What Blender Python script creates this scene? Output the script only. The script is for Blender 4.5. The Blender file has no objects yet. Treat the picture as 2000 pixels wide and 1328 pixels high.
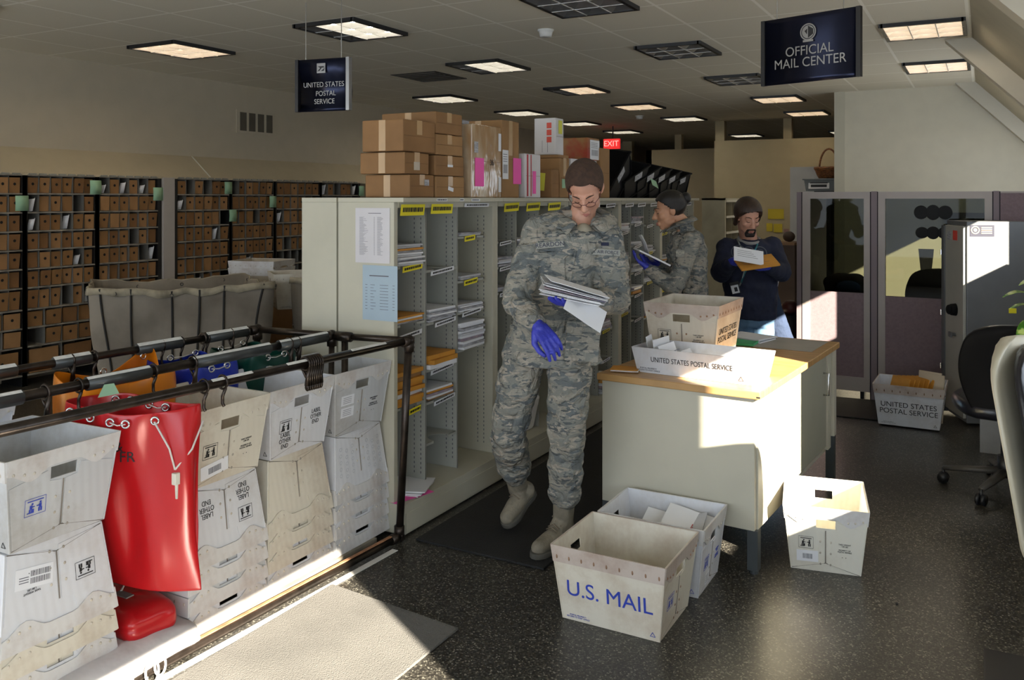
import bpy, bmesh, math, random
from math import sin, cos, pi, radians, sqrt
from mathutils import Vector, Matrix, Euler
R = random.Random(7)
SC = bpy.context.scene
COL = SC.collection

# ---------------------------------------------------------------- camera
EYE = 1.6
ANG = radians(28.6)
cam = bpy.data.cameras.new('camera')
cam.sensor_width = 36.0
cam.lens = 36.0 * 1689.0 / 2000.0
cam.shift_y = -276.0 / 2000.0
cam.clip_start = 0.05
cam.clip_end = 200
camo = bpy.data.objects.new('camera', cam)
camo.location = (0, 0, EYE)
camo.rotation_euler = (radians(90), 0, ANG)
COL.objects.link(camo)
SC.camera = camo

# ---------------------------------------------------------------- sky, sun, exposure
w = bpy.data.worlds.new('sky')
SC.world = w
w.use_nodes = True
bg = w.node_tree.nodes['Background']
bg.inputs[0].default_value = (0.78, 0.88, 1.0, 1)
bg.inputs[1].default_value = 4.6
sl = bpy.data.lights.new('sun', 'SUN')
sl.energy = 42.0
sl.angle = radians(0.6)
sl.color = (1.0, 0.90, 0.74)
so = bpy.data.objects.new('sun', sl)
so.location = (9, -5, 6)
so.rotation_euler = Vector((-0.865, 0.502, -0.484)).to_track_quat('-Z', 'Y').to_euler()
COL.objects.link(so)
SC.view_settings.view_transform = 'Standard'
SC.view_settings.look = 'None'
SC.view_settings.exposure = 0.0
SC.view_settings.gamma = 1.0
SC.view_settings.use_curve_mapping = False
LAMP = 34.0      # emission of the fluorescent diffusers

# ---------------------------------------------------------------- helpers
def ray(px):
    u = (px - 1000) / 1689.0
    return (-sin(ANG) + u * cos(ANG), cos(ANG) + u * sin(ANG))
def ax(px, X):          # where the sight line through column px meets the plane x = X  -> y
    q = ray(px); return X / q[0] * q[1]
def ay(px, Y):
    q = ray(px); return Y / q[1] * q[0]
def att(px, py, t):
    q = ray(px); return Vector((t * q[0], t * q[1], EYE + (388 - py) / 1689.0 * t))
def axz(px, py, X):     # point on plane x = X
    q = ray(px); t = X / q[0]; return Vector((X, t * q[1], EYE + (388 - py) / 1689.0 * t))
def ayz(px, py, Y):
    q = ray(px); t = Y / q[1]; return Vector((t * q[0], Y, EYE + (388 - py) / 1689.0 * t))

MATS = {}
def pm(name, col, rough=0.55, metal=0.0, var=0.12, scale=6.0, bump=0.0, bscale=60.0, spec=0.5, emit=None, es=0.0, col2=None, stretch=None):
    """procedural principled material: base colour broken up by noise"""
    if name in MATS: return MATS[name]
    m = bpy.data.materials.new(name); m.use_nodes = True
    nt = m.node_tree; b = nt.nodes['Principled BSDF']
    b.inputs['Roughness'].default_value = rough
    b.inputs['Metallic'].default_value = metal
    b.inputs['Specular IOR Level'].default_value = spec
    tc = nt.nodes.new('ShaderNodeTexCoord')
    mp = nt.nodes.new('ShaderNodeMapping')
    if stretch: mp.inputs['Scale'].default_value = stretch
    nt.links.new(tc.outputs['Object'], mp.inputs[0])
    n = nt.nodes.new('ShaderNodeTexNoise'); n.inputs['Scale'].default_value = scale
    n.inputs['Detail'].default_value = 4
    nt.links.new(mp.outputs[0], n.inputs['Vector'])
    mx = nt.nodes.new('ShaderNodeMix'); mx.data_type = 'RGBA'
    c = tuple(col); c2 = tuple(col2) if col2 else tuple(x * (1 - var * 1.6) for x in c)
    mx.inputs[6].default_value = (*c, 1); mx.inputs[7].default_value = (*c2, 1)
    mr = nt.nodes.new('ShaderNodeMapRange')
    mr.inputs[1].default_value = 0.38; mr.inputs[2].default_value = 0.68
    nt.links.new(n.outputs['Fac'], mr.inputs[0]); nt.links.new(mr.outputs[0], mx.inputs[0])
    nt.links.new(mx.outputs[2], b.inputs['Base Color'])
    if bump:
        n2 = nt.nodes.new('ShaderNodeTexNoise'); n2.inputs['Scale'].default_value = bscale
        nt.links.new(mp.outputs[0], n2.inputs['Vector'])
        bp = nt.nodes.new('ShaderNodeBump'); bp.inputs['Strength'].default_value = bump
        bp.inputs['Distance'].default_value = 0.01
        nt.links.new(n2.outputs['Fac'], bp.inputs['Height']); nt.links.new(bp.outputs[0], b.inputs['Normal'])
    if emit:
        b.inputs['Emission Color'].default_value = (*emit, 1); b.inputs['Emission Strength'].default_value = es
    MATS[name] = m
    return m

def frame(o, r, u):
    r = Vector(r).normalized(); u = Vector(u); u = (u - r * u.dot(r)).normalized(); n = r.cross(u)
    return Matrix(((r.x, u.x, n.x, o[0]), (r.y, u.y, n.y, o[1]), (r.z, u.z, n.z, o[2]), (0, 0, 0, 1)))

class MB:
    def __init__(s): s.bm = bmesh.new(); s.M = None; s.mi = 0
    def v(s, p):
        p = Vector(p)
        return s.bm.verts.new(s.M @ p if s.M else p)
    def f(s, vs):
        try:
            fc = s.bm.faces.new(vs); fc.material_index = s.mi; return fc
        except ValueError: return None
    def poly(s, pts): return s.f([s.v(p) for p in pts])
    def box(s, x0, x1, y0, y1, z0, z1):
        c = [(x, y, z) for z in (z0, z1) for x, y in ((x0, y0), (x1, y0), (x1, y1), (x0, y1))]
        vs = [s.v(p) for p in c]
        for q in ((3, 2, 1, 0), (4, 5, 6, 7), (0, 1, 5, 4), (1, 2, 6, 5), (2, 3, 7, 6), (3, 0, 4, 7)): s.f([vs[i] for i in q])
        return s
    def cbox(s, c, d, rot=None):
        old = s.M; m = Matrix.Translation(c)
        if rot is not None: m = m @ (rot if isinstance(rot, Matrix) else Euler(rot).to_matrix()).to_4x4()
        s.M = old @ m if old else m
        s.box(-d[0] / 2, d[0] / 2, -d[1] / 2, d[1] / 2, -d[2] / 2, d[2] / 2); s.M = old
        return s
    def hexa(s, b, t):      # bottom 4 points, top 4 points
        vs = [s.v(p) for p in list(b) + list(t)]
        for q in ((3, 2, 1, 0), (4, 5, 6, 7), (0, 1, 5, 4), (1, 2, 6, 5), (2, 3, 7, 6), (3, 0, 4, 7)): s.f([vs[i] for i in q])
    def loft(s, rings, cap=True, closed=True):
        vr = [[s.v(p) for p in r] for r in rings]; n = len(vr[0])
        for a, b in zip(vr, vr[1:]):
            for i in range(n if closed else n - 1):
                j = (i + 1) % n; s.f([a[i], a[j], b[j], b[i]])
        if cap: s.f(vr[0][::-1]); s.f(vr[-1])
        return s
    def tube(s, pts, r, seg=10, cap=True):
        pts = [Vector(p) for p in pts]; rs = r if isinstance(r, (list, tuple)) else [r] * len(pts)
        rings = []; up = None
        for i, p in enumerate(pts):
            d = (pts[min(i + 1, len(pts) - 1)] - pts[max(i - 1, 0)])
            if d.length < 1e-9: d = Vector((0, 0, 1))
            d.normalize()
            if up is None: up = Vector((0, 0, 1)) if abs(d.z) < 0.9 else Vector((1, 0, 0))
            a = d.cross(up)
            if a.length < 1e-6: a = d.cross(Vector((0, 1, 0)))
            a.normalize(); b = d.cross(a).normalized(); up = -b
            rr = rs[i]; rx, ry = rr if isinstance(rr, tuple) else (rr, rr)
            rings.append([p + a * cos(2 * pi * k / seg) * rx + b * sin(2 * pi * k / seg) * ry for k in range(seg)])
        return s.loft(rings, cap)
    def cyl(s, a, b, r, r2=None, seg=14): return s.tube([a, b], [r, r if r2 is None else r2], seg)
    def ball(s, c, r, seg=16, rings=10, rot=None):
        if not isinstance(r, (tuple, list)): r = (r, r, r)
        c = Vector(c); m = (Euler(rot).to_matrix() if rot is not None and not isinstance(rot, Matrix) else rot)
        P = []
        for i in range(1, rings):
            th = pi * i / rings
            P.append([Vector((r[0] * sin(th) * cos(2 * pi * k / seg), r[1] * sin(th) * sin(2 * pi * k / seg), r[2] * cos(th))) for k in range(seg)])
        T = lambda p: c + (m @ p if m is not None else p)
        vr = [[s.v(T(p)) for p in ring] for ring in P]
        top = s.v(T(Vector((0, 0, r[2])))); bot = s.v(T(Vector((0, 0, -r[2]))))
        for a, b in zip(vr, vr[1:]):
            for i in range(seg):
                j = (i + 1) % seg; s.f([a[i], b[i], b[j], a[j]])
        for i in range(seg):
            j = (i + 1) % seg; s.f([top, vr[0][i], vr[0][j]]); s.f([bot, vr[-1][j], vr[-1][i]])
        return s
    def cap(s, a, b, ra, rb=None, n=5):      # tapered capsule
        a = Vector(a); b = Vector(b); rb = ra if rb is None else rb
        s.ball(a, ra, 14, 8); s.ball(b, rb, 14, 8); s.tube([a, b], [ra, rb], 14); return s
    def chain(s, pts, rs):
        for i in range(len(pts) - 1): s.cap(pts[i], pts[i + 1], rs[i], rs[i + 1])
        return s
    def disc(s, c, r, n, seg=12, inner=0):
        n = Vector(n).normalized(); a = n.orthogonal().normalized(); b = n.cross(a); c = Vector(c)
        o = [s.v(c + a * cos(2 * pi * k / seg) * r + b * sin(2 * pi * k / seg) * r) for k in range(seg)]
        if inner:
            i_ = [s.v(c + a * cos(2 * pi * k / seg) * inner + b * sin(2 * pi * k / seg) * inner) for k in range(seg)]
            for k in range(seg): s.f([o[k], o[(k + 1) % seg], i_[(k + 1) % seg], i_[k]])
        else: s.f(o)
        return s
    def torus(s, c, R_, r, n, seg=18, sub=8):
        n = Vector(n).normalized(); a = n.orthogonal().normalized(); b = n.cross(a); c = Vector(c)
        rings = []
        for k in range(seg):
            d = a * cos(2 * pi * k / seg) + b * sin(2 * pi * k / seg)
            rings.append([s.v(c + d * (R_ + r * cos(2 * pi * j / sub)) + n * r * sin(2 * pi * j / sub)) for j in range(sub)])
        for k in range(seg):
            A = rings[k]; B = rings[(k + 1) % seg]
            for j in range(sub): s.f([A[j], B[j], B[(j + 1) % sub], A[(j + 1) % sub]])
        return s
    def build(s, name, mats, parent=None, smooth=False, bevel=0, solid=0, sub=0, world=True, offs=-1):
        bmesh.ops.recalc_face_normals(s.bm, faces=s.bm.faces[:])
        me = bpy.data.meshes.new(name); s.bm.to_mesh(me); s.bm.free()
        if smooth: me.polygons.foreach_set('use_smooth', [True] * len(me.polygons))
        for m in (mats if isinstance(mats, (list, tuple)) else [mats]): me.materials.append(m)
        o = bpy.data.objects.new(name, me); COL.objects.link(o)
        if parent is not None:
            o.parent = parent
            if world: me.transform(wm(parent).inverted())
        if solid:
            md = o.modifiers.new('thickness', 'SOLIDIFY'); md.thickness = solid; md.offset = offs
        if sub:
            md = o.modifiers.new('sub', 'SUBSURF'); md.levels = sub; md.render_levels = sub
        if bevel:
            md = o.modifiers.new('bevel', 'BEVEL'); md.width = bevel; md.segments = 2; md.limit_method = 'ANGLE'
        return o

def wm(o):
    m = Matrix.Translation(o.location) @ o.rotation_euler.to_matrix().to_4x4()
    return wm(o.parent) @ m if o.parent else m
def tag(o, label, cat, group=None):
    o['label'] = label; o['category'] = cat
    if group: o['group'] = group
    return o
def thing(name, label, cat, loc=(0, 0, 0), rz=0, group=None):
    o = bpy.data.objects.new(name, None); COL.objects.link(o)
    o.empty_display_size = 0.05
    o.location = loc; o.rotation_euler = (0, 0, rz)
    return tag(o, label, cat, group)
def struct(o): o['kind'] = 'structure'; return o
def dup(root, loc, rot=None, label=None, group=None):
    def cp(o, par):
        c = o.copy(); COL.objects.link(c)
        if par is not None: c.parent = par
        for ch in kids.get(o.name, []): cp(ch, c)
        return c
    kids = {}
    def walk(o):
        kids[o.name] = list(o.children)
        for ch in o.children: walk(ch)
    walk(root)
    r = cp(root, None); r.location = loc
    if rot is not None: r.rotation_euler = rot if isinstance(rot, (tuple, Euler)) else (0, 0, rot)
    if label: r['label'] = label
    if group: r['group'] = group
    return r
def text(s, size, M, mat, parent, name='lettering', align='CENTER', bold=0.0, sx=1.0, world=False, space=1.0):
    cu = bpy.data.curves.new(name, 'FONT'); cu.body = s; cu.size = size; cu.align_x = align; cu.align_y = 'CENTER'
    cu.extrude = 0.0004; cu.offset = bold; cu.space_line = space
    to = bpy.data.objects.new('tmp', cu); COL.objects.link(to)
    dg = bpy.context.evaluated_depsgraph_get()
    me = bpy.data.meshes.new_from_object(to.evaluated_get(dg))
    bpy.data.objects.remove(to); bpy.data.curves.remove(cu)
    me.transform(Matrix.Diagonal((sx, 1, 1, 1))); me.transform(M)
    me.materials.clear(); me.materials.append(mat); me.name = name
    o = bpy.data.objects.new(name, me); COL.objects.link(o)
    if parent is not None:
        o.parent = parent
        if world: me.transform(wm(parent).inverted())
    return o
def remesh(mb, name, mats, parent=None, vox=0.008, smooth=6, disp=None, pick=None):
    """fuse the overlapping solids of mb into one continuous skin"""
    bm = mb.bm; bmesh.ops.recalc_face_normals(bm, faces=bm.faces[:])
    me = bpy.data.meshes.new(name); bm.to_mesh(me); bm.free()
    t = bpy.data.objects.new('tmp', me); COL.objects.link(t)
    r = t.modifiers.new('r', 'REMESH'); r.mode = 'VOXEL'; r.voxel_size = vox
    if smooth:
        sm = t.modifiers.new('s', 'SMOOTH'); sm.factor = 0.5; sm.iterations = smooth
    if disp:
        tx = bpy.data.textures.new('folds', 'CLOUDS'); tx.noise_scale = disp[1]; tx.noise_depth = 2
        d = t.modifiers.new('d', 'DISPLACE'); d.texture = tx; d.strength = disp[0]; d.mid_level = 0.5; d.texture_coords = 'LOCAL'
    dg = bpy.context.evaluated_depsgraph_get()
    out = bpy.data.meshes.new_from_object(t.evaluated_get(dg)); bpy.data.objects.remove(t)
    out.name = name; out.materials.clear()
    for m in (mats if isinstance(mats, (list, tuple)) else [mats]): out.materials.append(m)
    out.polygons.foreach_set('use_smooth', [True] * len(out.polygons))
    if pick:
        for p in out.polygons: p.material_index = pick(p.center, p.normal)
    o = bpy.data.objects.new(name, out); COL.objects.link(o)
    if parent is not None:
        o.parent = parent; out.transform(wm(parent).inverted())
    return o

# ---------------------------------------------------------------- shared materials
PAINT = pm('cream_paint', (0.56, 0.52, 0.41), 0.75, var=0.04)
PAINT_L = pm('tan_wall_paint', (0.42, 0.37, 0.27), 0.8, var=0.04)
BLACK = pm('black_ink', (0.01, 0.01, 0.012), 0.5)
BLUEINK = pm('blue_ink', (0.03, 0.06, 0.42), 0.5)
GREYINK = pm('grey_ink', (0.12, 0.12, 0.14), 0.6)
PAPER = pm('white_paper', (0.72, 0.73, 0.76), 0.6, var=0.03)
PAPER2 = pm('grey_newsprint', (0.42, 0.42, 0.45), 0.7, var=0.35, scale=25, stretch=(1, 1, 6))
MANILA = pm('kraft_envelope', (0.60, 0.27, 0.035), 0.6, var=0.12)
YELLOW = pm('yellow_tag', (0.80, 0.70, 0.02), 0.6, var=0.04)
PINK = pm('pink_note', (0.85, 0.10, 0.42), 0.6, var=0.04)
YNOTE = pm('yellow_note', (0.72, 0.70, 0.08), 0.6, var=0.04)
GNOTE = pm('pale_green_note', (0.32, 0.52, 0.33), 0.7, var=0.05)
CARD = pm('brown_cardboard', (0.26, 0.135, 0.052), 0.8, var=0.12, scale=5)
CARD2 = pm('light_cardboard', (0.32, 0.175, 0.07), 0.8, var=0.12, scale=5)
TAPE = pm('packing_tape', (0.46, 0.29, 0.14), 0.25, var=0.1)
STEEL = pm('cabinet_steel', (0.46, 0.44, 0.35), 0.5, var=0.04)
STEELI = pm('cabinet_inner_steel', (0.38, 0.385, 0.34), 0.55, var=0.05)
DARK = pm('dark_plastic', (0.012, 0.012, 0.014), 0.45)
WHITEP = pm('white_plastic', (0.72, 0.71, 0.68), 0.5, var=0.05)
CHROME = pm('chrome', (0.6, 0.6, 0.6), 0.25, 1.0, var=0.05)
BLUEGLOVE = pm('blue_nitrile', (0.035, 0.045, 0.42), 0.45, var=0.15, scale=30, bump=0.25, bscale=120)
# ================================================================ ROOM
H = 2.9
def floor_mat():
    m = bpy.data.materials.new('speckled_floor'); m.use_nodes = True; nt = m.node_tree; b = nt.nodes['Principled BSDF']
    tc = nt.nodes.new('ShaderNodeTexCoord')
    v = nt.nodes.new('ShaderNodeTexVoronoi'); v.inputs['Scale'].default_value = 185; v.inputs['Randomness'].default_value = 1
    nt.links.new(tc.outputs['Object'], v.inputs['Vector'])
    sep = nt.nodes.new('ShaderNodeSeparateColor'); nt.links.new(v.outputs['Color'], sep.inputs[0])
    cr = nt.nodes.new('ShaderNodeValToRGB'); cr.color_ramp.interpolation = 'CONSTANT'
    e = cr.color_ramp.elements; e[0].color = (0.019, 0.0175, 0.015, 1); e[1].position = 0.56; e[1].color = (0.046, 0.042, 0.034, 1)
    x = e.new(0.80); x.color = (0.085, 0.08, 0.066, 1); x = e.new(0.94); x.color = (0.20, 0.19, 0.155, 1)
    nt.links.new(sep.outputs[0], cr.inputs[0]); nt.links.new(cr.outputs[0], b.inputs['Base Color'])
    n = nt.nodes.new('ShaderNodeTexNoise'); n.inputs['Scale'].default_value = 1.5
    nt.links.new(tc.outputs['Object'], n.inputs['Vector'])
    mr = nt.nodes.new('ShaderNodeMapRange'); mr.inputs[3].default_value = 0.26; mr.inputs[4].default_value = 0.42
    nt.links.new(n.outputs['Fac'], mr.inputs[0]); nt.links.new(mr.outputs[0], b.inputs['Roughness'])
    return m
def tile_mat():
    m = bpy.data.materials.new('acoustic_ceiling_tiles'); m.use_nodes = True; nt = m.node_tree; b = nt.nodes['Principled BSDF']
    b.inputs['Roughness'].default_value = 0.9
    tc = nt.nodes.new('ShaderNodeTexCoord'); sp = nt.nodes.new('ShaderNodeSeparateXYZ')
    nt.links.new(tc.outputs['Object'], sp.inputs[0])
    def line(out, off, pitch, wd):
        a = nt.nodes.new('ShaderNodeMath'); a.operation = 'SUBTRACT'; a.inputs[1].default_value = off; nt.links.new(out, a.inputs[0])
        d = nt.nodes.new('ShaderNodeMath'); d.operation = 'DIVIDE'; d.inputs[1].default_value = pitch; nt.links.new(a.outputs[0], d.inputs[0])
        f = nt.nodes.new('ShaderNodeMath'); f.operation = 'FRACT'; nt.links.new(d.outputs[0], f.inputs[0])
        g = nt.nodes.new('ShaderNodeMath'); g.operation = 'PINGPONG'; g.inputs[1].default_value = 0.5; nt.links.new(f.outputs[0], g.inputs[0])
        l = nt.nodes.new('ShaderNodeMath'); l.operation = 'LESS_THAN'; l.inputs[1].default_value = wd / pitch; nt.links.new(g.outputs[0], l.inputs[0])
        return l.outputs[0]
    lx = line(sp.outputs[0], -0.10, 0.6133, 0.011); ly = line(sp.outputs[1], 4.87, 0.697, 0.011)
    mx = nt.nodes.new('ShaderNodeMath'); mx.operation = 'MAXIMUM'; nt.links.new(lx, mx.inputs[0]); nt.links.new(ly, mx.inputs[1])
    n = nt.nodes.new('ShaderNodeTexNoise'); n.inputs['Scale'].default_value = 90; nt.links.new(tc.outputs['Object'], n.inputs['Vector'])
    c1 = nt.nodes.new('ShaderNodeMix'); c1.data_type = 'RGBA'; c1.inputs[6].default_value = (0.70, 0.65, 0.53, 1); c1.inputs[7].default_value = (0.76, 0.71, 0.59, 1)
    nt.links.new(n.outputs['Fac'], c1.inputs[0])
    c2 = nt.nodes.new('ShaderNodeMix'); c2.data_type = 'RGBA'; c2.inputs[7].default_value = (0.90, 0.86, 0.76, 1)
    nt.links.new(c1.outputs[2], c2.inputs[6]); nt.links.new(mx.outputs[0], c2.inputs[0]); nt.links.new(c2.outputs[2], b.inputs['Base Color'])
    bp = nt.nodes.new('ShaderNodeBump'); bp.inputs['Strength'].default_value = 0.6; bp.inputs['Distance'].default_value = 0.006
    nt.links.new(mx.outputs[0], bp.inputs['Height']); nt.links.new(bp.outputs[0], b.inputs['Normal'])
    return m
XL, YB, YF = -7.46, -3.0, 22.0
m = MB(); m.box(-12, 1.0, YB, YF, -0.1, 0); struct(m.build('floor', floor_mat()))
m = MB(); m.box(-12, -0.07, YB, YF, H, H + 0.1); struct(m.build('ceiling', tile_mat()))
# left wall: bulkhead, sloped ledge and the recess the letter cases stand in
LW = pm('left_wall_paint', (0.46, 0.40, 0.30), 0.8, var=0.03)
m = MB()
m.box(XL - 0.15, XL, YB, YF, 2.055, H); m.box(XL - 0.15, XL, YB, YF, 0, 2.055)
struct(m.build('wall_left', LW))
m = MB(); m.loft([[(XL, y, 2.055), (-7.17, y, 1.822), (-7.17, y, 1.80), (XL, y, 1.80)] for y in (YB, YF)])
struct(m.build('trim_1', pm('ledge_paint', (0.52, 0.44, 0.30), 0.8, var=0.03)))
m = MB(); a = Vector((XL + 0.005, 6.50, 2.053)); b_ = Vector((-7.17, 6.50, 1.824)); m.tube([a, b_], 0.008, 6)
struct(m.build('trim_2', PAINT))
# sloping part of the roof on the window side
SLM = pm('slope_paint', (0.50, 0.46, 0.35), 0.8, var=0.04)
m = MB(); m.loft([[(-0.08, y, H), (0.80, y, 2.0), (0.86, y, 2.06), (-0.02, y, H + 0.06)] for y in (YB, YF)])
struct(m.build('ceiling_slope', SLM))
for i, yb in enumerate((4.85, 8.0, 11.0)):
    m = MB(); w_ = 0.20
    m.loft([[(-0.28, y, H - 0.0), (0.80, y, 1.80), (0.86, y, 1.98), (-0.04, y, H + 0.02)] for y in (yb - w_ / 2, yb + w_ / 2)])
    struct(m.build('trim_%d' % (3 + i), pm('beam_paint', (0.60, 0.57, 0.48), 0.7, var=0.03)))
# unseen right wall; window openings placed and sized to shape the sun beams.  each window: from y0 to y1, sill z, head z
XR = 0.8
def py_(p): return (p - 0.502 * XR) / 0.865
sun_openings = [(py_(-2.6), py_(1.32), 0.75, 1.93), (py_(2.65), py_(2.79), 1.43, 1.95), (py_(2.79), py_(3.50), 1.0, 1.95),  # narrow second opening: high sill stands in for an unseen blocker
        (py_(4.55), py_(6.10), 1.50, 1.95), (py_(7.6), py_(9.55), 1.3, 1.98)]
m = MB(); y = YB
for (a, b_, s_, h_) in sun_openings:
    if a > y: m.box(XR, XR + 0.08, y, a, 0, 2.06)
    m.box(XR, XR + 0.08, a, b_, 0, s_); m.box(XR, XR + 0.08, a, b_, h_, 2.06); y = b_
m.box(XR, XR + 0.08, y, YF, 0, 2.06)
struct(m.build('wall_right', PAINT))
for i, (a, b_, s_, h_) in enumerate(sun_openings):
    m = MB()
    if b_ - a > 0.3:
        for (q0, q1, r0, r1) in ((a, b_, s_ - 0.03, s_), (a, b_, h_, h_ + 0.03)): m.box(XR - 0.02, XR + 0.0, q0, q1, r0, r1)
    else: m.box(XR - 0.03, XR, a, b_, s_ - 0.03, s_)
    struct(m.build('window_%d' % (i + 1), WHITEP))
# unseen wall behind the photographer, wide windows put in for sky fill
m = MB(); m.box(-12, 1, YB - 0.1, YB, 0, 0.5); m.box(-12, 1, YB - 0.1, YB, 2.7, H)
for x in (-12, -9.6, -7.2, -4.9, -2.6, -0.4): m.box(x, x + 0.12, YB - 0.1, YB, 0.5, 2.7)
struct(m.build('wall_behind', PAINT))
# tall partition on the right, turned to face the hall
m = MB(); m.box(-1.575, 1.0, 11.17, 11.30, 0, H); struct(m.build('wall_partition_right', pm('partition_paint', (0.66, 0.62, 0.50), 0.8, var=0.03)))
m = MB(); m.box(-1.60, -1.48, 11.155, 11.31, 0, H); struct(m.build('trim_9', pm('corner_bead', (0.56, 0.53, 0.42), 0.7, var=0.02)))
# low partitions in the back of the hall, open above, with posts
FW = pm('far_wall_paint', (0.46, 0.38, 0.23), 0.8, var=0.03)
m = MB()
A_, B_ = att(1395, 270, 13.9), att(1660, 272, 13.9)
def slab(mb, p, q, z0, z1, th=0.12):
    d = (q - p); d.z = 0; n = Vector((-d.y, d.x, 0)).normalized() * th
    mb.hexa([(p.x, p.y, z0), (q.x, q.y, z0), (q.x + n.x, q.y + n.y, z0), (p.x + n.x, p.y + n.y, z0)],
            [(p.x, p.y, z1), (q.x, q.y, z1), (q.x + n.x, q.y + n.y, z1), (p.x + n.x, p.y + n.y, z1)])
Yf = 14.4
x0 = ay(1395, Yf); x1 = -0.5
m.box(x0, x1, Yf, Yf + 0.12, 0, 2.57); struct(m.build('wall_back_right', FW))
m = MB()
for px, pw in ((1397, 18), (1530, 16)):
    xa = ay(px, Yf); xb = ay(px + pw, Yf); m.box(xa, xb, Yf - 0.01, Yf + 0.13, 2.57, H)
m.build('wall_back_posts', FW)['kind'] = 'structure'
Y2 = 17.0
xa, xb = ay(1262, Y2), ay(1400, Y2)
m = MB(); m.box(xa, xb, Y2, Y2 + 0.12, 0, 2.60); struct(m.build('wall_back_middle', pm('far_wall_paint_b', (0.50, 0.41, 0.25), 0.8, var=0.03)))
m = MB(); m.box(xa, xa + 0.12, Y2, YF, 0, 2.60); m.box(ay(1216, 18.5), ay(1234, 18.5), 18.5, 18.65, 0, H); m.box(ay(1318, Y2), ay(1331, Y2), Y2 - 0.01, Y2 + 0.13, 2.60, H)
struct(m.build('wall_back_side', FW))
m = MB(); m.box(-12, 1, YF, YF + 0.1, 0, H); struct(m.build('wall_back', PAINT_L))
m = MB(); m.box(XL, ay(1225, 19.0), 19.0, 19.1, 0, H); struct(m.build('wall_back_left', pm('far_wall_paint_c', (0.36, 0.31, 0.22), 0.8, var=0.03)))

# ---------------------------------------------------------------- ceiling lights
def cell_mat(name, col, es): return pm(name, (0.8, 0.8, 0.78), 0.4, emit=col, es=es, var=0.02)
WARM = cell_mat('warm_tube_glow', (1.0, 0.70, 0.42), 0.62); COOL = cell_mat('cool_tube_glow', (1.0, 0.88, 0.66), 0.6)
HOTW = cell_mat('warm_tube', (1.0, 0.84, 0.62), LAMP); HOTC = cell_mat('cool_tube', (1.0, 0.94, 0.82), LAMP)
OFFC = pm('parabolic_louver', (0.50, 0.52, 0.56), 0.30, 0.85, var=0.1); LOUV = pm('louver_edge', (0.75, 0.74, 0.70), 0.5, var=0.03)
HOTS = {'warm_tube_glow': HOTW, 'cool_tube_glow': HOTC, 'parabolic_louver': OFFC}
def ceiling_light(x, y, lit, label, group):
    w2, l2 = 0.275, 0.32
    t = thing('ceiling_light', label, 'ceiling light', (x, y, H), 0, group)
    f = MB()
    for s in (-1, 1):
        f.box(s * w2 - 0.014, s * w2 + 0.014, -l2 - 0.014, l2 + 0.014, -0.028, 0.0); f.box(-w2, w2, s * l2 - 0.014, s * l2 + 0.014, -0.028, 0.0)
    f.build('frame', DARK, t, world=False)
    g = MB()
    for k in (-1, 1):
        g.box(k * w2 / 3 - 0.004, k * w2 / 3 + 0.004, -l2, l2, -0.028, -0.002); g.box(-w2, w2, k * l2 / 3 - 0.004, k * l2 / 3 + 0.004, -0.028, -0.002)
    g.build('louver', LOUV, t, world=False)
    for i in range(3):
        for j in range(3):
            mt = lit(i, j)
            c = MB(); cx = (i - 1) * w2 * 2 / 3; cy = (j - 1) * l2 * 2 / 3; a, b = w2 / 3 - 0.004, l2 / 3 - 0.004
            top = [(cx - a * 0.34, cy - b * 0.34, -0.002), (cx + a * 0.34, cy - b * 0.34, -0.002), (cx + a * 0.34, cy + b * 0.34, -0.002), (cx - a * 0.34, cy + b * 0.34, -0.002)]
            bot = [(cx - a, cy - b, -0.026), (cx + a, cy - b, -0.026), (cx + a, cy + b, -0.026), (cx - a, cy + b, -0.026)]
            c.loft([bot, top], cap=False); c.mi = 1; c.f([c.v(p) for p in top])
            c.build('cell', [mt, HOTS[mt.name]], t, world=False)
    return t
XS = [-6.10, -4.24, -2.33, -0.40]
def allw(i, j): return WARM
def allc(i, j): return COOL
def off(i, j): return OFFC
def part(i, j): return OFFC if i == 0 else COOL
def partw(i, j): return OFFC if i == 0 else WARM
cell_y = lambda k: 5.215 + 2.09 * k
LL = [(0, 0, allw, 'warm lit square ceiling light nearest the left wall'),
      (1, 0, part, 'large ceiling light with three dark cells, above the postal service sign'),
      (2, 0, off, 'large unlit louvred ceiling light at the top edge, nearest the camera'),
      (1, 1, part, 'half lit ceiling light between the smoke detector and the stacked boxes'),
      (2, 1, off, 'unlit louvred ceiling light left of the official mail center sign'),
      (3, 1, allw, 'warm lit ceiling light right of the official mail center sign, upper of two'),
      (0, 2, allc, 'lit ceiling light directly above the stacked brown cartons'),
      (1, 2, partw, 'warm ceiling light above the dark haired man, partly dark on its left'),
      (2, 2, off, 'unlit ceiling light half hidden behind the official mail center sign'),
      (3, 2, allw, 'warm lit ceiling light right of the official mail center sign, lower of two'),
      (0, 3, allc, 'small lit ceiling light left of the tall white parcel'),
      (1, 3, allw, 'warm ceiling light right of and above the tall white parcel'),
      (2, 3, allw, 'lit ceiling light just below the official mail center sign'),
      (0, 4, allc, 'thin lit ceiling light just above the leaf printed carton'),
      (1, 4, allc, 'small lit ceiling light left of the first back wall post'),
      (2, 4, allw, 'warm ceiling light touching the edge of the tall white partition'),
      (0, 5, allc, 'faint far ceiling light above the red exit sign'),
      (2, 6, allc, 'far ceiling light framed between the two back wall posts'),
      (1, 6, allc, 'tiny ceiling light at the very back of the hall'),
      (0, -1, allw, 'ceiling light cut by the top left corner')]
for (i, k, fn, lb) in LL:
    ceiling_light(XS[i], cell_y(k), fn, lb, None)
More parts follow.
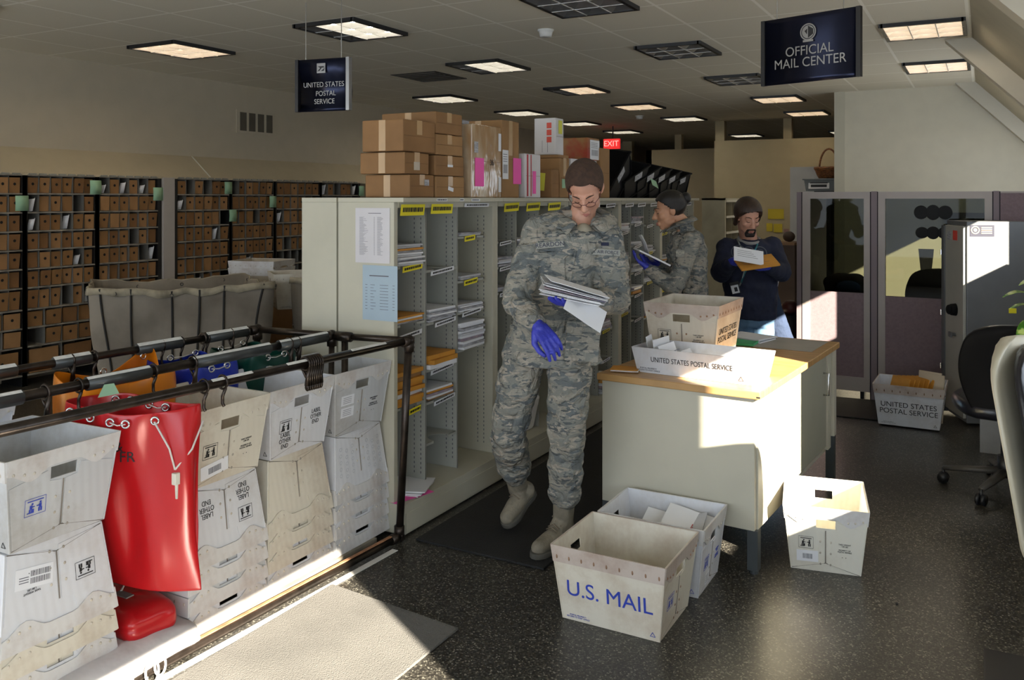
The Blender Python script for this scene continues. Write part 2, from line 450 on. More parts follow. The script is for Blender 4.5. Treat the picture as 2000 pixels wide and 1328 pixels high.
# smoke detectors, ceiling vent and wall vent
def detector(p, r, label):
    t = thing('smoke_detector', label, 'smoke detector', p)
    b = MB(); b.cyl((0, 0, -0.012), (0, 0, 0), r * 1.15, seg=20); b.build('base', WHITEP, t, True, world=False)
    b = MB(); b.cyl((0, 0, -0.055), (0, 0, -0.012), r * 0.8, r, seg=20); b.build('sensor_head', WHITEP, t, True, world=False)
q = ray(1066); tt = 1.3 * 1689 / (388 - 58); detector((tt * q[0], tt * q[1], H), 0.055, 'white round smoke detector beside the large unlit ceiling light')
q = ray(1249); tt = 1.3 * 1689 / (388 - 226); detector((tt * q[0], tt * q[1], H), 0.06, 'small smoke detector far back near the lit lights')
q = ray(765); tt = 1.3 * 1689 / (388 - 146)
t = thing('ceiling_vent', 'dark soot stained square ceiling vent right of the postal service sign', 'vent', (-5.18, 7.66, H))
b = MB(); b.box(-0.28, 0.28, -0.31, 0.31, -0.006, 0.0); b.build('grille', pm('sooty_vent', (0.06, 0.055, 0.045), 0.8, var=0.3), t, world=False)
b = MB()
for k in range(6): b.box(-0.25, 0.25, -0.27 + k * 0.1, -0.25 + k * 0.1, -0.014, -0.006)
b.build('slats', pm('vent_slat', (0.09, 0.08, 0.07), 0.7), t, world=False)
P = axz(465, 247, XL); Q = axz(533, 280, XL)
t = thing('wall_vent', 'four-slot return air vent high on the left wall', 'vent', (XL, P.y, 2.38))
b = MB(); b.box(0, 0.01, -0.03, Q.y - P.y + 0.03, -0.03 + 0, 0.24); b.build('vent_plate', LW, t, world=False)
for k in range(4):
    b = MB(); d = (Q.y - P.y) / 4; b.box(0.01, 0.014, k * d + 0.02, (k + 1) * d - 0.02, 0.0, 0.21); b.build('slot', pm('vent_shadow', (0.10, 0.085, 0.06), 0.8), t, world=False)

# ---------------------------------------------------------------- hanging signs
NAVY = pm('brushed_navy_metal', (0.018, 0.022, 0.05), 0.28, 0.7, var=0.25, scale=3)
SILVER = pm('silver_letters', (0.36, 0.36, 0.36), 0.35, 0.7, var=0.1)
def sign(name, c, wdt, hgt, ang, label, lines, sizes, ys, bend=0.03):
    t = thing(name, label, 'sign', c, ang)
    n = 14; pts = []
    for i in range(n + 1):
        z = -hgt * i / n; yy = bend * sin(pi * i / n) ** 2 - bend * 0.6 * sin(2 * pi * i / n)
        pts.append((yy, z))
    b = MB(); b.loft([[(x, p[0], p[1]) for p in pts] + [(x, p[0] + 0.012, p[1]) for p in pts[::-1]] for x in (-wdt / 2, wdt / 2)])
    b.build('sign_panel', NAVY, t, True, world=False)
    for s in (-1, 1):
        b = MB(); b.box(s * wdt / 2 - 0.012, s * wdt / 2 + 0.012, -0.006 - bend * 0.4, 0.02, -hgt, 0.0); b.build('side_rail', DARK if lines[0] == 'OFFICIAL' else SILVER if s > 0 else DARK, t, world=False)
    for s in (-1, 1):
        b = MB(); b.cyl((s * wdt * 0.35, 0.005, 0), (s * wdt * 0.35, 0.005, H - c[2]), 0.003, seg=6); b.build('hanging_wire', CHROME, t, world=False)
    for s_, z_, y_ in zip(lines, sizes, ys):
        i = -y_ / hgt * n; k = int(i); fy = pts[k][0]
        text(s_, z_, frame((0, min(pts[max(k-1,0)][0], pts[min(k + 1, n)][0], fy) - 0.004, y_), (1, 0, 0), (0, 0, 1)), SILVER, t, sx=0.92)
    return t
def sang(a, b): return math.atan2(b.y - a.y, b.x - a.x)
a, b_ = att(582, 125, 5.75), att(681, 112, 5.62)
s1 = sign('hanging_sign', ((a.x + b_.x) / 2, (a.y + b_.y) / 2, 2.52), (b_ - a).length, 0.345, sang(a, b_), 'dark hanging sign reading UNITED STATES POSTAL SERVICE', ['UNITED STATES', 'POSTAL', 'SERVICE'], [0.047, 0.047, 0.047], [-0.17, -0.225, -0.28])
b = MB(); M_ = frame((0, -0.022, -0.065), (1, 0, 0), (0, 0, 1)); b.M = M_
b.box(-0.032, 0.032, -0.032, 0.032, 0, 0.002); b.build('emblem_plate', SILVER, s1, world=False)
b = MB(); b.M = frame((0, -0.025, -0.065), (1, 0, 0), (0, 0, 1))
b.poly([(-0.024, 0.012, 0), (0.018, 0.012, 0), (0.026, 0.004, 0), (0.004, 0.002, 0), (-0.012, -0.018, 0), (-0.026, -0.02, 0), (-0.006, 0.0, 0)])
b.poly([(0.0, -0.02, 0), (0.026, 0.0, 0), (0.02, -0.02, 0)]); b.build('eagle_mark', DARK, s1, world=False, solid=0.001)
a, b_ = att(1491, 40, 5.0), att(1677, 14, 4.60)
ln = (b_ - a).length
s2 = sign('hanging_sign', ((a.x + b_.x) / 2, (a.y + b_.y) / 2, 2.625), ln, 0.375, sang(a, b_), 'large dark blue hanging sign reading OFFICIAL MAIL CENTER', ['OFFICIAL', 'MAIL CENTER'], [0.075, 0.075], [-0.20, -0.265], bend=0.004)
b = MB(); b.M = frame((0.0, -0.010, -0.10), (1, 0, 0), (0, 0, 1)); b.disc((0, 0, 0.002), 0.047, (0, 0, 1), 24, 0.040); b.disc((0, 0, 0.002), 0.036, (0, 0, 1), 24)
b.box(-0.03, 0.03, -0.055, -0.044, 0, 0.003); b.build('crest', SILVER, s2, world=False)
b = MB(); b.M = frame((0.0, -0.0125, -0.10), (1, 0, 0), (0, 0, 1)); b.poly([(0, 0.034, 0), (0.03, 0.014, 0), (0.03, -0.014, 0), (0, -0.034, 0)]); b.poly([(-0.02, 0.006, 0.001), (-0.004, 0.018, 0.001), (-0.006, -0.014, 0.001)])
b.build('crest_shade', DARK, s2, world=False, solid=0.001)
P = att(1197, 281, 15.5)
t = thing('exit_sign', 'red glowing EXIT sign far back beside the parcels', 'sign', P)
b = MB(); b.box(-0.17, 0.13, -0.03, 0.03, -0.09, 0.09); b.build('sign_box', pm('exit_red', (0.3, 0.01, 0.01), 0.5, emit=(1, 0.03, 0.03), es=0.8), t, world=False)
text('EXIT', 0.14, frame((-0.02, -0.035, 0), (1, 0, 0), (0, 0, 1)), pm('exit_letters', (0.8, 0.2, 0.2), 0.5, emit=(1, 0.35, 0.3), es=1.5), t)
b = MB(); b.cyl((0, 0, 0.09), (0, 0, H - P.z), 0.012, seg=8); b.build('stem', DARK, t, world=False)
# floor mats
RUB = pm('black_rubber_mat', (0.012, 0.012, 0.012), 0.75, var=0.2, bump=0.4, bscale=200)
CAR = pm('grey_carpet_mat', (0.13, 0.125, 0.115), 0.95, var=0.15, scale=3, bump=0.7, bscale=220)
def mat_(name, pts, z, mat, label):
    b = MB(); b.loft([[(p[0], p[1], 0.001) for p in pts], [(p[0], p[1], z) for p in pts]])
    return tag(b.build(name, mat, bevel=0.002), label, 'floor mat')
mat_('floor_mat', [(-2.33, 3.335), (-1.66, 3.33), (-1.66, 8.2), (-2.33, 8.2)], 0.012, RUB, 'black rubber floor mat along the steel sorting cabinets')
mat_('floor_mat', [(-2.36, 0.9), (-1.71, 0.9), (-1.71, 2.72), (-2.36, 2.78)], 0.010, CAR, 'grey carpet mat in the sunlit foreground beside the bag rack')
mat_('floor_mat', [(-1.05, 6.7), (-0.35, 6.75), (-0.35, 7.4), (-1.05, 7.35)], 0.010, RUB, 'small dark floor mat before the cubicle panel')
# ================================================================ PLASTIC MAIL TUBS
def tubmat(name, col, dirt, amt=0.5):
    if name in MATS: return MATS[name]
    m = bpy.data.materials.new(name); m.use_nodes = True; nt = m.node_tree; b = nt.nodes['Principled BSDF']
    b.inputs['Roughness'].default_value = 0.42
    tc = nt.nodes.new('ShaderNodeTexCoord')
    n = nt.nodes.new('ShaderNodeTexNoise'); n.inputs['Scale'].default_value = 7; n.inputs['Detail'].default_value = 7; n.inputs['Roughness'].default_value = 0.65
    nt.links.new(tc.outputs['Object'], n.inputs['Vector'])
    mr = nt.nodes.new('ShaderNodeMapRange'); mr.inputs[1].default_value = 0.45; mr.inputs[2].default_value = 0.80; mr.inputs[4].default_value = amt
    nt.links.new(n.outputs['Fac'], mr.inputs[0])
    mx = nt.nodes.new('ShaderNodeMix'); mx.data_type = 'RGBA'; mx.inputs[6].default_value = (*col, 1); mx.inputs[7].default_value = (*dirt, 1)
    nt.links.new(mr.outputs[0], mx.inputs[0]); nt.links.new(mx.outputs[2], b.inputs['Base Color'])
    wv = nt.nodes.new('ShaderNodeTexWave'); wv.bands_direction = 'DIAGONAL'; wv.inputs['Scale'].default_value = 22
    mp = nt.nodes.new('ShaderNodeMapping'); mp.inputs['Scale'].default_value = (1, 1, 0.0); nt.links.new(tc.outputs['Object'], mp.inputs[0]); nt.links.new(mp.outputs[0], wv.inputs[0])
    bp = nt.nodes.new('ShaderNodeBump'); bp.inputs['Strength'].default_value = 0.10; bp.inputs['Distance'].default_value = 0.004
    nt.links.new(wv.outputs['Fac'], bp.inputs['Height']); nt.links.new(bp.outputs[0], b.inputs['Normal'])
    MATS[name] = m; return m
TUBW = tubmat('corrugated_white', (0.62, 0.63, 0.66), (0.38, 0.33, 0.27), 0.5)
TUBC = tubmat('corrugated_cream', (0.62, 0.58, 0.49), (0.36, 0.26, 0.17), 0.7)
TUBG = tubmat('corrugated_grey', (0.50, 0.51, 0.52), (0.28, 0.25, 0.21), 0.7)
BANDW = tubmat('rim_band_white', (0.60, 0.59, 0.58), (0.32, 0.22, 0.16), 0.7)
BANDS = tubmat('stained_rim_band', (0.50, 0.43, 0.38), (0.26, 0.16, 0.11), 0.8)
RIV = pm('rivet_plastic', (0.55, 0.50, 0.42), 0.4, var=0.4)
RIVB = pm('rust_stained_rivet', (0.30, 0.17, 0.10), 0.6, var=0.3)
SEAM = pm('grimy_seam', (0.22, 0.19, 0.16), 0.7, var=0.3)
TL, TW, BL, BW, TH = 0.45, 0.385, 0.385, 0.318, 0.285
def wallpt(side, s, z, off=0.0, th=TH, dims=None):
    """point on the outer face of a tub wall; s runs -1..1 to the right seen from outside"""
    tl, tw, bl, bw = dims or (TL, TW, BL, BW)
    k = z / th; L = (bl + (tl - bl) * k) / 2; W = (bw + (tw - bw) * k) / 2
    if side == 'E': return Vector((L + off, s * W, z))
    if side == 'Wt': return Vector((-L - off, -s * W, z))
    if side == 'S': return Vector((s * L, -W - off, z))
    return Vector((-s * L, W + off, z))
def wframe(side, s, z, off=0.0015, th=TH, dims=None, flip=False):
    o = wallpt(side, s, z, off, th, dims); r = wallpt(side, 0.5, z, 0, th, dims) - wallpt(side, -0.5, z, 0, th, dims)
    u = wallpt(side, 0, th, 0, th, dims) - wallpt(side, 0, 0, 0, th, dims)
    if flip: r = -r; u = -u
    return frame(o, r, u)
def tub(label, loc, rz=0, inv=False, mat=None, ends=('figures',), side=None, group=None, hole_s=0.23, end2=True, stained=False, sticker=None, tilt=None, ink=None, detail=2, dots=False, covered=False):
    mat = mat or TUBW; ink = ink or BLACK
    t = thing('mail_tub', label, 'mail tub', loc, rz, group)
    if inv: t.rotation_euler = (pi, 0, -rz); t.location = (loc[0], loc[1], loc[2] + TH)
    if tilt: t.rotation_euler = tilt
    b = MB()
    zs = [0, 0.195, 0.232, TH]; ss = [-1, -0.24, 0.24, 1]
    cz = lambda sd_, s, z: wallpt(sd_, s, z)
    for sd_ in ('E', 'Wt'):
        for i in range(3):
            for j in range(3):
                if i == 1 and j == 1 and not covered: continue
                b.poly([cz(sd_, ss[i], zs[j]), cz(sd_, ss[i + 1], zs[j]), cz(sd_, ss[i + 1], zs[j + 1]), cz(sd_, ss[i], zs[j + 1])])
    for sd_ in ('S', 'N'):
        b.poly([cz(sd_, -1, 0), cz(sd_, 1, 0), cz(sd_, 1, TH), cz(sd_, -1, TH)])
    b.poly([(-BL / 2, -BW / 2, 0), (BL / 2, -BW / 2, 0), (BL / 2, BW / 2, 0), (-BL / 2, BW / 2, 0)])
    bmesh.ops.remove_doubles(b.bm, verts=b.bm.verts[:], dist=1e-5)
    b.build('tub_shell', mat, t, world=False, solid=0.004)
    # folded rim band: straight on the long sides, scalloped on the ends
    b = MB()
    for sd_ in ('S', 'N'):
        b.hexa([wallpt(sd_, -1.012, TH - 0.062, 0.0005), wallpt(sd_, 1.012, TH - 0.062, 0.0005), wallpt(sd_, 1.012, TH - 0.062, 0.006), wallpt(sd_, -1.012, TH - 0.062, 0.006)],
               [wallpt(sd_, -1.012, TH + 0.002, 0.0), wallpt(sd_, 1.012, TH + 0.002, 0.0), wallpt(sd_, 1.012, TH + 0.002, 0.006), wallpt(sd_, -1.012, TH + 0.002, 0.006)])
    for sd_ in ('E', 'Wt'):
        n = 20
        for k in range(n):
            s0 = -1 + 2 * k / n; s1 = s0 + 2 / n
            lo = lambda s: TH - (0.045 + 0.033 * (0.5 - 0.5 * cos(2 * pi * min(1, max(0, (abs(s) - 0.22) / 0.78)))) if abs(s) > 0.24 else 0.045)
            b.hexa([wallpt(sd_, s0, lo(s0), 0.0005), wallpt(sd_, s1, lo(s1), 0.0005), wallpt(sd_, s1, lo(s1), 0.005), wallpt(sd_, s0, lo(s0), 0.005)],
                   [wallpt(sd_, s0, TH + 0.002, 0), wallpt(sd_, s1, TH + 0.002, 0), wallpt(sd_, s1, TH + 0.002, 0.005), wallpt(sd_, s0, TH + 0.002, 0.005)])
    b.build('rim_band', BANDS if stained else BANDW if mat is not TUBC else TUBC, t, world=False)
    # corner seams where the end panels overlap
    for sd_ in ('E', 'Wt'):
        for s in (-1, 1):
            b = MB(); b.tube([wallpt(sd_, s, 0.002, -0.0005), wallpt(sd_, s, TH, -0.0005)], 0.003, 6); b.build('corner_edge', mat, t, world=False)
    if detail:
        b = MB()
        for sd_ in ('E',) if not end2 else ('E', 'Wt'):
            for s in (-0.14, 0.14):
                for z in (0.035, 0.085, 0.135): b.ball(wallpt(sd_, s, z, 0.001), (0.0035, 0.0055, 0.0055), 8, 5)
            for s in (-0.9, -0.72, -0.55, 0.55, 0.72, 0.9): b.ball(wallpt(sd_, s, TH - 0.035 - 0.02 * sin(abs(s) * 3), 0.005), (0.0035, 0.005, 0.005), 8, 5)
        for sd_ in ('S', 'N'):
            for k in range(9): b.ball(wallpt(sd_, -0.92 + 0.23 * k, TH - 0.040, 0.005), (0.004, 0.004, 0.009 if stained else 0.006), 8, 5)
        b.build('rivets', RIVB if stained else RIV, t, world=False)
        b = MB()     # the two overlapping end flaps
        for sg in (-1, 1):
            pts = [(sg * 0.04, 0.022), (sg * 0.97, 0.008), (sg * 0.97, 0.20), (sg * 0.30, 0.225), (sg * 0.26, 0.19), (sg * 0.04, 0.185)]
            if sg > 0: pts = [(sg * 0.03, 0.045), (sg * 0.10, 0.032), (sg * 0.96, 0.004), (sg * 0.97, 0.20), (sg * 0.30, 0.225), (sg * 0.26, 0.19), (sg * 0.03, 0.185)]
            b.loft([[wallpt('E', s, z, 0.0005) for s, z in pts], [wallpt('E', s, z, 0.0022) for s, z in pts]])
        b.build('end_flap', mat, t, world=False)
        b = MB(); b.tube([wallpt('E', 0, 0.04, 0.0008), wallpt('E', 0, 0.185, 0.0008)], 0.0022, 6)
        b.tube([wallpt('E', -0.97, 0.006, 0.001), wallpt('E', 0, 0.04, 0.001), wallpt('E', 0.97, 0.002, 0.001)], 0.0016, 5)
        b.build('flap_seam', SEAM, t, world=False)
    O = 0.0032
    for e in ends:
        if e == 'figures' or e == 'figures_right' or e == 'figures_blue':
            mt = BLUEINK if e == 'figures_blue' else ink
            sx_, z0 = (-0.52, 0.150) if e == 'figures_right' else (-0.52, 0.125)
            b = MB(); b.M = wframe('E', sx_, z0, O)
            a = 0.034
            for (x0, x1, y0, y1) in ((-a, a, 0.026, 0.0272), (-a, a, -0.026, -0.0248), (-a, -a + 0.001, -0.026, 0.026), (a - 0.001, a, -0.026, 0.026), (-0.026, 0.026, 0.017, 0.020)): b.box(x0, x1, y0, y1, 0, 0.0006)
            for cx, ln in ((-0.014, 0.004), (0.016, 0.0)):      # a person lifting, a person pushing
                b.box(cx - 0.004, cx + 0.004, -0.006, 0.006, 0, 0.0008); b.disc((cx + ln, 0.010, 0.0008), 0.0035, (0, 0, 1), 8)
                b.box(cx - 0.006, cx - 0.001, -0.018, -0.006, 0, 0.0008); b.box(cx + 0.001, cx + 0.006 + ln, -0.018, -0.006, 0, 0.0008)
                b.box(cx, cx + 0.012 * (1 if ln else -1), -0.001, 0.002, 0, 0.0008) if ln else b.box(cx - 0.012, cx, -0.001, 0.002, 0, 0.0008)
            b.box(-0.026, -0.012, -0.018, -0.015, 0, 0.0006)
            b.build('lifting_pictogram', mt, t, world=False)
        elif e == 'weight':
            text('TARE WEIGHT\n1.80 LBS\n\nPROPERTY OF\nPOSTAL SERVICE', 0.0085, wframe('E', 0.50, 0.115, O), ink, t, 'weight_lettering', bold=0.0)
            b = MB(); b.M = wframe('E', 0.50, 0.075, O); b.disc((-0.008, 0, 0.0005), 0.002, (0, 0, 1), 8); b.disc((0.008, 0, 0.0005), 0.002, (0, 0, 1), 8); b.build('printed_dots', ink, t, world=False)
        elif e == 'label_other_end':
            text('LABEL\nOTHER\nEND', 0.026, wframe('E', 0.52, 0.13 if 'figures' in ends else 0.085, O), ink, t, 'lettering', bold=0.0, sx=0.8, space=0.9)
            text('LABEL\nOTHER\nEND', 0.026, wframe('E', -0.52, 0.065, O), ink, t, 'lettering', bold=0.0, sx=0.8, space=0.9)
        elif e == 'dots':
            b = MB()
            for s0 in (-0.55, 0.55):
                for i in range(5):
                    for j in range(3): b.disc(wallpt('E', s0 - 0.24 + 0.24 * j, 0.06 + 0.028 * i + 0.012 * (j % 2), O), 0.0085, (1, 0, 0), 12, 0.0065)
            b.build('ring_print', pm('faint_ring_print', (0.40, 0.42, 0.46), 0.6), t, world=False)
    if sticker:
        for (s, z, wd, hg, kind, rot) in sticker:
            b = MB(); M_ = wframe('E', s, z, O) @ Matrix.Rotation(rot, 4, 'Z'); b.M = M_
            b.box(-wd / 2, wd / 2, -hg / 2, hg / 2, 0, 0.0005); st = b.build('sticker', PAPER, t, world=False)
            b = MB(); b.M = M_
            if kind == 'barcode':
                x = -wd * 0.22
                while x < wd * 0.22:
                    q_ = R.choice((0.0008, 0.0014, 0.002)); b.box(x, x + q_, -hg * 0.25, hg * 0.2, 0.0005, 0.0009); x += q_ + 0.0012
            elif kind == 'barcode2':
                for yy in (-0.3, 0.05):
                    x = -wd * 0.1
                    while x < wd * 0.42:
                        q_ = R.choice((0.0012, 0.002, 0.003)); b.box(x, x + q_, yy * hg, (yy + 0.28) * hg, 0.0005, 0.0009); x += q_ + 0.0018
                for k in range(3): b.box(-wd * 0.4, -wd * 0.15, -0.2 * hg + k * 0.12 * hg, -0.16 * hg + k * 0.12 * hg, 0.0005, 0.0009)
            else:
                for k in range(4): b.box(-wd * 0.35, wd * 0.3, -0.3 * hg + k * 0.18 * hg, -0.26 * hg + k * 0.18 * hg, 0.0005, 0.0009)
            b.build('sticker_print', GREYINK, st, world=False)
    if side:
        for sd, txt, sz, col in side:
            text(txt, sz, wframe(sd, 0, 0.125, 0.0012), col, t, 'lettering', bold=0.0, space=0.95)
    if detail:
        b = MB(); b.M = wframe('S', 0.86, 0.022, 0.001)
        a = 0.011
        for k in range(3):
            p = Vector((a * cos(pi / 2 + k * 2 * pi / 3), a * sin(pi / 2 + k * 2 * pi / 3), 0.0006)); q_ = Vector((a * cos(pi / 2 + (k + 1) * 2 * pi / 3), a * sin(pi / 2 + (k + 1) * 2 * pi / 3), 0.0006)); b.tube([p, q_], 0.001, 4)
        b.build('recycling_mark', BLUEINK if ink is BLUEINK else BLACK, t, world=False)
        text('POSTAL PROPERTY\nRETURN TO POST OFFICE', 0.008, wframe('S', -0.66, 0.018, 0.001), BLUEINK if ink is BLUEINK else GREYINK, t, 'small_print', bold=0.0)
    return t

# ================================================================ LETTER CASES ON THE LEFT WALL
XC = -7.17
ROWZ = [1.808, 1.647, 1.486, 1.325, 1.165, 1.003, 0.842, 0.657, 0.499, 0.34, 0.10]
ROWN = ['top shelf', 'second shelf', 'third shelf', 'fourth shelf', 'fifth shelf', 'sixth shelf', 'seventh shelf', 'eighth shelf', 'ninth shelf', 'bottom shelf']
ORD = ['first', 'second', 'third', 'fourth', 'fifth', 'sixth', 'seventh']
CASEM = pm('black_case_post', (0.006, 0.006, 0.007), 0.5); SHELFM = pm('worn_shelf_lip', (0.30, 0.27, 0.22), 0.5, var=0.3, scale=14)
DIVM = pm('case_divider', (0.16, 0.15, 0.13), 0.6); INM = pm('case_back', (0.012, 0.012, 0.012), 0.8)
BOXM = [pm('bin_box_cardboard_a', (0.27, 0.135, 0.045), 0.85, var=0.15), pm('bin_box_cardboard_b', (0.34, 0.18, 0.07), 0.85, var=0.15), pm('bin_box_cardboard_c', (0.22, 0.105, 0.035), 0.85, var=0.15)]
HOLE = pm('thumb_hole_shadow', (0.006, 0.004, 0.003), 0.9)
def binbox(wd, hg, kind):
    b = MB(); d = 0.25
    b.mi = 0
    e = 0.004
    # open magazine file: front panel, low back, sloped sides, base; origin bottom front centre, front faces +X
    lean = 0.012 if kind == 1 else 0.0
    b.hexa([(0, -wd / 2, 0), (e, -wd / 2, 0), (e, wd / 2, 0), (0, wd / 2, 0)], [(lean, -wd / 2 - 0.003, hg), (lean + e, -wd / 2 - 0.003, hg), (lean + e, wd / 2 + 0.003, hg), (lean, wd / 2 + 0.003, hg)])
    for s in (-1, 1):
        y = s * (wd / 2 - 0.003)
        b.hexa([(-d, y - 0.0015, 0), (0, y - 0.0015, 0), (0, y + 0.0015, 0), (-d, y + 0.0015, 0)], [(-d, y - 0.0015, hg * 0.7), (0, y - 0.0015, hg * 0.95), (0, y + 0.0015, hg * 0.95), (-d, y + 0.0015, hg * 0.7)])
    b.box(-d, 0, -wd / 2 + 0.002, wd / 2 - 0.002, 0, 0.004); b.box(-d, -d + 0.004, -wd / 2, wd / 2, 0, hg * 0.7)
    if kind != 2:
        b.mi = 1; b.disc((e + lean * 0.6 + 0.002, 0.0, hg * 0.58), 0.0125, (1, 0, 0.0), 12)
    return b
BAYS = [(3.80, 4.455, 'cut-off bay at the left edge'), (4.505, 5.14, 'leftmost full bay'), (5.19, 5.83, 'second full bay'), (6.07, 6.745, 'bay just past the white column'),
        (6.80, 7.41, 'second bay past the column'), (7.47, 8.20, 'third bay past the column'), (8.25, 8.95, 'bay nearest the brown cartons')]
tpl = {}
first_used = {}
for bi, (ya, yb, bn) in enumerate(BAYS):
    case = thing('letter_case', 'black framed pigeonhole letter case, ' + bn, 'letter case', (XC, ya, 0), 0, None)
    for yy in (ya - 0.045, yb):
        b = MB(); b.box(-0.34, 0.0, yy, yy + 0.045, 0, 1.80)
        for z in (1.7, 1.4, 1.1, 0.75): b.ball((0.0, yy + 0.022, z), (0.004, 0.008, 0.008), 8, 5)
        b.build('post', CASEM, case, world=True) if False else None
        b2 = MB(); b2.box(-0.34, 0.0, yy - ya, yy - ya + 0.045, 0, 1.80); b2.build('post', CASEM, case, world=False)
        b.bm.free() if b.bm.is_valid else None
    b = MB(); b.box(-0.34, -0.33, 0, yb - ya, 0, 1.80); b.build('back_panel', INM, case, world=False)
    nc = 2 if bi == 0 else 6
    for ri in range(len(ROWZ)):
        b = MB(); b.box(-0.33, 0.008, 0.0, yb - ya, ROWZ[ri] - 0.012, ROWZ[ri]); b.build('shelf', SHELFM, case, world=False)
    b = MB()
    wy = yb - ya
    for ri in range(len(ROWZ) - 1):
        cols = (6, 6, 6, 6, 6, 6, 6, 4, 4, 2)[ri]
        for c in range(1, cols): b.box(-0.33, -0.004, wy * c / cols - 0.0015, wy * c / cols + 0.0015, ROWZ[ri + 1], ROWZ[ri] - 0.012)
    b.build('dividers', DIVM, case, world=False)
    b = MB()
    for c in range(7): b.box(0.0, 0.012, wy * c / 7 + 0.01, wy * c / 7 + 0.075, 1.806, 1.818)
    b.build('top_label_clips', pm('clip_grey', (0.30, 0.30, 0.26), 0.5), case, world=False)
    nr = (10, 10, 8, 7, 6, 5, 1)[bi]
    for ri in range(nr):
        cols = (6, 6, 6, 6, 6, 6, 6, 4, 4, 2)[ri]
        cw = wy / cols; hg = ROWZ[ri] - 0.012 - ROWZ[ri + 1]
        for c in range(cols):
            if bi == 0 and (c + 1) * cw + ya < 4.27: continue
            y = ya + (c + 0.5) * cw; z = ROWZ[ri + 1]; rr = R.random()
            where = '%s, %s cell, %s' % (ROWN[ri], ORD[c], bn)
            if rr < (0.80 if ri < 7 else 0.9):
                kind = R.choice((0, 0, 1, 2)); mi = R.randrange(3); key = (round(cw, 3), kind, mi, round(hg, 2))
                bw = cw * R.uniform(0.80, 0.90)
                if key not in tpl:
                    o = binbox(cw * 0.82, hg * 0.88, kind).build('bin_box', [BOXM[mi], HOLE]); tpl[key] = o
                else:
                    o = tpl[key].copy(); COL.objects.link(o)
                o.location = (XC - R.uniform(0.003, 0.03), y + R.uniform(-0.004, 0.004), z + 0.001)
                o.rotation_euler = (R.uniform(-0.03, 0.03) if kind else 0, 0, R.uniform(-0.015, 0.015))
                if kind: o.location.z += 0.003
                tag(o, 'cardboard bin box, ' + where, 'cardboard box', 'cardboard bin boxes in the letter cases')
            elif rr < 0.90:
                b = MB()
                L_ = R.uniform(0.5, 0.8) * hg; pts = []
                for k in range(7):
                    a = k / 6; pts.append((-0.05 + 0.03 * sin(a * 3), -cw * 0.3 + cw * 0.55 * a + 0.01 * sin(a * 5), 0.002 + L_ * 0.15 * a))
                b.loft([[(p[0] - 0.18, p[1], p[2]) for p in pts], [(p[0], p[1], p[2]) for p in pts], [(p[0] + 0.01, p[1] + cw * 0.15, p[2] + L_) for p in pts]], cap=False, closed=False)
                o = b.build('loose_papers', PAPER, smooth=True, solid=0.002); o.location = (XC, y, z)
                tag(o, 'loose papers, ' + where, 'papers', 'loose papers in the letter cases')
# white painted column between the cases, pale green notes
m = MB(); m.box(XL, XC + 0.02, 5.885, 6.02, 0, 1.81); m.box(XC + 0.02, XC + 0.022, 5.91, 6.0, 1.56, 1.575); struct(m.build('wall_column', pm('column_paint', (0.42, 0.38, 0.34), 0.7, var=0.03)))
for (px, py, lb) in ((43, 397, 'on the first black post'), (187, 366, 'at the top of the second black post'), (309, 379, 'beside the white column'), (446, 367, 'at the top of the first post past the white column'),
                     (455, 421, 'lower, between the two bays past the white column'), (533, 394, 'on the second post past the white column'), (706, 373, 'half hidden behind the brown cartons')):
    P = axz(px, py, XC + 0.012)
    hw = 0.058 * (0.9 if px > 400 else 1)
    b = MB(); b.loft([[(0, -hw, -0.065), (0, hw, -0.065)], [(0.004, -hw, 0.0), (0.004, hw, 0.0)], [(0, -hw, 0.065), (0, hw, 0.065)]], cap=False, closed=False)
    o = b.build('green_note', GNOTE, solid=0.001, smooth=True); o.location = P; tag(o, 'pale green paper note ' + lb, 'note', 'green notes on the letter cases')

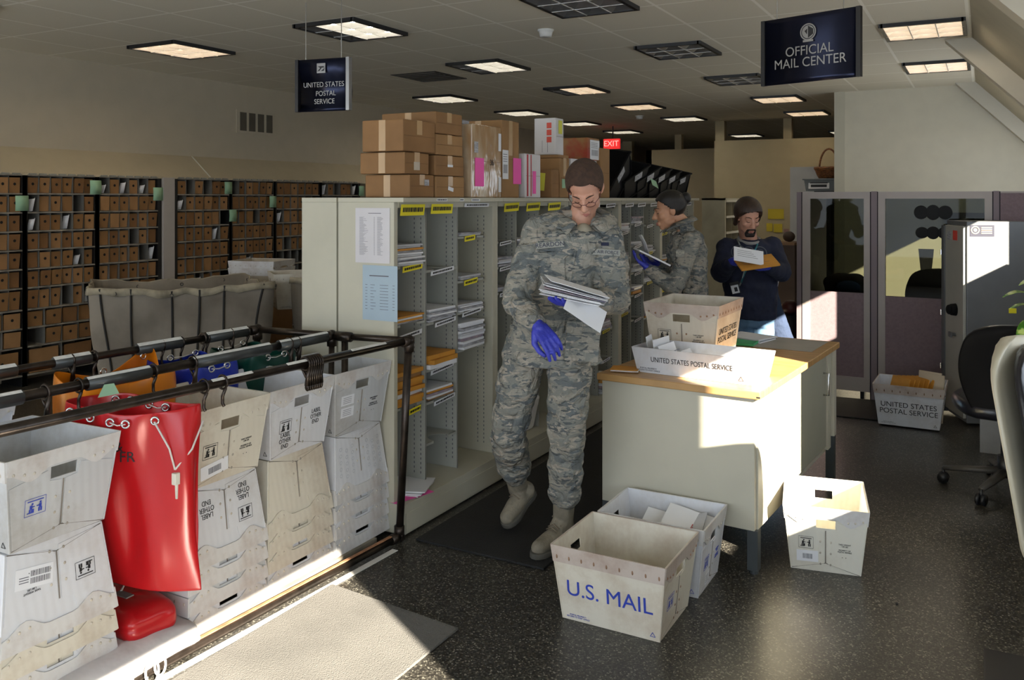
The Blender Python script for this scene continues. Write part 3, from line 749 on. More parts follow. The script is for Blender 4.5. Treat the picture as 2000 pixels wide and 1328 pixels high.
# ================================================================ CANVAS HAMPERS
CANV = pm('dirty_canvas', (0.25, 0.215, 0.17), 0.95, var=0.3, scale=3, bump=0.5, bscale=12, col2=(0.15, 0.125, 0.095))
WEB = pm('dark_webbing', (0.02, 0.018, 0.016), 0.8)
HEM = pm('frayed_canvas_hem', (0.36, 0.31, 0.22), 0.95, var=0.3, scale=12)
def hamper(label, C, zt, shrink, cat='canvas hamper', nst=4, seed=1):
    RR = random.Random(seed)
    c = sum((Vector((p[0], p[1], 0)) for p in C), Vector()) / 4
    t = thing('canvas_hamper', label, cat, (c.x, c.y, 0))
    N = 14; rim = []
    for i in range(4):
        a = Vector((*C[i], 0)); b_ = Vector((*C[(i + 1) % 4], 0))
        for k in range(N): rim.append((a.lerp(b_, k / N), i, k))
    rings = []; K = 9
    rz_ = [zt + RR.uniform(-0.012, 0.012) - 0.03 * sin(pi * k / N) for (p, i, k) in rim]
    for j in range(K + 1):
        f = j / K; ring = []
        for n, (p, i, k) in enumerate(rim):
            q = c + (p - c) * (1 - shrink * f)
            fold = 0.018 * sin(k * 2 * pi / 7 * 1.0 + i) * sin(pi * min(1, f * 1.2)) + 0.012 * sin(n * 1.7 + f * 5)
            q = q + (p - c).normalized() * fold
            ring.append((q.x, q.y, rz_[n] * (1 - f) + 0.17 * f))
        rings.append(ring)
    b = MB(); b.loft(rings, cap=False); b.f([b.v(p) for p in rings[-1]])
    b.build('canvas_body', CANV, t, True, solid=0.006)
    b = MB()
    for j in (0,):
        b.loft([[(p[0], p[1], p[2] + 0.006) for p in rings[0]], [(p[0] + (p[0] - c.x) * 0.012, p[1] + (p[1] - c.y) * 0.012, p[2] - 0.045 + 0.008 * sin(n * 2.1)) for n, p in enumerate(rings[0])]], cap=False)
    b.build('rolled_hem', HEM, t, True, solid=0.008, offs=1)
    for i in (0, 1, 3):
        for s_ in range(nst if i == 0 else 2):
            n = i * N + int((s_ + 0.7) * N / (nst if i == 0 else 2))
            b = MB(); b.tube([Vector(r_[n]) + (Vector((r_[n][0], r_[n][1], 0)) - c).normalized() * 0.008 for r_ in rings], 0.008, 6)
            b.build('webbing_strap', WEB, t)
    b = MB()
    for n in range(2, 4 * N, 4):
        p = Vector(rings[0][n]); q = (Vector((p.x, p.y, 0)) - c).normalized(); b.torus(p + q * 0.012 - Vector((0, 0, 0.03)) - q * 0.0, 0.011, 0.003, q, 10, 5)
        b.torus(p - q * 0.012 - Vector((0, 0, 0.03)), 0.011, 0.003, q, 10, 5)
    b.build('grommets', pm('tarnished_grommet', (0.08, 0.075, 0.07), 0.4, 0.8), t)
    b = MB(); b.hexa([(c.x + (p[0] - c.x) * 0.74, c.y + (p[1] - c.y) * 0.74, 0.10) for p in C], [(c.x + (p[0] - c.x) * 0.74, c.y + (p[1] - c.y) * 0.74, 0.17) for p in C]); b.build('wooden_base', pm('hamper_wood', (0.16, 0.10, 0.05), 0.7), t)
    for p in C:
        x = c.x + (p[0] - c.x) * 0.64; y = c.y + (p[1] - c.y) * 0.64
        b = MB(); b.cyl((x, y - 0.015, 0.05), (x, y + 0.015, 0.05), 0.05, seg=16); b.box(x - 0.02, x + 0.02, y - 0.02, y + 0.02, 0.05, 0.10); b.build('caster', DARK, t)
    return t
hamper('large dirty canvas hamper on casters with dark straps, in front of the letter cases', [(-5.57, 3.94), (-4.72, 4.91), (-5.45, 5.30), (-6.10, 4.35)], 0.965, 0.16, nst=6, seed=3)
hamper('second grey canvas hamper, half hidden by the steel cabinet end', [(-4.86, 5.22), (-4.0, 5.75), (-4.50, 6.65), (-5.35, 6.15)], 0.965, 0.10, nst=4, seed=5)
P = att(512, 520, 7.9)
SHADET = tubmat('grimy_tan_tub', (0.42, 0.36, 0.27), (0.22, 0.17, 0.12), 0.8)
tub('grimy tan tub, topmost of the two nested behind the large canvas hamper', (P.x, P.y, 0.755), 0.25, mat=SHADET, ends=(), group=None, detail=1)
tub('grimy tan tub, lower of the two nested behind the large canvas hamper', (P.x, P.y, 0.69), 0.25, mat=SHADET, ends=(), group=None, detail=1)
b = MB(); b.box(P.x - 0.2, P.x + 0.22, P.y - 0.15, P.y + 0.16, 0.001, 0.688); tag(b.build('cardboard_carton', CARD, bevel=0.005), 'tall carton hidden behind the hampers, carrying the two grimy tubs', 'carton')
P = att(566, 540, 7.2)
tub('dusty off white tub lying on the second hamper beside the steel cabinet', (P.x + 0.1, P.y, 0.71), 0.9, mat=TUBC, ends=(), detail=1)
# ================================================================ PIPE RACK WITH BAGS AND TUBS
PIPE = pm('dark_bronze_pipe', (0.055, 0.042, 0.034), 0.32, 0.75, var=0.4, scale=14)
SLEEVE = pm('grey_label_sleeve', (0.07, 0.075, 0.075), 0.35, 0.3)
rack = thing('mail_bag_rack', 'dark steel pipe rack with three long rails holding mail bags over stacked tubs', 'mail bag rack', (-2.8, 2.2, 0), 0)
XF0, XF1 = -2.31, -2.40       # front rail, far and near end
def rail(name, p, q, r, mat=None):
    b = MB(); b.cyl(p, q, r, seg=14); return b.build(name, mat or PIPE, rack, True)
F_far, F_near = Vector((-2.31, 3.25, 0.95)), Vector((-2.44, 0.9, 0.95))
M_far, M_near = Vector((-2.72, 3.20, 0.95)), Vector((-2.80, 0.9, 0.95))
B_far, B_near = Vector((-3.17, 3.17, 0.95)), Vector((-3.28, 0.9, 0.95))
fr = rail('front_rail', F_far, F_near, 0.017); md_ = rail('middle_rail', M_far, M_near, 0.018); bk = rail('back_rail', B_far, B_near, 0.016)
rail('cross_rail', B_far, M_far, 0.016); rail('cross_rail', M_far + Vector((0.02, 0, 0.0)), F_far, 0.016)
FOOT = Vector((-2.385, 3.28, 0.03))
rail('post', F_far, FOOT, 0.018); rail('post', B_far, Vector((-3.19, 3.17, 0.02)), 0.016); rail('post', M_far + Vector((0.07, 0.01, 0)), Vector((-2.66, 3.22, 0.02)), 0.016); rail('post', M_far + Vector((0, -0.0, 0)), Vector((-2.74, 3.20, 0.02)), 0.014)
rail('bottom_rail', FOOT, Vector((-2.475, 0.9, 0.03)), 0.017)
RUST = pm('worn_orange_edge', (0.42, 0.20, 0.10), 0.7, var=0.3, scale=20)
b = MB(); b.loft([[(FOOT.x - 0.012, 3.24, 0.045), (FOOT.x + 0.004, 3.24, 0.047), (FOOT.x + 0.004, 3.24, 0.051), (FOOT.x - 0.012, 3.24, 0.05)], [(-2.487, 0.9, 0.045), (-2.471, 0.9, 0.047), (-2.471, 0.9, 0.051), (-2.487, 0.9, 0.05)]])
b.build('worn_edge', RUST, rack)
b = MB(); b.box(-3.15, -2.47, 0.9, 3.22, 0.006, 0.028); b.build('bottom_board', pm('rack_board', (0.30, 0.26, 0.20), 0.8, var=0.3), rack)
for p in (F_far, M_far, B_far, FOOT):
    b = MB(); b.ball(p, 0.027, 14, 10); b.cyl(p, p + (Vector((0, -0.045, 0)) if p is not FOOT else Vector((0, 0, 0.05))), 0.024); b.cyl(p, p + (Vector((0, 0, -0.05)) if p is not FOOT else Vector((-0.005, -0.06, 0))), 0.024); b.build('elbow_fitting', PIPE, rack, True)
b = MB(); p = M_far + Vector((0.07, 0, 0)); b.cyl(p + Vector((-0.04, 0, 0)), p + Vector((0.045, 0, 0)), 0.023); b.build('tee_fitting', PIPE, rack, True)
WSTR = pm('white_label_strip', (0.70, 0.70, 0.68), 0.5, var=0.1, scale=40)
def along(p, q, y): return p.lerp(q, (y - p.y) / (q.y - p.y))
def strip(P0, P1, ya, yb, hh=0.011, sleeve=False, up=0.019):
    a = along(P0, P1, ya); c = along(P0, P1, yb)
    if sleeve:
        s_ = MB(); s_.cyl(a + Vector((0, 0, 0.0)), c, 0.025); s_.build('label_sleeve', SLEEVE, rack, True)
    b = MB(); n = Vector((0.55, -0.25, 0.8)).normalized(); o = n * (0.0262 if sleeve else up); u = Vector((0.8, 0, -0.55)).normalized() * hh
    b.hexa([a + o - u, c + o - u, c + o + u, a + o + u], [a + o - u + n * 0.002, c + o - u + n * 0.002, c + o + u + n * 0.002, a + o + u + n * 0.002])
    b.build('label_strip', WSTR, rack)
for ya, yb in ((3.08, 2.86), (2.68, 2.50), (2.33, 2.15)): strip(F_far, F_near, ya, yb, 0.006)
for ya, yb in ((3.16, 2.86), (2.80, 2.40), (2.20, 1.95), (1.72, 1.45), (1.25, 1.0)): strip(M_far, M_near, ya, yb, 0.006, True)
for ya, yb in ((3.10, 2.86), (2.72, 2.50), (2.28, 2.13), (1.98, 1.75)): strip(B_far, B_near, ya, yb, 0.009, True)
# hooks and hanging clips on the rails
def hook(P0, P1, y, name='hook', side=0.0):
    c = along(P0, P1, y); b = MB()
    b.torus(c, 0.024, 0.0045, (0, 1, 0), 16, 6)
    b.tube([c + Vector((0.015, 0, -0.02)), c + Vector((0.0, 0.0, -0.05)), c + Vector((0.0, side, -0.075)), c + Vector((0.008, side, -0.085))], 0.006, 6)
    return b.build(name, PIPE, rack, True)
def cleat(P0, P1, y, n=1):
    for k in range(n):
        c = along(P0, P1, y + k * 0.012); b = MB()
        b.torus(c, 0.025, 0.005, (0, 1, 0), 16, 6)
        b.tube([c + Vector((0.024, 0, -0.01)), c + Vector((0.014, 0.0, -0.05)), c + Vector((0.012, 0, -0.085))], [0.006, 0.008, 0.012], 8)
        b.tube([c + Vector((-0.018, 0, -0.016)), c + Vector((0.006, 0, -0.055))], 0.005, 6)
        b.ball(c + Vector((0.012, 0, -0.092)), (0.012, 0.008, 0.016), 10, 6)
        b.build('cleat', PIPE, rack, True)
cleat(F_far, F_near, 2.60, 7)
cleat(M_far, M_near, 2.97, 1); cleat(M_far, M_near, 2.92, 1); cleat(M_far, M_near, 2.40, 1); cleat(M_far, M_near, 1.80, 1)
cleat(B_far, B_near, 2.20, 1); cleat(B_far, B_near, 3.0, 1)
for y in (2.12, 2.20): hook(F_far, F_near, y)
for y in (1.92, 2.22): hook(M_far, M_near, y)
for y in (2.62, 2.30, 2.86, 3.1, 2.72, 2.84): hook(B_far, B_near, y)
# white strip on the floor beside the rack
b = MB(); b.hexa([(-2.365, 3.20, 0.001), (-2.335, 3.20, 0.001), (-2.43, 0.9, 0.001), (-2.46, 0.9, 0.001)], [(-2.365, 3.20, 0.004), (-2.335, 3.20, 0.004), (-2.43, 0.9, 0.004), (-2.46, 0.9, 0.004)])
tag(b.build('floor_tape', pm('white_floor_tape', (0.72, 0.70, 0.66), 0.6, var=0.15)), 'worn white tape line on the floor along the bag rack', 'tape')

# ---- tub stacks (end faces toward +X)
XT = -2.73
cols = [(1.69, 'left stack beside the red bag'), (2.350, 'stack right of the red bag'), (2.748, 'middle rack stack'), (3.146, 'last rack stack by the corner post')]
mats = [[TUBG, TUBW, TUBC, TUBW, TUBC, TUBW], [TUBC, TUBW, TUBW, TUBG, TUBW, TUBW], [TUBW, TUBC, TUBC, TUBC, TUBW, TUBW], [TUBG, TUBW, TUBG, TUBW, TUBG, TUBW]]
tops = [dict(ends=('figures_blue',), label='dirty grey mail tub standing upright on the left stack, at the left edge'),
        dict(ends=('figures', 'weight'), sticker=[(-0.38, 0.055, 0.13, 0.052, 'barcode', 0.12)], label='yellowed upright mail tub with barcode sticker, right of the red bag', side=[('S', 'UNITED STATES\nPOSTAL SERVICE', 0.045, BLACK)]),
        dict(ends=('figures', 'label_other_end'), label='upright white mail tub printed LABEL OTHER END twice, under the front rail'),
        dict(ends=('weight',), sticker=[(-0.55, 0.155, 0.085, 0.045, 'lines', 0), (-0.55, 0.10, 0.085, 0.045, 'lines', 0)], label='upright grey mail tub with two stacked labels, nearest the corner post', side=[('S', 'UNITED STATES\nPOSTAL SERVICE', 0.045, BLACK)])]
invs = [dict(ends=('weight', 'figures'), sticker=[(0.45, 0.03 + 0.06, 0.12, 0.06, 'barcode2', pi - 0.12)]),
        dict(ends=('label_other_end', 'figures_right'), side=[('S', 'UNITED STATES\nPOSTAL SERVICE', 0.045, BLACK), ('N', 'UNITED STATES\nPOSTAL SERVICE', 0.045, BLACK)]),
        dict(ends=()), dict(ends=('dots',))]
invl = ['upturned white mail tub with torn barcode label, left stack, under the upright one', 'upturned bright white tub printed LABEL OTHER END, beside the red bag bottom',
        'upturned plain cream mail tub in the middle of the rack', 'upturned mail tub printed with faint rings, nearest the corner post']
lv = ['second upturned tub from the top', 'third upturned tub from the top', 'lowest upturned tub']
for ci, (y, cn) in enumerate(cols):
    tp = dict(tops[ci]); lb = tp.pop('label')
    jx = (0.0, 0.025, 0.018, 0.025)[ci]
    tub(lb, (XT + jx, y, 0.545), (0.03, 0.0, 0.0, -0.03)[ci], mat=mats[ci][0], **tp)
    tub(invl[ci], (XT + jx - 0.01, y, 0.256), (0.0, 0.02, 0.01, 0.0)[ci], inv=True, mat=mats[ci][1], covered=True, **invs[ci])
    for k in range(3):
        tub('%s in the %s' % (lv[k], cn), (XT + jx - 0.01 + R.uniform(-0.0012, 0.0012), y + R.uniform(-0.0012, 0.0012), 0.181 - 0.075 * k), 0, inv=True, mat=mats[ci][2 + k], ends=(), end2=False)
# second row behind
tub('white tub with dark hand hole, behind the left stack under the middle rail', (-3.18, 1.62, 0.625), 0, mat=TUBW, ends=())
tub('upturned tub carrying the white tub behind the left stack', (-3.19, 1.62, 0.335), 0, inv=True, mat=TUBG, ends=(), end2=False)
tub('upturned tub at the bottom, behind the left stack', (-3.19, 1.62, 0.03), 0, inv=True, mat=TUBG, ends=(), end2=False)

# ---- hanging bags
def vinyl(name, c):
    return pm(name, c, 0.28, var=0.12, scale=5, bump=0.5, bscale=7, stretch=(1, 1, 0.45))
def lerp(a, b_, t_): return a + (b_ - a) * t_
def bag(name, label, mouth, bottom, mat, foldamp=0.02, levels=18, seed=1, group=None, bulge=0.03):
    """mouth and bottom: closed lists with equal length of 3D points"""
    RR = random.Random(seed); n0 = len(mouth); sub = 5
    def dense(P):
        out = []
        for i in range(n0):
            p0, p1, p2, p3 = (Vector(P[(i + k) % n0]) for k in (-1, 0, 1, 2))
            for s_ in range(sub):
                t_ = s_ / sub
                out.append(0.5 * ((2 * p1) + (p2 - p0) * t_ + (2 * p0 - 5 * p1 + 4 * p2 - p3) * t_ ** 2 + (3 * p1 - p0 - 3 * p2 + p3) * t_ ** 3) if s_ else p1)
        return out
    A, Bt = dense(mouth), dense(bottom); c = sum(A, Vector()) / len(A); c2 = sum(Bt, Vector()) / len(Bt)
    t = thing(name, label, 'mail bag', (c.x, c.y, c.z), 0, group)
    ph = [RR.uniform(0, 6.28) for _ in range(4)]
    rings = []
    for j in range(levels + 1):
        f = j / levels; e = f * f * (3 - 2 * f) * 0.5 + f * 0.5; ring = []
        for i, (a, q) in enumerate(zip(A, Bt)):
            p = a.lerp(q, e); cc = c.lerp(c2, e); d = p - cc; d.z = 0
            if d.length > 1e-5: d.normalize()
            w_ = sin(pi * f) ** 0.8
            u = i / len(A) * 2 * pi
            p = p + d * (bulge * w_ + foldamp * w_ * (sin(u * 5 + ph[0] + f * 3.0) * 0.6 + sin(u * 9 + ph[1] - f * 4) * 0.4))
            ring.append(p)
        rings.append(ring)
    b = MB(); b.loft(rings, cap=False); b.f([b.v(p) for p in rings[-1]])
    b.build('bag_body', mat, t, True, solid=0.003, sub=1)
    return t, A
RED = vinyl('red_vinyl', (0.50, 0.008, 0.012)); ORA = vinyl('orange_nylon', (0.72, 0.22, 0.01)); BLU = vinyl('blue_nylon', (0.01, 0.03, 0.35)); GRN = vinyl('dark_green_nylon', (0.004, 0.05, 0.035))
mz = 0.885
mouth = [(-2.86, 1.935, mz), (-2.70, 1.925, mz - 0.01), (-2.55, 1.935, mz - 0.015), (-2.45, 2.02, mz - 0.01), (-2.40, 2.13, mz), (-2.48, 2.14, mz - 0.01), (-2.62, 2.125, mz - 0.01), (-2.76, 2.125, mz), (-2.88, 2.08, mz - 0.01)]
bot = [(-2.80, 1.97, 0.295), (-2.68, 1.955, 0.28), (-2.55, 1.965, 0.275), (-2.44, 2.00, 0.27), (-2.345, 2.09, 0.262), (-2.44, 2.035, 0.28), (-2.56, 2.00, 0.285), (-2.66, 1.99, 0.285), (-2.76, 1.99, 0.295)]
rb, A = bag('mail_bag', 'shiny red vinyl mail bag hanging open from the rack between the tub stacks', mouth, bot, RED, 0.030, seed=4, bulge=0.004)
CORD = pm('white_cord', (0.66, 0.62, 0.58), 0.7)
def eyelets(t, pts, n=(0.5, -0.85, 0), link=True):
    for p in pts:
        b = MB(); b.torus(p, 0.0125, 0.0038, n, 16, 8); b.build('eyelet', CHROME, t, True)
    if link:
        for a, c in zip(pts[::2], pts[1::2]):
            b = MB(); b.tube([a, (Vector(a) + Vector(c)) / 2 + Vector((0.003, -0.004, -0.006)), c], 0.0022, 6); b.build('lacing', CORD, t, True)
ev = [Vector(p) for p in ((-2.80, 1.912, 0.855), (-2.68, 1.905, 0.850), (-2.585, 1.910, 0.845), (-2.53, 1.928, 0.842), (-2.455, 1.985, 0.850))]
eyelets(rb, ev)
eyelets(rb, [Vector(p) for p in ((-2.81, 2.10, 0.86), (-2.74, 2.11, 0.862), (-2.64, 2.11, 0.858), (-2.56, 2.115, 0.856))])
b = MB(); k0 = ev[4] + Vector((0.01, -0.01, 0)); b.tube([k0, k0 + Vector((0.02, 0.045, -0.10)), k0 + Vector((0.035, 0.055, -0.17))], 0.0035, 6)
b.tube([(-2.375, 2.12, 0.83), (-2.385, 2.08, 0.74), k0 + Vector((0.035, 0.055, -0.17))], 0.0035, 6); b.build('draw_cord', CORD, rb, True)
b = MB(); c = k0 + Vector((0.037, 0.055, -0.20)); b.box(c.x - 0.008, c.x + 0.012, c.y - 0.010, c.y + 0.010, c.z - 0.02, c.z + 0.02); b.box(c.x - 0.004, c.x + 0.006, c.y + 0.0, c.y + 0.018, c.z - 0.07, c.z - 0.01); b.build('cord_clamp', pm('ivory_clamp', (0.7, 0.68, 0.58), 0.4), rb, bevel=0.002)
# orange, blue and green bags between the middle and back rails
def quadring(c4, z, n=8, zj=()):
    P = []
    for i in range(4):
        a = Vector((*c4[i], z)); b_ = Vector((*c4[(i + 1) % 4], z)); P.append(a); P.append((a + b_) / 2 + Vector((0, 0, -0.025)))
    for k, dz in enumerate(zj): P[k].z += dz
    return P
def hbag(label, c4, mat, seed, zj=(), z=0.90, lo=0.22):
    mo = quadring(c4, z, zj=zj); c = sum((Vector((*p, 0)) for p in c4), Vector()) / 4
    bt = [Vector((min(-3.01, c.x - 0.06 + (p.x - c.x) * 0.75), c.y + (p.y - c.y) * 0.55, lo)) for p in mo]
    return bag('mail_bag', label, mo, bt, mat, 0.02, 12, seed)
o_, _ = hbag('orange nylon mail bag slung open between the middle and back rails', [(-3.20, 2.12), (-2.90, 2.06), (-2.88, 2.42), (-3.20, 2.56)], ORA, 11, z=0.925, zj=(0.0, -0.02, 0.0, -0.01, 0.0, -0.02, 0.035, -0.03))
eyelets(o_, [Vector((-3.19, 2.52, 0.92)), Vector((-3.18, 2.32, 0.89))], (1, 0, 0), False)
u_, _ = hbag('blue nylon mail bag hanging between the orange and green bags', [(-3.22, 2.56), (-2.90, 2.54), (-2.88, 2.76), (-3.18, 2.82)], BLU, 12)
eyelets(u_, [Vector((-2.885, 2.62, 0.875)), Vector((-2.878, 2.70, 0.878)), Vector((-3.165, 2.64, 0.895)), Vector((-3.165, 2.78, 0.895))], (1, -0.3, 0))
g_, _ = hbag('dark green mail bag hanging at the far end of the rack', [(-3.20, 2.90), (-2.90, 2.86), (-2.87, 3.12), (-3.16, 3.14)], GRN, 13)
eyelets(g_, [Vector((-3.165, 2.93, 0.89)), Vector((-3.165, 3.07, 0.90)), Vector((-2.885, 2.95, 0.87)), Vector((-2.87, 3.04, 0.875))], (1, -0.3, 0))
# green tag
b = MB(); b.M = frame(along(M_far, M_near, 2.03) + Vector((0.03, -0.02, -0.03)), (0.5, 0.8, 0.1), (0, 0, 1)); b.poly([(-0.035, -0.02, 0), (0.035, -0.02, 0), (0.022, 0.02, 0), (-0.01, 0.022, 0)])
tag(b.build('paper_tag', GNOTE, solid=0.001), 'small green printed tag tucked behind the red bag lip', 'tag')
# folded red bag and white sack lying on the rack bottom
def pillow(name, label, pts, z0, h, mat, cat, seed=1, amp=0.012):
    RR = random.Random(seed); c = sum((Vector((*p, 0)) for p in pts), Vector()) / len(pts)
    t = thing(name, label, cat, (c.x, c.y, z0)); n = len(pts); sub = 5; ring = []
    for i in range(n):
        a = Vector((*pts[i], 0)); b_ = Vector((*pts[(i + 1) % n], 0))
        for k in range(sub): ring.append(a.lerp(b_, k / sub))
    rings = []
    for (s_, z_) in ((0.90, 0.0), (1.0, 0.12), (1.02, 0.35), (0.98, 0.55), (1.0, 0.6), (0.96, 0.8), (0.7, 1.0), (0.35, 1.02), (0.05, 1.0)):
        rings.append([(c.x + (p.x - c.x) * s_ + RR.uniform(-amp, amp), c.y + (p.y - c.y) * s_ + RR.uniform(-amp, amp), z0 + h * z_ * (1 + RR.uniform(-0.06, 0.06) if z_ > 0 else 1)) for p in ring])
    b = MB(); b.loft(rings); b.build('body', mat, t, True, sub=1)
    return t
fb = pillow('mail_bag', 'folded red vinyl bag with a grey tag, lying under the hanging red bag', [(-2.86, 1.94), (-2.50, 1.92), (-2.47, 2.10), (-2.78, 2.17)], 0.10, 0.105, RED, 'mail bag', 3, 0.006)
b = MB(); b.box(-2.63, -2.56, 1.955, 1.985, 0.238, 0.242); b.build('tag_plate', pm('grey_tag', (0.2, 0.2, 0.2), 0.4, 0.5), fb); b = MB(); b.tube([(-2.62, 1.98, 0.243), (-2.66, 2.03, 0.25), (-2.655, 2.06, 0.29)], 0.004, 6); b.build('tie', CORD, fb)
SACK = pm('white_sack_cloth', (0.66, 0.63, 0.62), 0.85, var=0.15, bump=0.4, bscale=18)
ws = pillow('mail_bag', 'crumpled white sack lying on the rack bottom in the sun', [(-2.80, 1.90), (-2.49, 1.50), (-2.42, 1.80), (-2.42, 2.16), (-2.62, 2.20)], 0.03, 0.085, SACK, 'mail bag', 8, 0.014)
b = MB()
for k, (y, r_) in enumerate(((1.93, 0.035), (1.97, 0.03), (1.90, 0.04))): b.torus((-2.40 - 0.01 * k, y, 0.045), r_, 0.004, (0.9, 0.3, 0.2), 16, 6)
b.build('cord_loop', CORD, ws, True)
# ================================================================ MAIL PIECES
ENVM = {'white': PAPER, 'news': PAPER2, 'kraft': MANILA, 'grey': pm('grey_envelope', (0.50, 0.51, 0.54), 0.6, var=0.1), 'glossy': pm('glossy_flyer', (0.40, 0.30, 0.32), 0.3, var=0.6, scale=14, col2=(0.10, 0.12, 0.20)), 'brownk': CARD2}
etpl = {}
def envelope(kind, L_, W_, T_=0.003, curl=0.0):
    key = (kind, L_, W_, T_, curl)
    if key not in etpl:
        b = MB(); n = 6
        up = []
        for i in range(n + 1):
            a = i / n; up.append((-L_ / 2 + L_ * a, curl * (a - 0.5) ** 2 * 4 + 0.0006 * (1 + sin(a * 7))))
        b.loft([[(x, y, z) for x, z in up] + [(x, y, z + T_) for x, z in up[::-1]] for y in (-W_ / 2, W_ / 2)])
        o = b.build('envelope', ENVM[kind]); etpl[key] = o; return o
    o = etpl[key].copy(); COL.objects.link(o); return o
KN = {'white': 'white envelope', 'news': 'grey printed catalogue', 'kraft': 'orange-brown kraft envelope', 'grey': 'grey envelope', 'glossy': 'glossy flyer', 'brownk': 'brown card mailer'}
def pile(where, x, y, z, kinds, L_=0.26, W_=0.24, T_=0.006, rot=0.0, jit=0.012, curl=0.0, group=True):
    zz = z + 0.001
    cnt = {}
    for k in kinds: cnt[k] = cnt.get(k, 0) + 1
    seen = {}
    for i, k in enumerate(kinds):
        o = envelope(k, L_, W_, T_, curl); o.location = (x + R.uniform(-jit, jit), y + R.uniform(-jit, jit), zz); o.rotation_euler = (0, 0, rot + R.uniform(-0.08, 0.08)); zz += T_ + 0.0014
        seen[k] = seen.get(k, 0) + 1
        o.name = {'news': 'catalogue', 'glossy': 'flyer', 'brownk': 'card_mailer'}.get(k, 'envelope')
        tag(o, '%s in the pile %s' % (KN[k], where), 'mail', 'mail pieces ' + where)
        
# ================================================================ STEEL SORTING CABINETS
XP, XB_ = -2.46, -2.80
CT = 1.605
UN = [('cabinet nearest the camera', 3.34), ('cabinet behind the man with glasses', 4.31), ('cabinet at his right elbow', 5.28), ('cabinet before the woman', 6.25), ('last cabinet of the row', 7.22)]
def tagpart(t, y, z, wd, mat, x=XP, ang=0.0, name='shelf_label', hg=0.022):
    b = MB(); b.M = frame((x + 0.006, y, z), (0, 1, 0.12 * ang), (0.15, 0, 1))
    b.box(-wd / 2, wd / 2, -hg / 2, hg / 2, 0, 0.001); o = b.build(name, mat, t)
    b = MB(); b.M = frame((x + 0.008, y, z), (0, 1, 0.12 * ang), (0.15, 0, 1)); q = -wd * 0.42
    while q < wd * 0.38:
        l_ = R.uniform(0.006, 0.016); b.box(q, min(q + l_, wd * 0.42), -hg * 0.18, hg * 0.22, 0, 0.0004); q += l_ + 0.004
    b.build('label_print', BLACK, o)
def shelf(t, y0, y1, z, notch=True):
    b = MB(); x1 = XP - 0.035; x0 = XB_ + 0.01; ym = (y0 + y1) / 2; n = 12
    if not notch: b.box(x0, x1, y0 + 0.003, y1 - 0.003, z - 0.012, z)
    else:
        pts = [(x0, y0 + 0.003), (x0, y1 - 0.003), (x1, y1 - 0.003)]
        for k in range(n + 1):
            a = k / n; yy = ym + 0.07 - 0.14 * a; pts.append((x1 - 0.075 * sin(pi * a) ** 0.6, yy))
        pts.append((x1, y0 + 0.003))
        b.loft([[(p[0], p[1], z - 0.002) for p in pts], [(p[0], p[1], z) for p in pts]])
        for a, c in ((y0 + 0.003, ym - 0.07), (ym + 0.07, y1 - 0.003)): b.box(x1 - 0.003, x1, a, c, z - 0.014, z)
    b.build('shelf', STEELI, t)
YC = [0.03, 0.31, 0.61, 0.90]
SHZ = {0: [[1.27, 0.985, 0.58], [1.235, 0.965, 0.725, 0.56, 0.35], [1.395, 1.155, 0.985, 0.78]],
       1: [[1.35, 1.2, 1.05], [1.3, 1.0, 0.7], [1.3, 1.0, 0.6]], 2: [[1.3, 1.0, 0.7], [1.25, 0.9, 0.6], [1.3, 1.0, 0.62, 0.4]],
       3: [[1.34, 1.12, 0.93, 0.70], [1.40, 1.22, 1.0, 0.82, 0.62], [1.38, 1.15, 0.9, 0.6]], 4: [[1.3, 1.05, 0.8], [1.3, 1.05, 0.8], [1.3, 1.0]]}
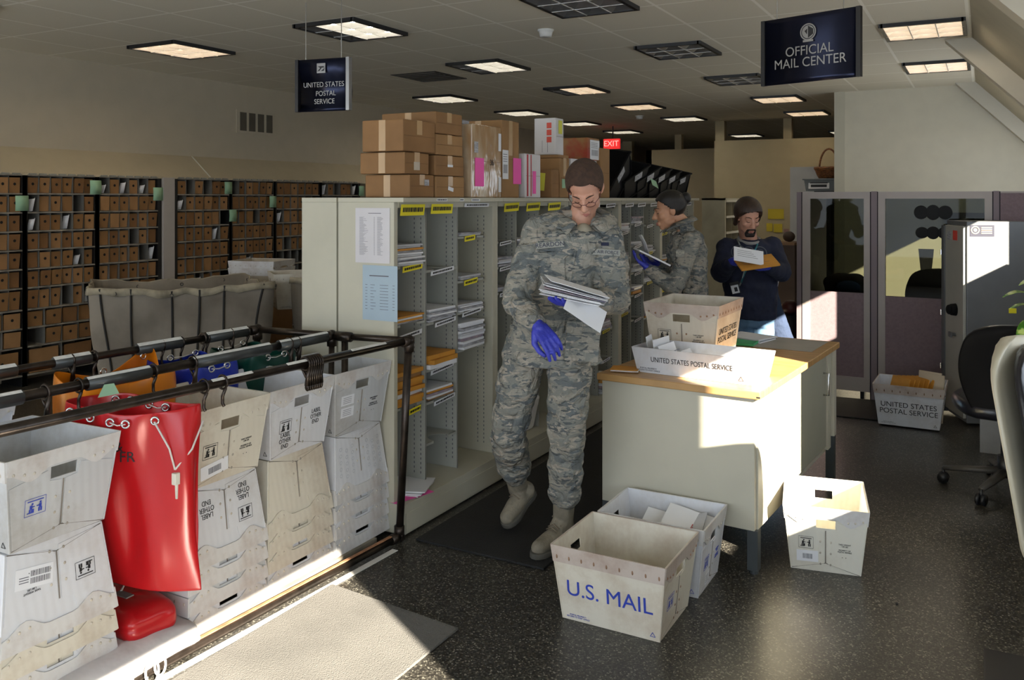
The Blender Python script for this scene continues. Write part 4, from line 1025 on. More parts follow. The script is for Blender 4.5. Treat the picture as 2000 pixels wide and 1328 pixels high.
for ui, (un, y0) in enumerate(UN):
    t = thing('sorting_cabinet', 'cream steel sorting cabinet with adjustable shelves, the ' + un, 'sorting cabinet', (XP, y0, 0))
    for yy in (y0, y0 + 0.94): 
        b = MB(); b.box(XB_, XP, yy, yy + 0.03, 0.15, CT - 0.022); b.build('side_panel', STEEL, t, bevel=0.002)
    b = MB(); b.box(XB_, XB_ + 0.004, y0 + 0.03, y0 + 0.94, 0.15, CT - 0.004); b.build('back_panel', STEELI, t)
    b = MB(); b.box(XB_ - 0.0, XP + 0.055, y0 - 0.001, y0 + 0.968, CT - 0.022, CT); b.build('top_panel', STEEL, t, bevel=0.002)
    b = MB(); b.box(XB_, XP + 0.06, y0, y0 + 0.97, 0.01, 0.15); b.box(XP + 0.06, XP + 0.064, y0 + 0.01, y0 + 0.96, 0.02, 0.11); b.build('base_plinth', STEEL, t, bevel=0.003)
    b = MB(); b.box(XP - 0.0, XP + 0.004, y0 + 0.03, y0 + 0.94, CT - 0.05, CT - 0.022); b.build('top_rail', STEEL, t)
    for c in (1, 2):
        b = MB(); yy = y0 + YC[c]; b.box(XB_ + 0.005, XP - 0.03, yy - 0.002, yy + 0.002, 0.15 if (ui or c == 2) else 0.15, CT - 0.05); b.box(XP - 0.034, XP - 0.03, yy - 0.006, yy + 0.006, 0.15, CT - 0.05); b.build('divider', STEELI, t)
    b = MB()
    for yy in [y0 + YC[1] - 0.004, y0 + YC[2] - 0.004, y0 + 0.9385] + ([y0 + YC[1] + 0.0035, y0 + YC[2] + 0.0035]):
        for k in range(56):
            z = 0.2 + k * 0.0235
            for dx in (0.06, 0.10): b.box(XP - dx, XP - dx + 0.005, yy, yy + 0.0008, z, z + 0.011)
    b.build('adjustment_slots', GREYINK, t)
    for c in range(3):
        for z in SHZ[ui][c]: shelf(t, y0 + YC[c], y0 + YC[c + 1], z)
    # labels under the top rail
    if ui == 0:
        tagpart(t, y0 + 0.14, 1.545, 0.20, YELLOW, XP + 0.004, 0, hg=0.055); tagpart(t, y0 + 0.40, 1.548, 0.20, YELLOW, XP + 0.004, 0, hg=0.05)
        tagpart(t, y0 + 0.33, CT - 0.011, 0.10, PAPER, XP + 0.05, 0, hg=0.014); tagpart(t, y0 + 0.52, CT - 0.011, 0.04, PAPER, XP + 0.05, 0, hg=0.014); tagpart(t, y0 + 0.66, CT - 0.012, 0.09, PAPER, XP + 0.05, 0, hg=0.014)
        tagpart(t, y0 + 0.75, 1.565, 0.26, PAPER, XP + 0.004, 0, hg=0.02)
        for (c, z, mt, dy, wd) in ((0, 1.27, YELLOW, 0.02, 0.17), (0, 0.94, PAPER, 0.0, 0.2), (1, 1.235, PAPER, 0.0, 0.22), (1, 0.965, PAPER, 0.03, 0.20), (1, 0.725, PAPER, 0.0, 0.22), (1, 0.56, PAPER, 0.02, 0.2), (2, 1.395, YELLOW, -0.02, 0.11), (2, 1.155, YELLOW, -0.01, 0.14), (2, 0.985, PAPER, 0.0, 0.2), (0, 0.56, YELLOW, 0.04, 0.1)):
            tagpart(t, y0 + (YC[c] + YC[c + 1]) / 2 + dy, z - 0.012, wd, mt, XP - 0.032, 0.6, hg=0.03 if mt is YELLOW else 0.024)
    else:
        for c in range(3):
            tagpart(t, y0 + YC[c] + 0.15, 1.55, 0.18, YELLOW if (ui in (1,)) else PAPER, XP + 0.004, 0.3, hg=0.05 if ui == 1 else 0.03)
            for z in SHZ[ui][c]: tagpart(t, y0 + (YC[c] + YC[c + 1]) / 2, z - 0.012, 0.14, R.choice((YELLOW, PAPER, PAPER)), XP - 0.032, 0.6)
pc = lambda u, c: UN[u][1] + (YC[c] + YC[c + 1]) / 2
xs = XP - 0.165
N0 = 'in the cabinet nearest the camera'
pile('upper left ' + N0, xs, pc(0, 0), 1.27, ['grey', 'white', 'news', 'white', 'grey', 'white', 'news', 'kraft', 'grey', 'grey'], 0.27, 0.23, 0.009)
pile('middle left ' + N0, xs, pc(0, 0), 0.985, ['news', 'kraft', 'white', 'kraft'], 0.27, 0.23, 0.008)
pile('lower left ' + N0, xs, pc(0, 0), 0.58, ['kraft', 'kraft', 'white', 'kraft', 'kraft', 'kraft', 'brownk', 'kraft'], 0.27, 0.24, 0.020)
pile('centre ' + N0, xs, pc(0, 1), 0.965, ['grey', 'news', 'news', 'white', 'news', 'grey', 'white'], 0.27, 0.24, 0.008)
pile('below centre ' + N0, xs + 0.01, pc(0, 1), 0.725, ['white', 'kraft', 'kraft'], 0.28, 0.24, 0.022)
pile('low centre ' + N0, xs, pc(0, 1), 0.56, ['brownk', 'white', 'glossy', 'kraft', 'white'], 0.27, 0.23, 0.010)
pile('top right ' + N0, xs, pc(0, 2), 1.395, ['grey', 'news'], 0.28, 0.23, 0.008)
pile('middle right ' + N0, xs, pc(0, 2), 1.155, ['news', 'grey'], 0.28, 0.23, 0.010)
pile('right centre ' + N0, xs, pc(0, 2), 0.985, ['white', 'news', 'white', 'grey'], 0.28, 0.24, 0.008)
pile('bottom right ' + N0, xs + 0.01, pc(0, 2), 0.78, ['white', 'news', 'white', 'glossy', 'white', 'grey', 'white', 'news', 'white', 'white'], 0.28, 0.24, 0.013)
pile('on the plinth ' + N0, XP - 0.10, pc(0, 0) + 0.03, 0.15, ['white', 'white', 'white'], 0.27, 0.22, 0.006, rot=0.3)
o = envelope('white', 0.24, 0.10, 0.001); o.location = (XP + 0.0, pc(0, 0) - 0.05, 0.153); o.rotation_euler = (0, 0, 1.3); o.data = o.data.copy(); o.data.materials.clear(); o.data.materials.append(PINK); o.name = 'pink_note'; tag(o, 'pink paper slip lying on the plinth behind the rack post', 'note')
for u, nm in ((1, 'in the cabinet behind the man with glasses'), (2, 'in the cabinet at his right elbow'), (3, 'in the cabinet before the woman'), (4, 'in the last cabinet')):
    for c, cn_ in enumerate(('left', 'middle', 'right')):
        for k, z in enumerate(SHZ[u][c][:3 if u < 3 else 4]):
            if R.random() < 0.85: pile('%s %s' % (('top', 'second', 'third', 'low')[k] + ' ' + cn_, nm), xs, pc(u, c), z, [R.choice(('white', 'news', 'grey', 'glossy', 'white', 'news', 'kraft')) for _ in range(R.choice((2, 4, 5)))], 0.27, 0.23, 0.012)
pile('on the plinth right of his leg', XP - 0.12, pc(2, 2), 0.15, ['white', 'news', 'glossy', 'white', 'kraft', 'white'], 0.28, 0.24, 0.02, rot=0.2)
b = MB(); b.hexa([(-2.62, 4.65, 0.151), (-2.49, 4.65, 0.151), (-2.49, 4.86, 0.151), (-2.62, 4.86, 0.151)], [(-2.65, 4.635, 0.36), (-2.46, 4.635, 0.36), (-2.46, 4.90, 0.36), (-2.65, 4.90, 0.36)])
tag(b.build('plastic_bin', WHITEP, bevel=0.02), 'white plastic bin standing on the plinth between the man\'s legs', 'bin')
# cabinet back to back with the first one, and the end cabinet past the row
t = thing('sorting_cabinet', 'plain cream steel cabinet standing back to back with the nearest sorting cabinet', 'sorting cabinet', (-2.92, 3.34, 0))
b = MB(); b.box(-3.035, -2.81, 3.34, 3.37, 0.0, CT - 0.022); b.build('side_panel', STEEL, t, bevel=0.002)
b = MB(); b.box(-3.035, -2.81, 3.34, 4.31, CT - 0.022, CT); b.build('top_panel', STEEL, t)
b = MB(); b.box(-3.035, -2.81, 4.28, 4.31, 0.0, CT - 0.022); b.box(-2.82, -2.81, 3.37, 4.28, 0.0, CT - 0.022); b.build('back_panel', STEELI, t)
b = MB()
for z in (0.3, 0.6, 0.9, 1.2): b.box(-3.03, -2.82, 3.37, 4.28, z, z + 0.01)
b.build('shelf', STEELI, t)
Ye = 8.30
x0 = ay(1371, Ye); x1 = ay(1416, Ye)
t = thing('sorting_cabinet', 'far tan pigeonhole cabinet with white lipped openings, left of the bearded man', 'sorting cabinet', (x0, Ye, 0))
b = MB(); b.box(x0, x1, Ye, Ye + 0.03, 0.0, CT); b.build('side_panel', pm('tan_steel', (0.40, 0.35, 0.23), 0.5), t)
b = MB(); b.box(x0, x1, Ye, Ye + 1.2, CT - 0.02, CT); b.box(x0, x0 + 0.02, Ye + 0.03, Ye + 1.2, 0, CT - 0.02); b.build('back_panel', MATS['tan_steel'], t)
for k in range(9):
    b = MB(); z = CT - 0.02 - k * 0.155; b.box(x0 + 0.02, x1, Ye + 0.03, Ye + 1.2, z - 0.01, z); b.box(x1, x1 + 0.006, Ye + 0.03, Ye + 1.2, z - 0.018, z + 0.004); b.build('shelf', PAINT, t)
b = MB()
for k in range(1, 5): b.box(x0 + 0.02, x1 - 0.002, Ye + 0.03 + k * 0.23, Ye + 0.034 + k * 0.23, 0.2, CT - 0.03)
b.build('dividers', MATS['tan_steel'], t)
# notices on the end panel
def notice(name, label, pxl, pyt, pxr, pyb, mat, blue):
    P = ayz(pxl, pyt, 3.34); Q = ayz(pxr, pyb, 3.34); wd = Q.x - P.x; hg = P.z - Q.z
    t = thing(name, label, 'notice', ((P.x + Q.x) / 2, 3.338, (P.z + Q.z) / 2))
    b = MB(); b.M = frame((0, 0, 0), (1, 0, 0), (0, 0, 1)); b.box(-wd / 2, wd / 2, -hg / 2, hg / 2, 0, 0.001); b.build('sheet', mat, t, world=False)
    b = MB(); b.M = frame((0, -0.0012, 0), (1, 0, 0), (0, 0, 1)); b.box(-wd * 0.12 if not blue else -wd * .3, wd * 0.25, hg * 0.40 if not blue else hg * .30, hg * 0.41 if not blue else hg * .32, 0, 0.0004)
    rows = 44 if not blue else 9
    for k in range(rows):
        y = hg * (0.33 - k * 0.70 / rows) if not blue else hg * (0.14 - k * 0.055)
        for (q0, q1) in (((-0.38, -0.38 + R.uniform(0.10, 0.26)), (0.04, 0.07), (0.14, 0.14 + R.uniform(0.08, 0.17))) if not blue else ((-0.42, -0.36), (-0.27, -0.27 + R.uniform(0.06, 0.16)), (0.0, 0.24), (0.36, 0.42))):
            b.box(q0 * wd, q1 * wd, y, y + hg * (0.0045 if not blue else 0.008), 0, 0.0003)
    b.build('printed_lines', GREYINK, t, world=False)
    return t
notice('notice', 'white printed list taped to the cabinet end panel, above the blue one', 695, 406, 762, 515, pm('list_paper', (0.58, 0.56, 0.58), 0.7, var=0.03), False)
notice('notice', 'pale blue printed schedule taped to the cabinet end panel', 709, 517, 777, 629, pm('blue_paper', (0.34, 0.43, 0.50), 0.7, var=0.03), True)
# ================================================================ PARCELS ON TOP
def carton(name, label, pl, pcx, pr, z0, z1, Xf=-2.44, mat=None, tape=True, cat='carton', x0=None, rot=0, flap=True):
    mat = mat or CARD
    y0 = ax(pcx, Xf); y1 = ax(pr, Xf); xl = x0 if x0 is not None else ay(pl, y0)
    t = thing(name, label, cat, ((xl + Xf) / 2, (y0 + y1) / 2, z0))
    b = MB(); b.box(xl, Xf, y0, y1, z0 + 0.001, z1); b.build('carton_body', mat, t, bevel=0.006)
    if tape:
        ym = (y0 + y1) / 2; xm = (xl + Xf) / 2
        b = MB()
        b.box(xl + 0.01, Xf + 0.001, ym - 0.022, ym + 0.022, z1, z1 + 0.0008); b.box(Xf, Xf + 0.001, ym - 0.022, ym + 0.022, z1 - (z1 - z0) * 0.45, z1)
        b.box(xm - 0.02, xm + 0.02, y0 - 0.001, y0, z0 + (z1 - z0) * 0.0 + 0.004, z1 - 0.002); b.build('tape_strip', TAPE, t)
    if flap:
        b = MB(); b.box(Xf, Xf + 0.0015, y0 + 0.01, y1 - 0.01, z0 + (z1 - z0) * 0.5 - 0.0008, z0 + (z1 - z0) * 0.5 + 0.0008); b.build('flap_line', pm('card_edge', (0.16, 0.08, 0.03), 0.9), t)
    return t, y0, y1, xl
def clabel(t, x, y, z, wd, hg, mat, name='label', bars=False, lean=0.0, face='E'):
    fr_ = frame((x + 0.002, y, z), (0, 1, lean), (0, -lean, 1)) if face == 'E' else frame((x, y - 0.002, z), (1, 0, lean), (-lean, 0, 1))
    b = MB(); b.M = fr_; b.box(-wd / 2, wd / 2, -hg / 2, hg / 2, 0, 0.001); o = b.build(name, mat, t)
    if bars:
        b = MB(); b.M = fr_
        for k in range(8): b.box(-wd * 0.35 + k * wd * 0.09, -wd * 0.35 + k * wd * 0.09 + wd * 0.04, -hg * 0.3, 0, 0.001, 0.0014)
        for k in range(4): b.box(-wd * 0.4, wd * 0.3, hg * (0.1 + 0.08 * k), hg * (0.12 + 0.08 * k), 0.001, 0.0014)
        b.build('label_print', GREYINK, o)
    return o
G = None
t, y0, y1, xl = carton('cardboard_carton', 'flat brown carton at the bottom of the left stack on the cabinet', 713, 800, 848, CT, 1.718); clabel(t, -2.44, y1 - 0.07, 1.68, 0.04, 0.03, PAPER2)
t, y0, y1, xl = carton('cardboard_carton', 'flat brown carton in the middle of the left stack, slightly overhanging', 703, 790, 838, 1.720, 1.826); clabel(t, -2.44, y0 + 0.10, 1.76, 0.05, 0.04, pm('taped_label', (0.5, 0.42, 0.32), 0.3))
t, y0, y1, xl = carton('cardboard_carton', 'large brown carton on top of the left stack', 707, 787, 850, 1.828, 1.982, Xf=-2.43)
t, y0, y1, xl = carton('cardboard_carton', 'small brown carton at the bottom of the second stack', 800, 851, 907, CT, 1.715, x0=-2.72, mat=CARD2); clabel(t, -2.44, (y0 + y1) / 2, 1.65, 0.05, 0.02, PAPER, lean=-0.2)
t, y0, y1, xl = carton('cardboard_carton', 'small brown carton second from the bottom of the second stack', 800, 850, 906, 1.717, 1.822, x0=-2.73); clabel(t, -2.44, (y0 + y1) / 2, 1.77, 0.05, 0.012, PAPER)
t, y0, y1, xl = carton('cardboard_carton', 'brown carton second from the top of the second stack', 800, 851, 904, 1.824, 1.93, x0=-2.75, mat=CARD2)
t, y0, y1, xl = carton('cardboard_carton', 'wide brown carton on top of the second stack, highest of the brown ones', 778, 851, 903, 1.932, 2.045, x0=-2.78)
WRAP = pm('cellophane_wrapped_card', (0.33, 0.20, 0.10), 0.12, var=0.45, scale=14, bump=0.5, bscale=25, col2=(0.50, 0.40, 0.28), stretch=(1, 1, 0.3))
t, y0, y1, xl = carton('wrapped_carton', 'tall brown carton wrapped in shiny tape with a pink note', 905, 922, 979, CT, 2.005, Xf=-2.42, mat=WRAP, tape=False, x0=-2.60)
clabel(t, -2.42, y0 + 0.075, 1.745, 0.095, 0.155, PINK, 'pink_note'); clabel(t, -2.42, y0 + 0.30, 1.92, 0.03, 0.10, PAPER); clabel(t, -2.42, y0 + 0.30, 1.68, 0.03, 0.085, PAPER); clabel(t, -2.42, y0 + 0.04, 1.88, 0.04, 0.06, PAPER2)
text('36', 0.045, frame((-2.417, y0 + 0.21, 1.80), (0, 1, 0), (0, 0, 1)), BLACK, t, world=True, name='handwriting')
b = MB(); b.box(-2.58, -2.50, y0 + 0.03, y0 + 0.10, 2.006, 2.03); b.build('top_label', PAPER2, t)
t, y0, y1, xl = carton('cardboard_carton', 'tall brown carton behind the wrapped one, with pink note and white shipping label', 935, 980, 1014, CT, 2.06, Xf=-2.46, mat=CARD2, x0=-2.78)
clabel(t, -2.46, y0 + 0.04, 1.80, 0.07, 0.17, PAPER, bars=True); clabel(t, -2.46, y1 - 0.03, 1.765, 0.10, 0.155, PINK, 'pink_note')
WHB = pm('white_mailing_box', (0.62, 0.60, 0.60), 0.5, var=0.05)
t, y0, y1, xl = carton('mailing_box', 'white flat rate box with red stripes and a pink note', 1013, 1026, 1056, CT, 1.875, Xf=-2.44, mat=WHB, tape=False, x0=-2.62)
REDI = pm('red_print', (0.45, 0.02, 0.03), 0.5); NAVYI = pm('navy_print', (0.03, 0.03, 0.2), 0.5)
for (yy, w_, mt) in ((y0 + 0.02, 0.018, REDI), (y0 + 0.07, 0.010, REDI)):
    b = MB(); b.box(-2.44, -2.4385, yy, yy + w_, CT + 0.01, 1.87); b.build('red_stripe', mt, t)
clabel(t, -2.44, y0 + 0.115, 1.70, 0.045, 0.14, PINK, 'pink_note'); b = MB(); b.box(-2.56, -2.50, y0 - 0.0015, y0, 1.72, 1.84); b.build('blue_emblem', NAVYI, t)
t, y0, y1, xl = carton('cardboard_carton', 'squat brown carton with a yellow note, under the tall white parcel', 1057, 1078, 1092, CT, 1.79, Xf=-2.44, mat=CARD, tape=False, x0=-2.66)
clabel(t, -2.52, y0, 1.71, 0.06, 0.115, YNOTE, 'yellow_note', face='S', lean=-0.08)
t, y0, y1, xl = carton('cardboard_carton', 'brown carton with a pale green note, left of the man\'s head', 1070, 1094, 1112, CT, 1.868, Xf=-2.44, mat=CARD2, tape=True, x0=-2.80)
clabel(t, -2.44, y0 + 0.05, 1.70, 0.05, 0.06, GNOTE, 'green_note')
t, y0, y1, xl = carton('mailing_box', 'tall white parcel with three red squares on its narrow side, highest of all', 1064, 1085, 1101, 1.892, 2.14, Xf=-2.50, mat=WHB, tape=False, x0=-2.66)
for k in range(3):
    b = MB(); z = 2.07 - 0.047 * k; b.box(-2.565, -2.53, y0 - 0.0018, y0, z, z + 0.038); b.build('red_square', pm('red_orange_print', (0.65, 0.07, 0.04), 0.5), t)
b = MB(); b.box(-2.60, -2.598, y0 - 0.001, y0, 1.91, 1.99); b.box(-2.56, -2.558, y0 - 0.001, y0, 1.91, 1.99); b.build('side_print', GREYINK, t); clabel(t, -2.50, y0 + 0.07, 2.08, 0.055, 0.09, YNOTE, 'yellow_note')
z_ = 1.868; b = MB(); b.box(-2.80, -2.46, ax(1080, -2.5), ax(1100, -2.5), 1.871, 1.890); tag(b.build('flat_box', CARD2), 'thin flat carton under the tall white parcel', 'carton')
LEAF = pm('leaf_printed_card', (0.30, 0.15, 0.05), 0.6, var=0.5, scale=9, col2=(0.32, 0.035, 0.012))
t, y0, y1, xl = carton('mailing_box', 'white topped box under the leaf printed carton', 1100, 1116, 1166, CT, 1.872, Xf=-2.44, mat=WHB, tape=False, x0=-2.70)
t, y0, y1, xl = carton('cardboard_carton', 'carton printed with red autumn leaves and a white shipping label', 1102, 1148, 1171, 1.874, 2.035, Xf=-2.46, mat=LEAF, tape=False, x0=-2.78)
clabel(t, -2.46, y0 + 0.12, 1.95, 0.17, 0.14, PAPER, bars=True)
t, y0, y1, xl = carton('cardboard_carton', 'plain light brown carton beside the black trays', 1168, 1174, 1191, CT, 1.97, Xf=-2.44, mat=CARD2, tape=False, x0=-2.62)
# black letter trays leaning on top of the last cabinets
BT = pm('black_tray_plastic', (0.006, 0.006, 0.007), 0.7, spec=0.15)
def tray():
    t = thing('letter_tray', 'black plastic letter tray', 'letter tray')
    b = MB(); L_, W_, h_ = 0.20, 0.25, 0.18
    for pts in ([(-L_, -W_ * .85, 0), (L_, -W_ * .85, 0), (L_, -W_, h_), (-L_, -W_, h_)], [(-L_, W_ * .85, 0), (L_, W_ * .85, 0), (L_, W_, h_), (-L_, W_, h_)],
                [(L_ * .92, -W_ * .85, 0), (L_ * .92, W_ * .85, 0), (L_, W_, h_), (L_, -W_, h_)], [(-L_ * .92, -W_ * .85, 0), (-L_ * .92, W_ * .85, 0), (-L_, W_, h_), (-L_, -W_, h_)], [(-L_, -W_ * .85, 0), (L_, -W_ * .85, 0), (L_, W_ * .85, 0), (-L_, W_ * .85, 0)]): b.poly(pts)
    b.build('tray_body', BT, t, world=False, solid=0.004)
    b = MB(); b.box(-L_ - .01, L_ + .01, -W_ - 0.008, -W_ + 0.006, h_ - 0.012, h_); b.box(-L_ - .01, L_ + .01, W_ - 0.006, W_ + 0.008, h_ - 0.012, h_); b.box(L_ - 0.004, L_ + 0.01, -W_, W_, h_ - 0.012, h_); b.box(-L_ - .01, -L_ + 0.004, -W_, W_, h_ - 0.012, h_); b.build('rim', BT, t, world=False)
    b = MB(); b.box(L_ + 0.010, L_ + 0.014, -0.07, 0.07, h_ * 0.72, h_ - 0.004); b.build('label_holder', PAPER2, t, world=False)
    return t
TR = tray(); ords = ['steepest, nearest the cartons', 'second from the cartons', 'third from the cartons', 'fourth from the cartons, with a green slip', 'fifth from the cartons', 'last, at the far end']
for k, (yy, zz, rx) in enumerate(((6.32, CT + 0.055, 0.72), (6.60, CT + 0.045, 0.30), (6.88, CT + 0.045, 0.28), (7.16, CT + 0.04, 0.26), (7.44, CT + 0.035, 0.24), (7.74, CT + 0.03, 0.2))):
    o = TR if k == 0 else dup(TR, (0, 0, 0))
    o.location = (-2.66, yy, zz + 0.03); o.rotation_euler = (rx, 0.22 if k else 0.1, 0); o['label'] = 'black letter tray leaning on the cabinets, ' + ords[k]; o['group'] = 'black letter trays on the cabinets'
b = MB(); P = axz(1278, 358, -2.40); b.M = frame(P, (0.2, 1, -0.3), (-0.5, 0, 1)); b.box(-0.05, 0.05, -0.035, 0.035, 0, 0.001); tag(b.build('paper_slip', GNOTE), 'pale green slip on the front of the black trays', 'note')
# ================================================================ DESK
WOOD = pm('butcher_block_wood', (0.50, 0.29, 0.11), 0.35, var=0.2, scale=4, stretch=(1, 9, 1))
DESKP = pm('putty_desk_steel', (0.50, 0.475, 0.38), 0.45, var=0.03)
LEGM = pm('dark_grey_leg', (0.07, 0.08, 0.085), 0.4, 0.3)
DA = radians(-4.0)
desk = thing('desk', 'putty coloured steel desk with butcher block top and dark lower legs', 'desk', (-0.826, 3.70, 0), DA)
DW, DL = 0.77, 1.53        # local: x from -DW to 0, y from 0 to DL
b = MB(); b.box(-DW, 0, 0, DL, 0.75, 0.782); b.build('desk_top', WOOD, desk, world=False, bevel=0.004)
b = MB(); b.box(-DW + 0.02, -0.03, 0.018, 0.045, 0.185, 0.75); b.build('front_panel', DESKP, desk, world=False, bevel=0.002)
b = MB(); b.box(-DW + 0.02, -DW + 0.045, 0.045, DL - 0.03, 0.185, 0.75); b.build('side_panel', DESKP, desk, world=False)
b = MB(); b.box(-0.045, -0.022, 0.045, 0.56, 0.185, 0.75); b.box(-0.045, -0.035, 0.56, 0.60, 0.185, 0.75); b.build('side_panel', DESKP, desk, world=False, bevel=0.002)
b = MB(); b.box(-0.05, -0.038, 0.61, 1.36, 0.22, 0.74); dr = b.build('cabinet_door', pm('desk_door_steel', (0.36, 0.355, 0.28), 0.45, var=0.03), desk, world=False, bevel=0.002)
b = MB(); b.tube([(-0.038, 1.30, 0.64), (-0.012, 1.30, 0.64), (-0.012, 1.30, 0.52), (-0.038, 1.30, 0.52)], 0.006, 8); b.build('handle', CHROME, dr, True, world=False)
b = MB(); b.box(-0.07, -0.03, 1.37, 1.44, 0.20, 0.75); b.build('door_jamb', DESKP, desk, world=False)
b = MB(); b.box(-DW + 0.05, -0.05, 0.05, 1.40, 0.185, 0.20); b.build('bottom_panel', DESKP, desk, world=False)
for (x, y) in ((-0.062, 0.02), (-0.062, DL - 0.075), (-DW + 0.02, 0.02), (-DW + 0.02, DL - 0.075)):
    b = MB(); b.box(x, x + 0.045, y, y + 0.045, 0.015, 0.75 if y > 1 else 0.186); b.cyl((x + 0.022, y + 0.022, 0), (x + 0.022, y + 0.022, 0.016), 0.02, seg=12)
    b.build('leg', LEGM, desk, world=False)
    if y > 1:
        b = MB(); b.box(x - 0.002, x + 0.048, y - 0.002, y + 0.048, 0.26, 0.75); b.build('leg_sleeve', DESKP, desk, world=False)
b = MB(); b.box(-0.016, -0.0, -0.0008, 0.0, 0.757, 0.763); b.build('edge_mark', BLACK, desk, world=False)
DT = 0.783
# tray and tub on the desk
tray_t = thing('letter_tray', 'low white letter tray reading UNITED STATES POSTAL SERVICE on the desk corner', 'letter tray', (-1.150, 3.965, DT), -0.10)
dm = (0.60, 0.27, 0.55, 0.24); hh = 0.118
b = MB()
for sd_ in ('E', 'Wt', 'S', 'N'): b.poly([wallpt(sd_, -1, 0, 0, hh, dm), wallpt(sd_, 1, 0, 0, hh, dm), wallpt(sd_, 1, hh, 0, hh, dm), wallpt(sd_, -1, hh, 0, hh, dm)])
b.poly([(-dm[2] / 2, -dm[3] / 2, 0), (dm[2] / 2, -dm[3] / 2, 0), (dm[2] / 2, dm[3] / 2, 0), (-dm[2] / 2, dm[3] / 2, 0)])
bmesh.ops.remove_doubles(b.bm, verts=b.bm.verts[:], dist=1e-5)
b.build('tray_shell', TUBW, tray_t, world=False, solid=0.005)
text('UNITED STATES POSTAL SERVICE', 0.034, wframe('S', -0.02, 0.066, 0.0012, hh, dm), BLACK, tray_t, bold=0.0, sx=0.78)
text('POSTAL PROPERTY\nRETURN TO POST OFFICE', 0.010, wframe('S', -0.78, 0.017, 0.0012, hh, dm), GREYINK, tray_t, 'small_print')
b = MB(); b.M = wframe('S', 0.82, 0.022, 0.0012, hh, dm)
for k in range(3): b.tube([Vector((0.014 * cos(pi / 2 + k * 2 * pi / 3), 0.014 * sin(pi / 2 + k * 2 * pi / 3), 0)), Vector((0.014 * cos(pi / 2 + (k + 1) * 2 * pi / 3), 0.014 * sin(pi / 2 + (k + 1) * 2 * pi / 3), 0))], 0.0012, 4)
b.build('recycling_mark', GREYINK, tray_t, world=False)
tub('yellowed mail tub with a barcode label standing on the desk behind the letter tray', (-1.335, 4.455, DT), radians(-91), mat=TUBC, ends=('figures', 'weight'), sticker=[(-0.5, 0.065, 0.10, 0.055, 'lines', 0)], side=[('N', 'UNITED STATES\nPOSTAL SERVICE', 0.045, BLACK)], stained=True)
# letters standing in the tray
for k, (x, y, a, mt, lb) in enumerate(((-1.34, 3.975, 0.12, 'white', 'leaning at the left end'), (-1.29, 3.97, 0.35, 'white', 'second from the left end'), (-1.20, 3.965, 0.5, 'grey', 'leaning in the middle'))):
    t = thing('envelope', 'white envelope in the desk letter tray, ' + lb, 'mail', (x, y, DT + 0.012), -0.10, 'letters in the desk letter tray')
    b = MB(); b.M = Matrix.Rotation(-a, 4, 'Y'); b.box(-0.0015, 0.0015, -0.09, 0.09, 0.0, 0.14 - 0.02 * k); b.build('paper', ENVM[mt], t, world=False)
    b = MB(); b.M = Matrix.Rotation(-a, 4, 'Y')
    for q in range(3): b.box(-0.0025, -0.0015, -0.08 + 0.0 * q, -0.02, 0.11 - 0.012 * q, 0.114 - 0.012 * q)
    b.build('address', GREYINK, t, world=False)
b = MB(); b.M = Matrix.Translation((-1.385, 3.965, DT + 0.012)) @ Matrix.Rotation(0.1, 4, 'Z') @ Matrix.Rotation(-0.2, 4, 'Y'); b.box(-0.001, 0.001, -0.05, 0.06, 0, 0.15); b.mi = 1; b.box(-0.002, -0.001, -0.03, 0.0, 0.06, 0.14); b.mi = 2; b.box(-0.002, -0.001, 0.01, 0.05, 0.04, 0.10)
tag(b.build('envelope', [PAPER, REDI, pm('light_blue_print', (0.15, 0.4, 0.7), 0.5)]), 'envelope with red and blue print standing at the left end of the desk tray', 'mail')
pile('at the left desk edge', -1.49, 3.86, DT, ['brownk', 'white', 'kraft'], 0.13, 0.10, 0.003, rot=0.2, jit=0.006)
pile('on the desk behind the tub', -1.20, 5.06, DT, ['white', 'grey', 'white'], 0.25, 0.20, 0.006, rot=-0.3)
GR = pm('green_mailer', (0.05, 0.40, 0.16), 0.5, var=0.1); ENVM['green'] = GR; KN['green'] = 'green striped mailer'
o = envelope('green', 0.24, 0.16, 0.012); o.location = (-1.235, 4.90, DT + 0.002); o.name = 'envelope'; tag(o, 'bright green mailer lying beside the desk tub', 'mail')
b = MB(); b.M = Matrix.Translation((-0.96, 5.02, DT + 0.0)) @ Matrix.Rotation(-0.07, 4, 'Z'); b.box(-0.15, 0.17, -0.20, 0.19, 0.0, 0.001)
dp = tag(b.build('desk_pad', pm('desk_calendar_paper', (0.36, 0.34, 0.30), 0.4, var=0.1)), 'large grey paper desk pad at the back corner of the desk', 'desk pad')

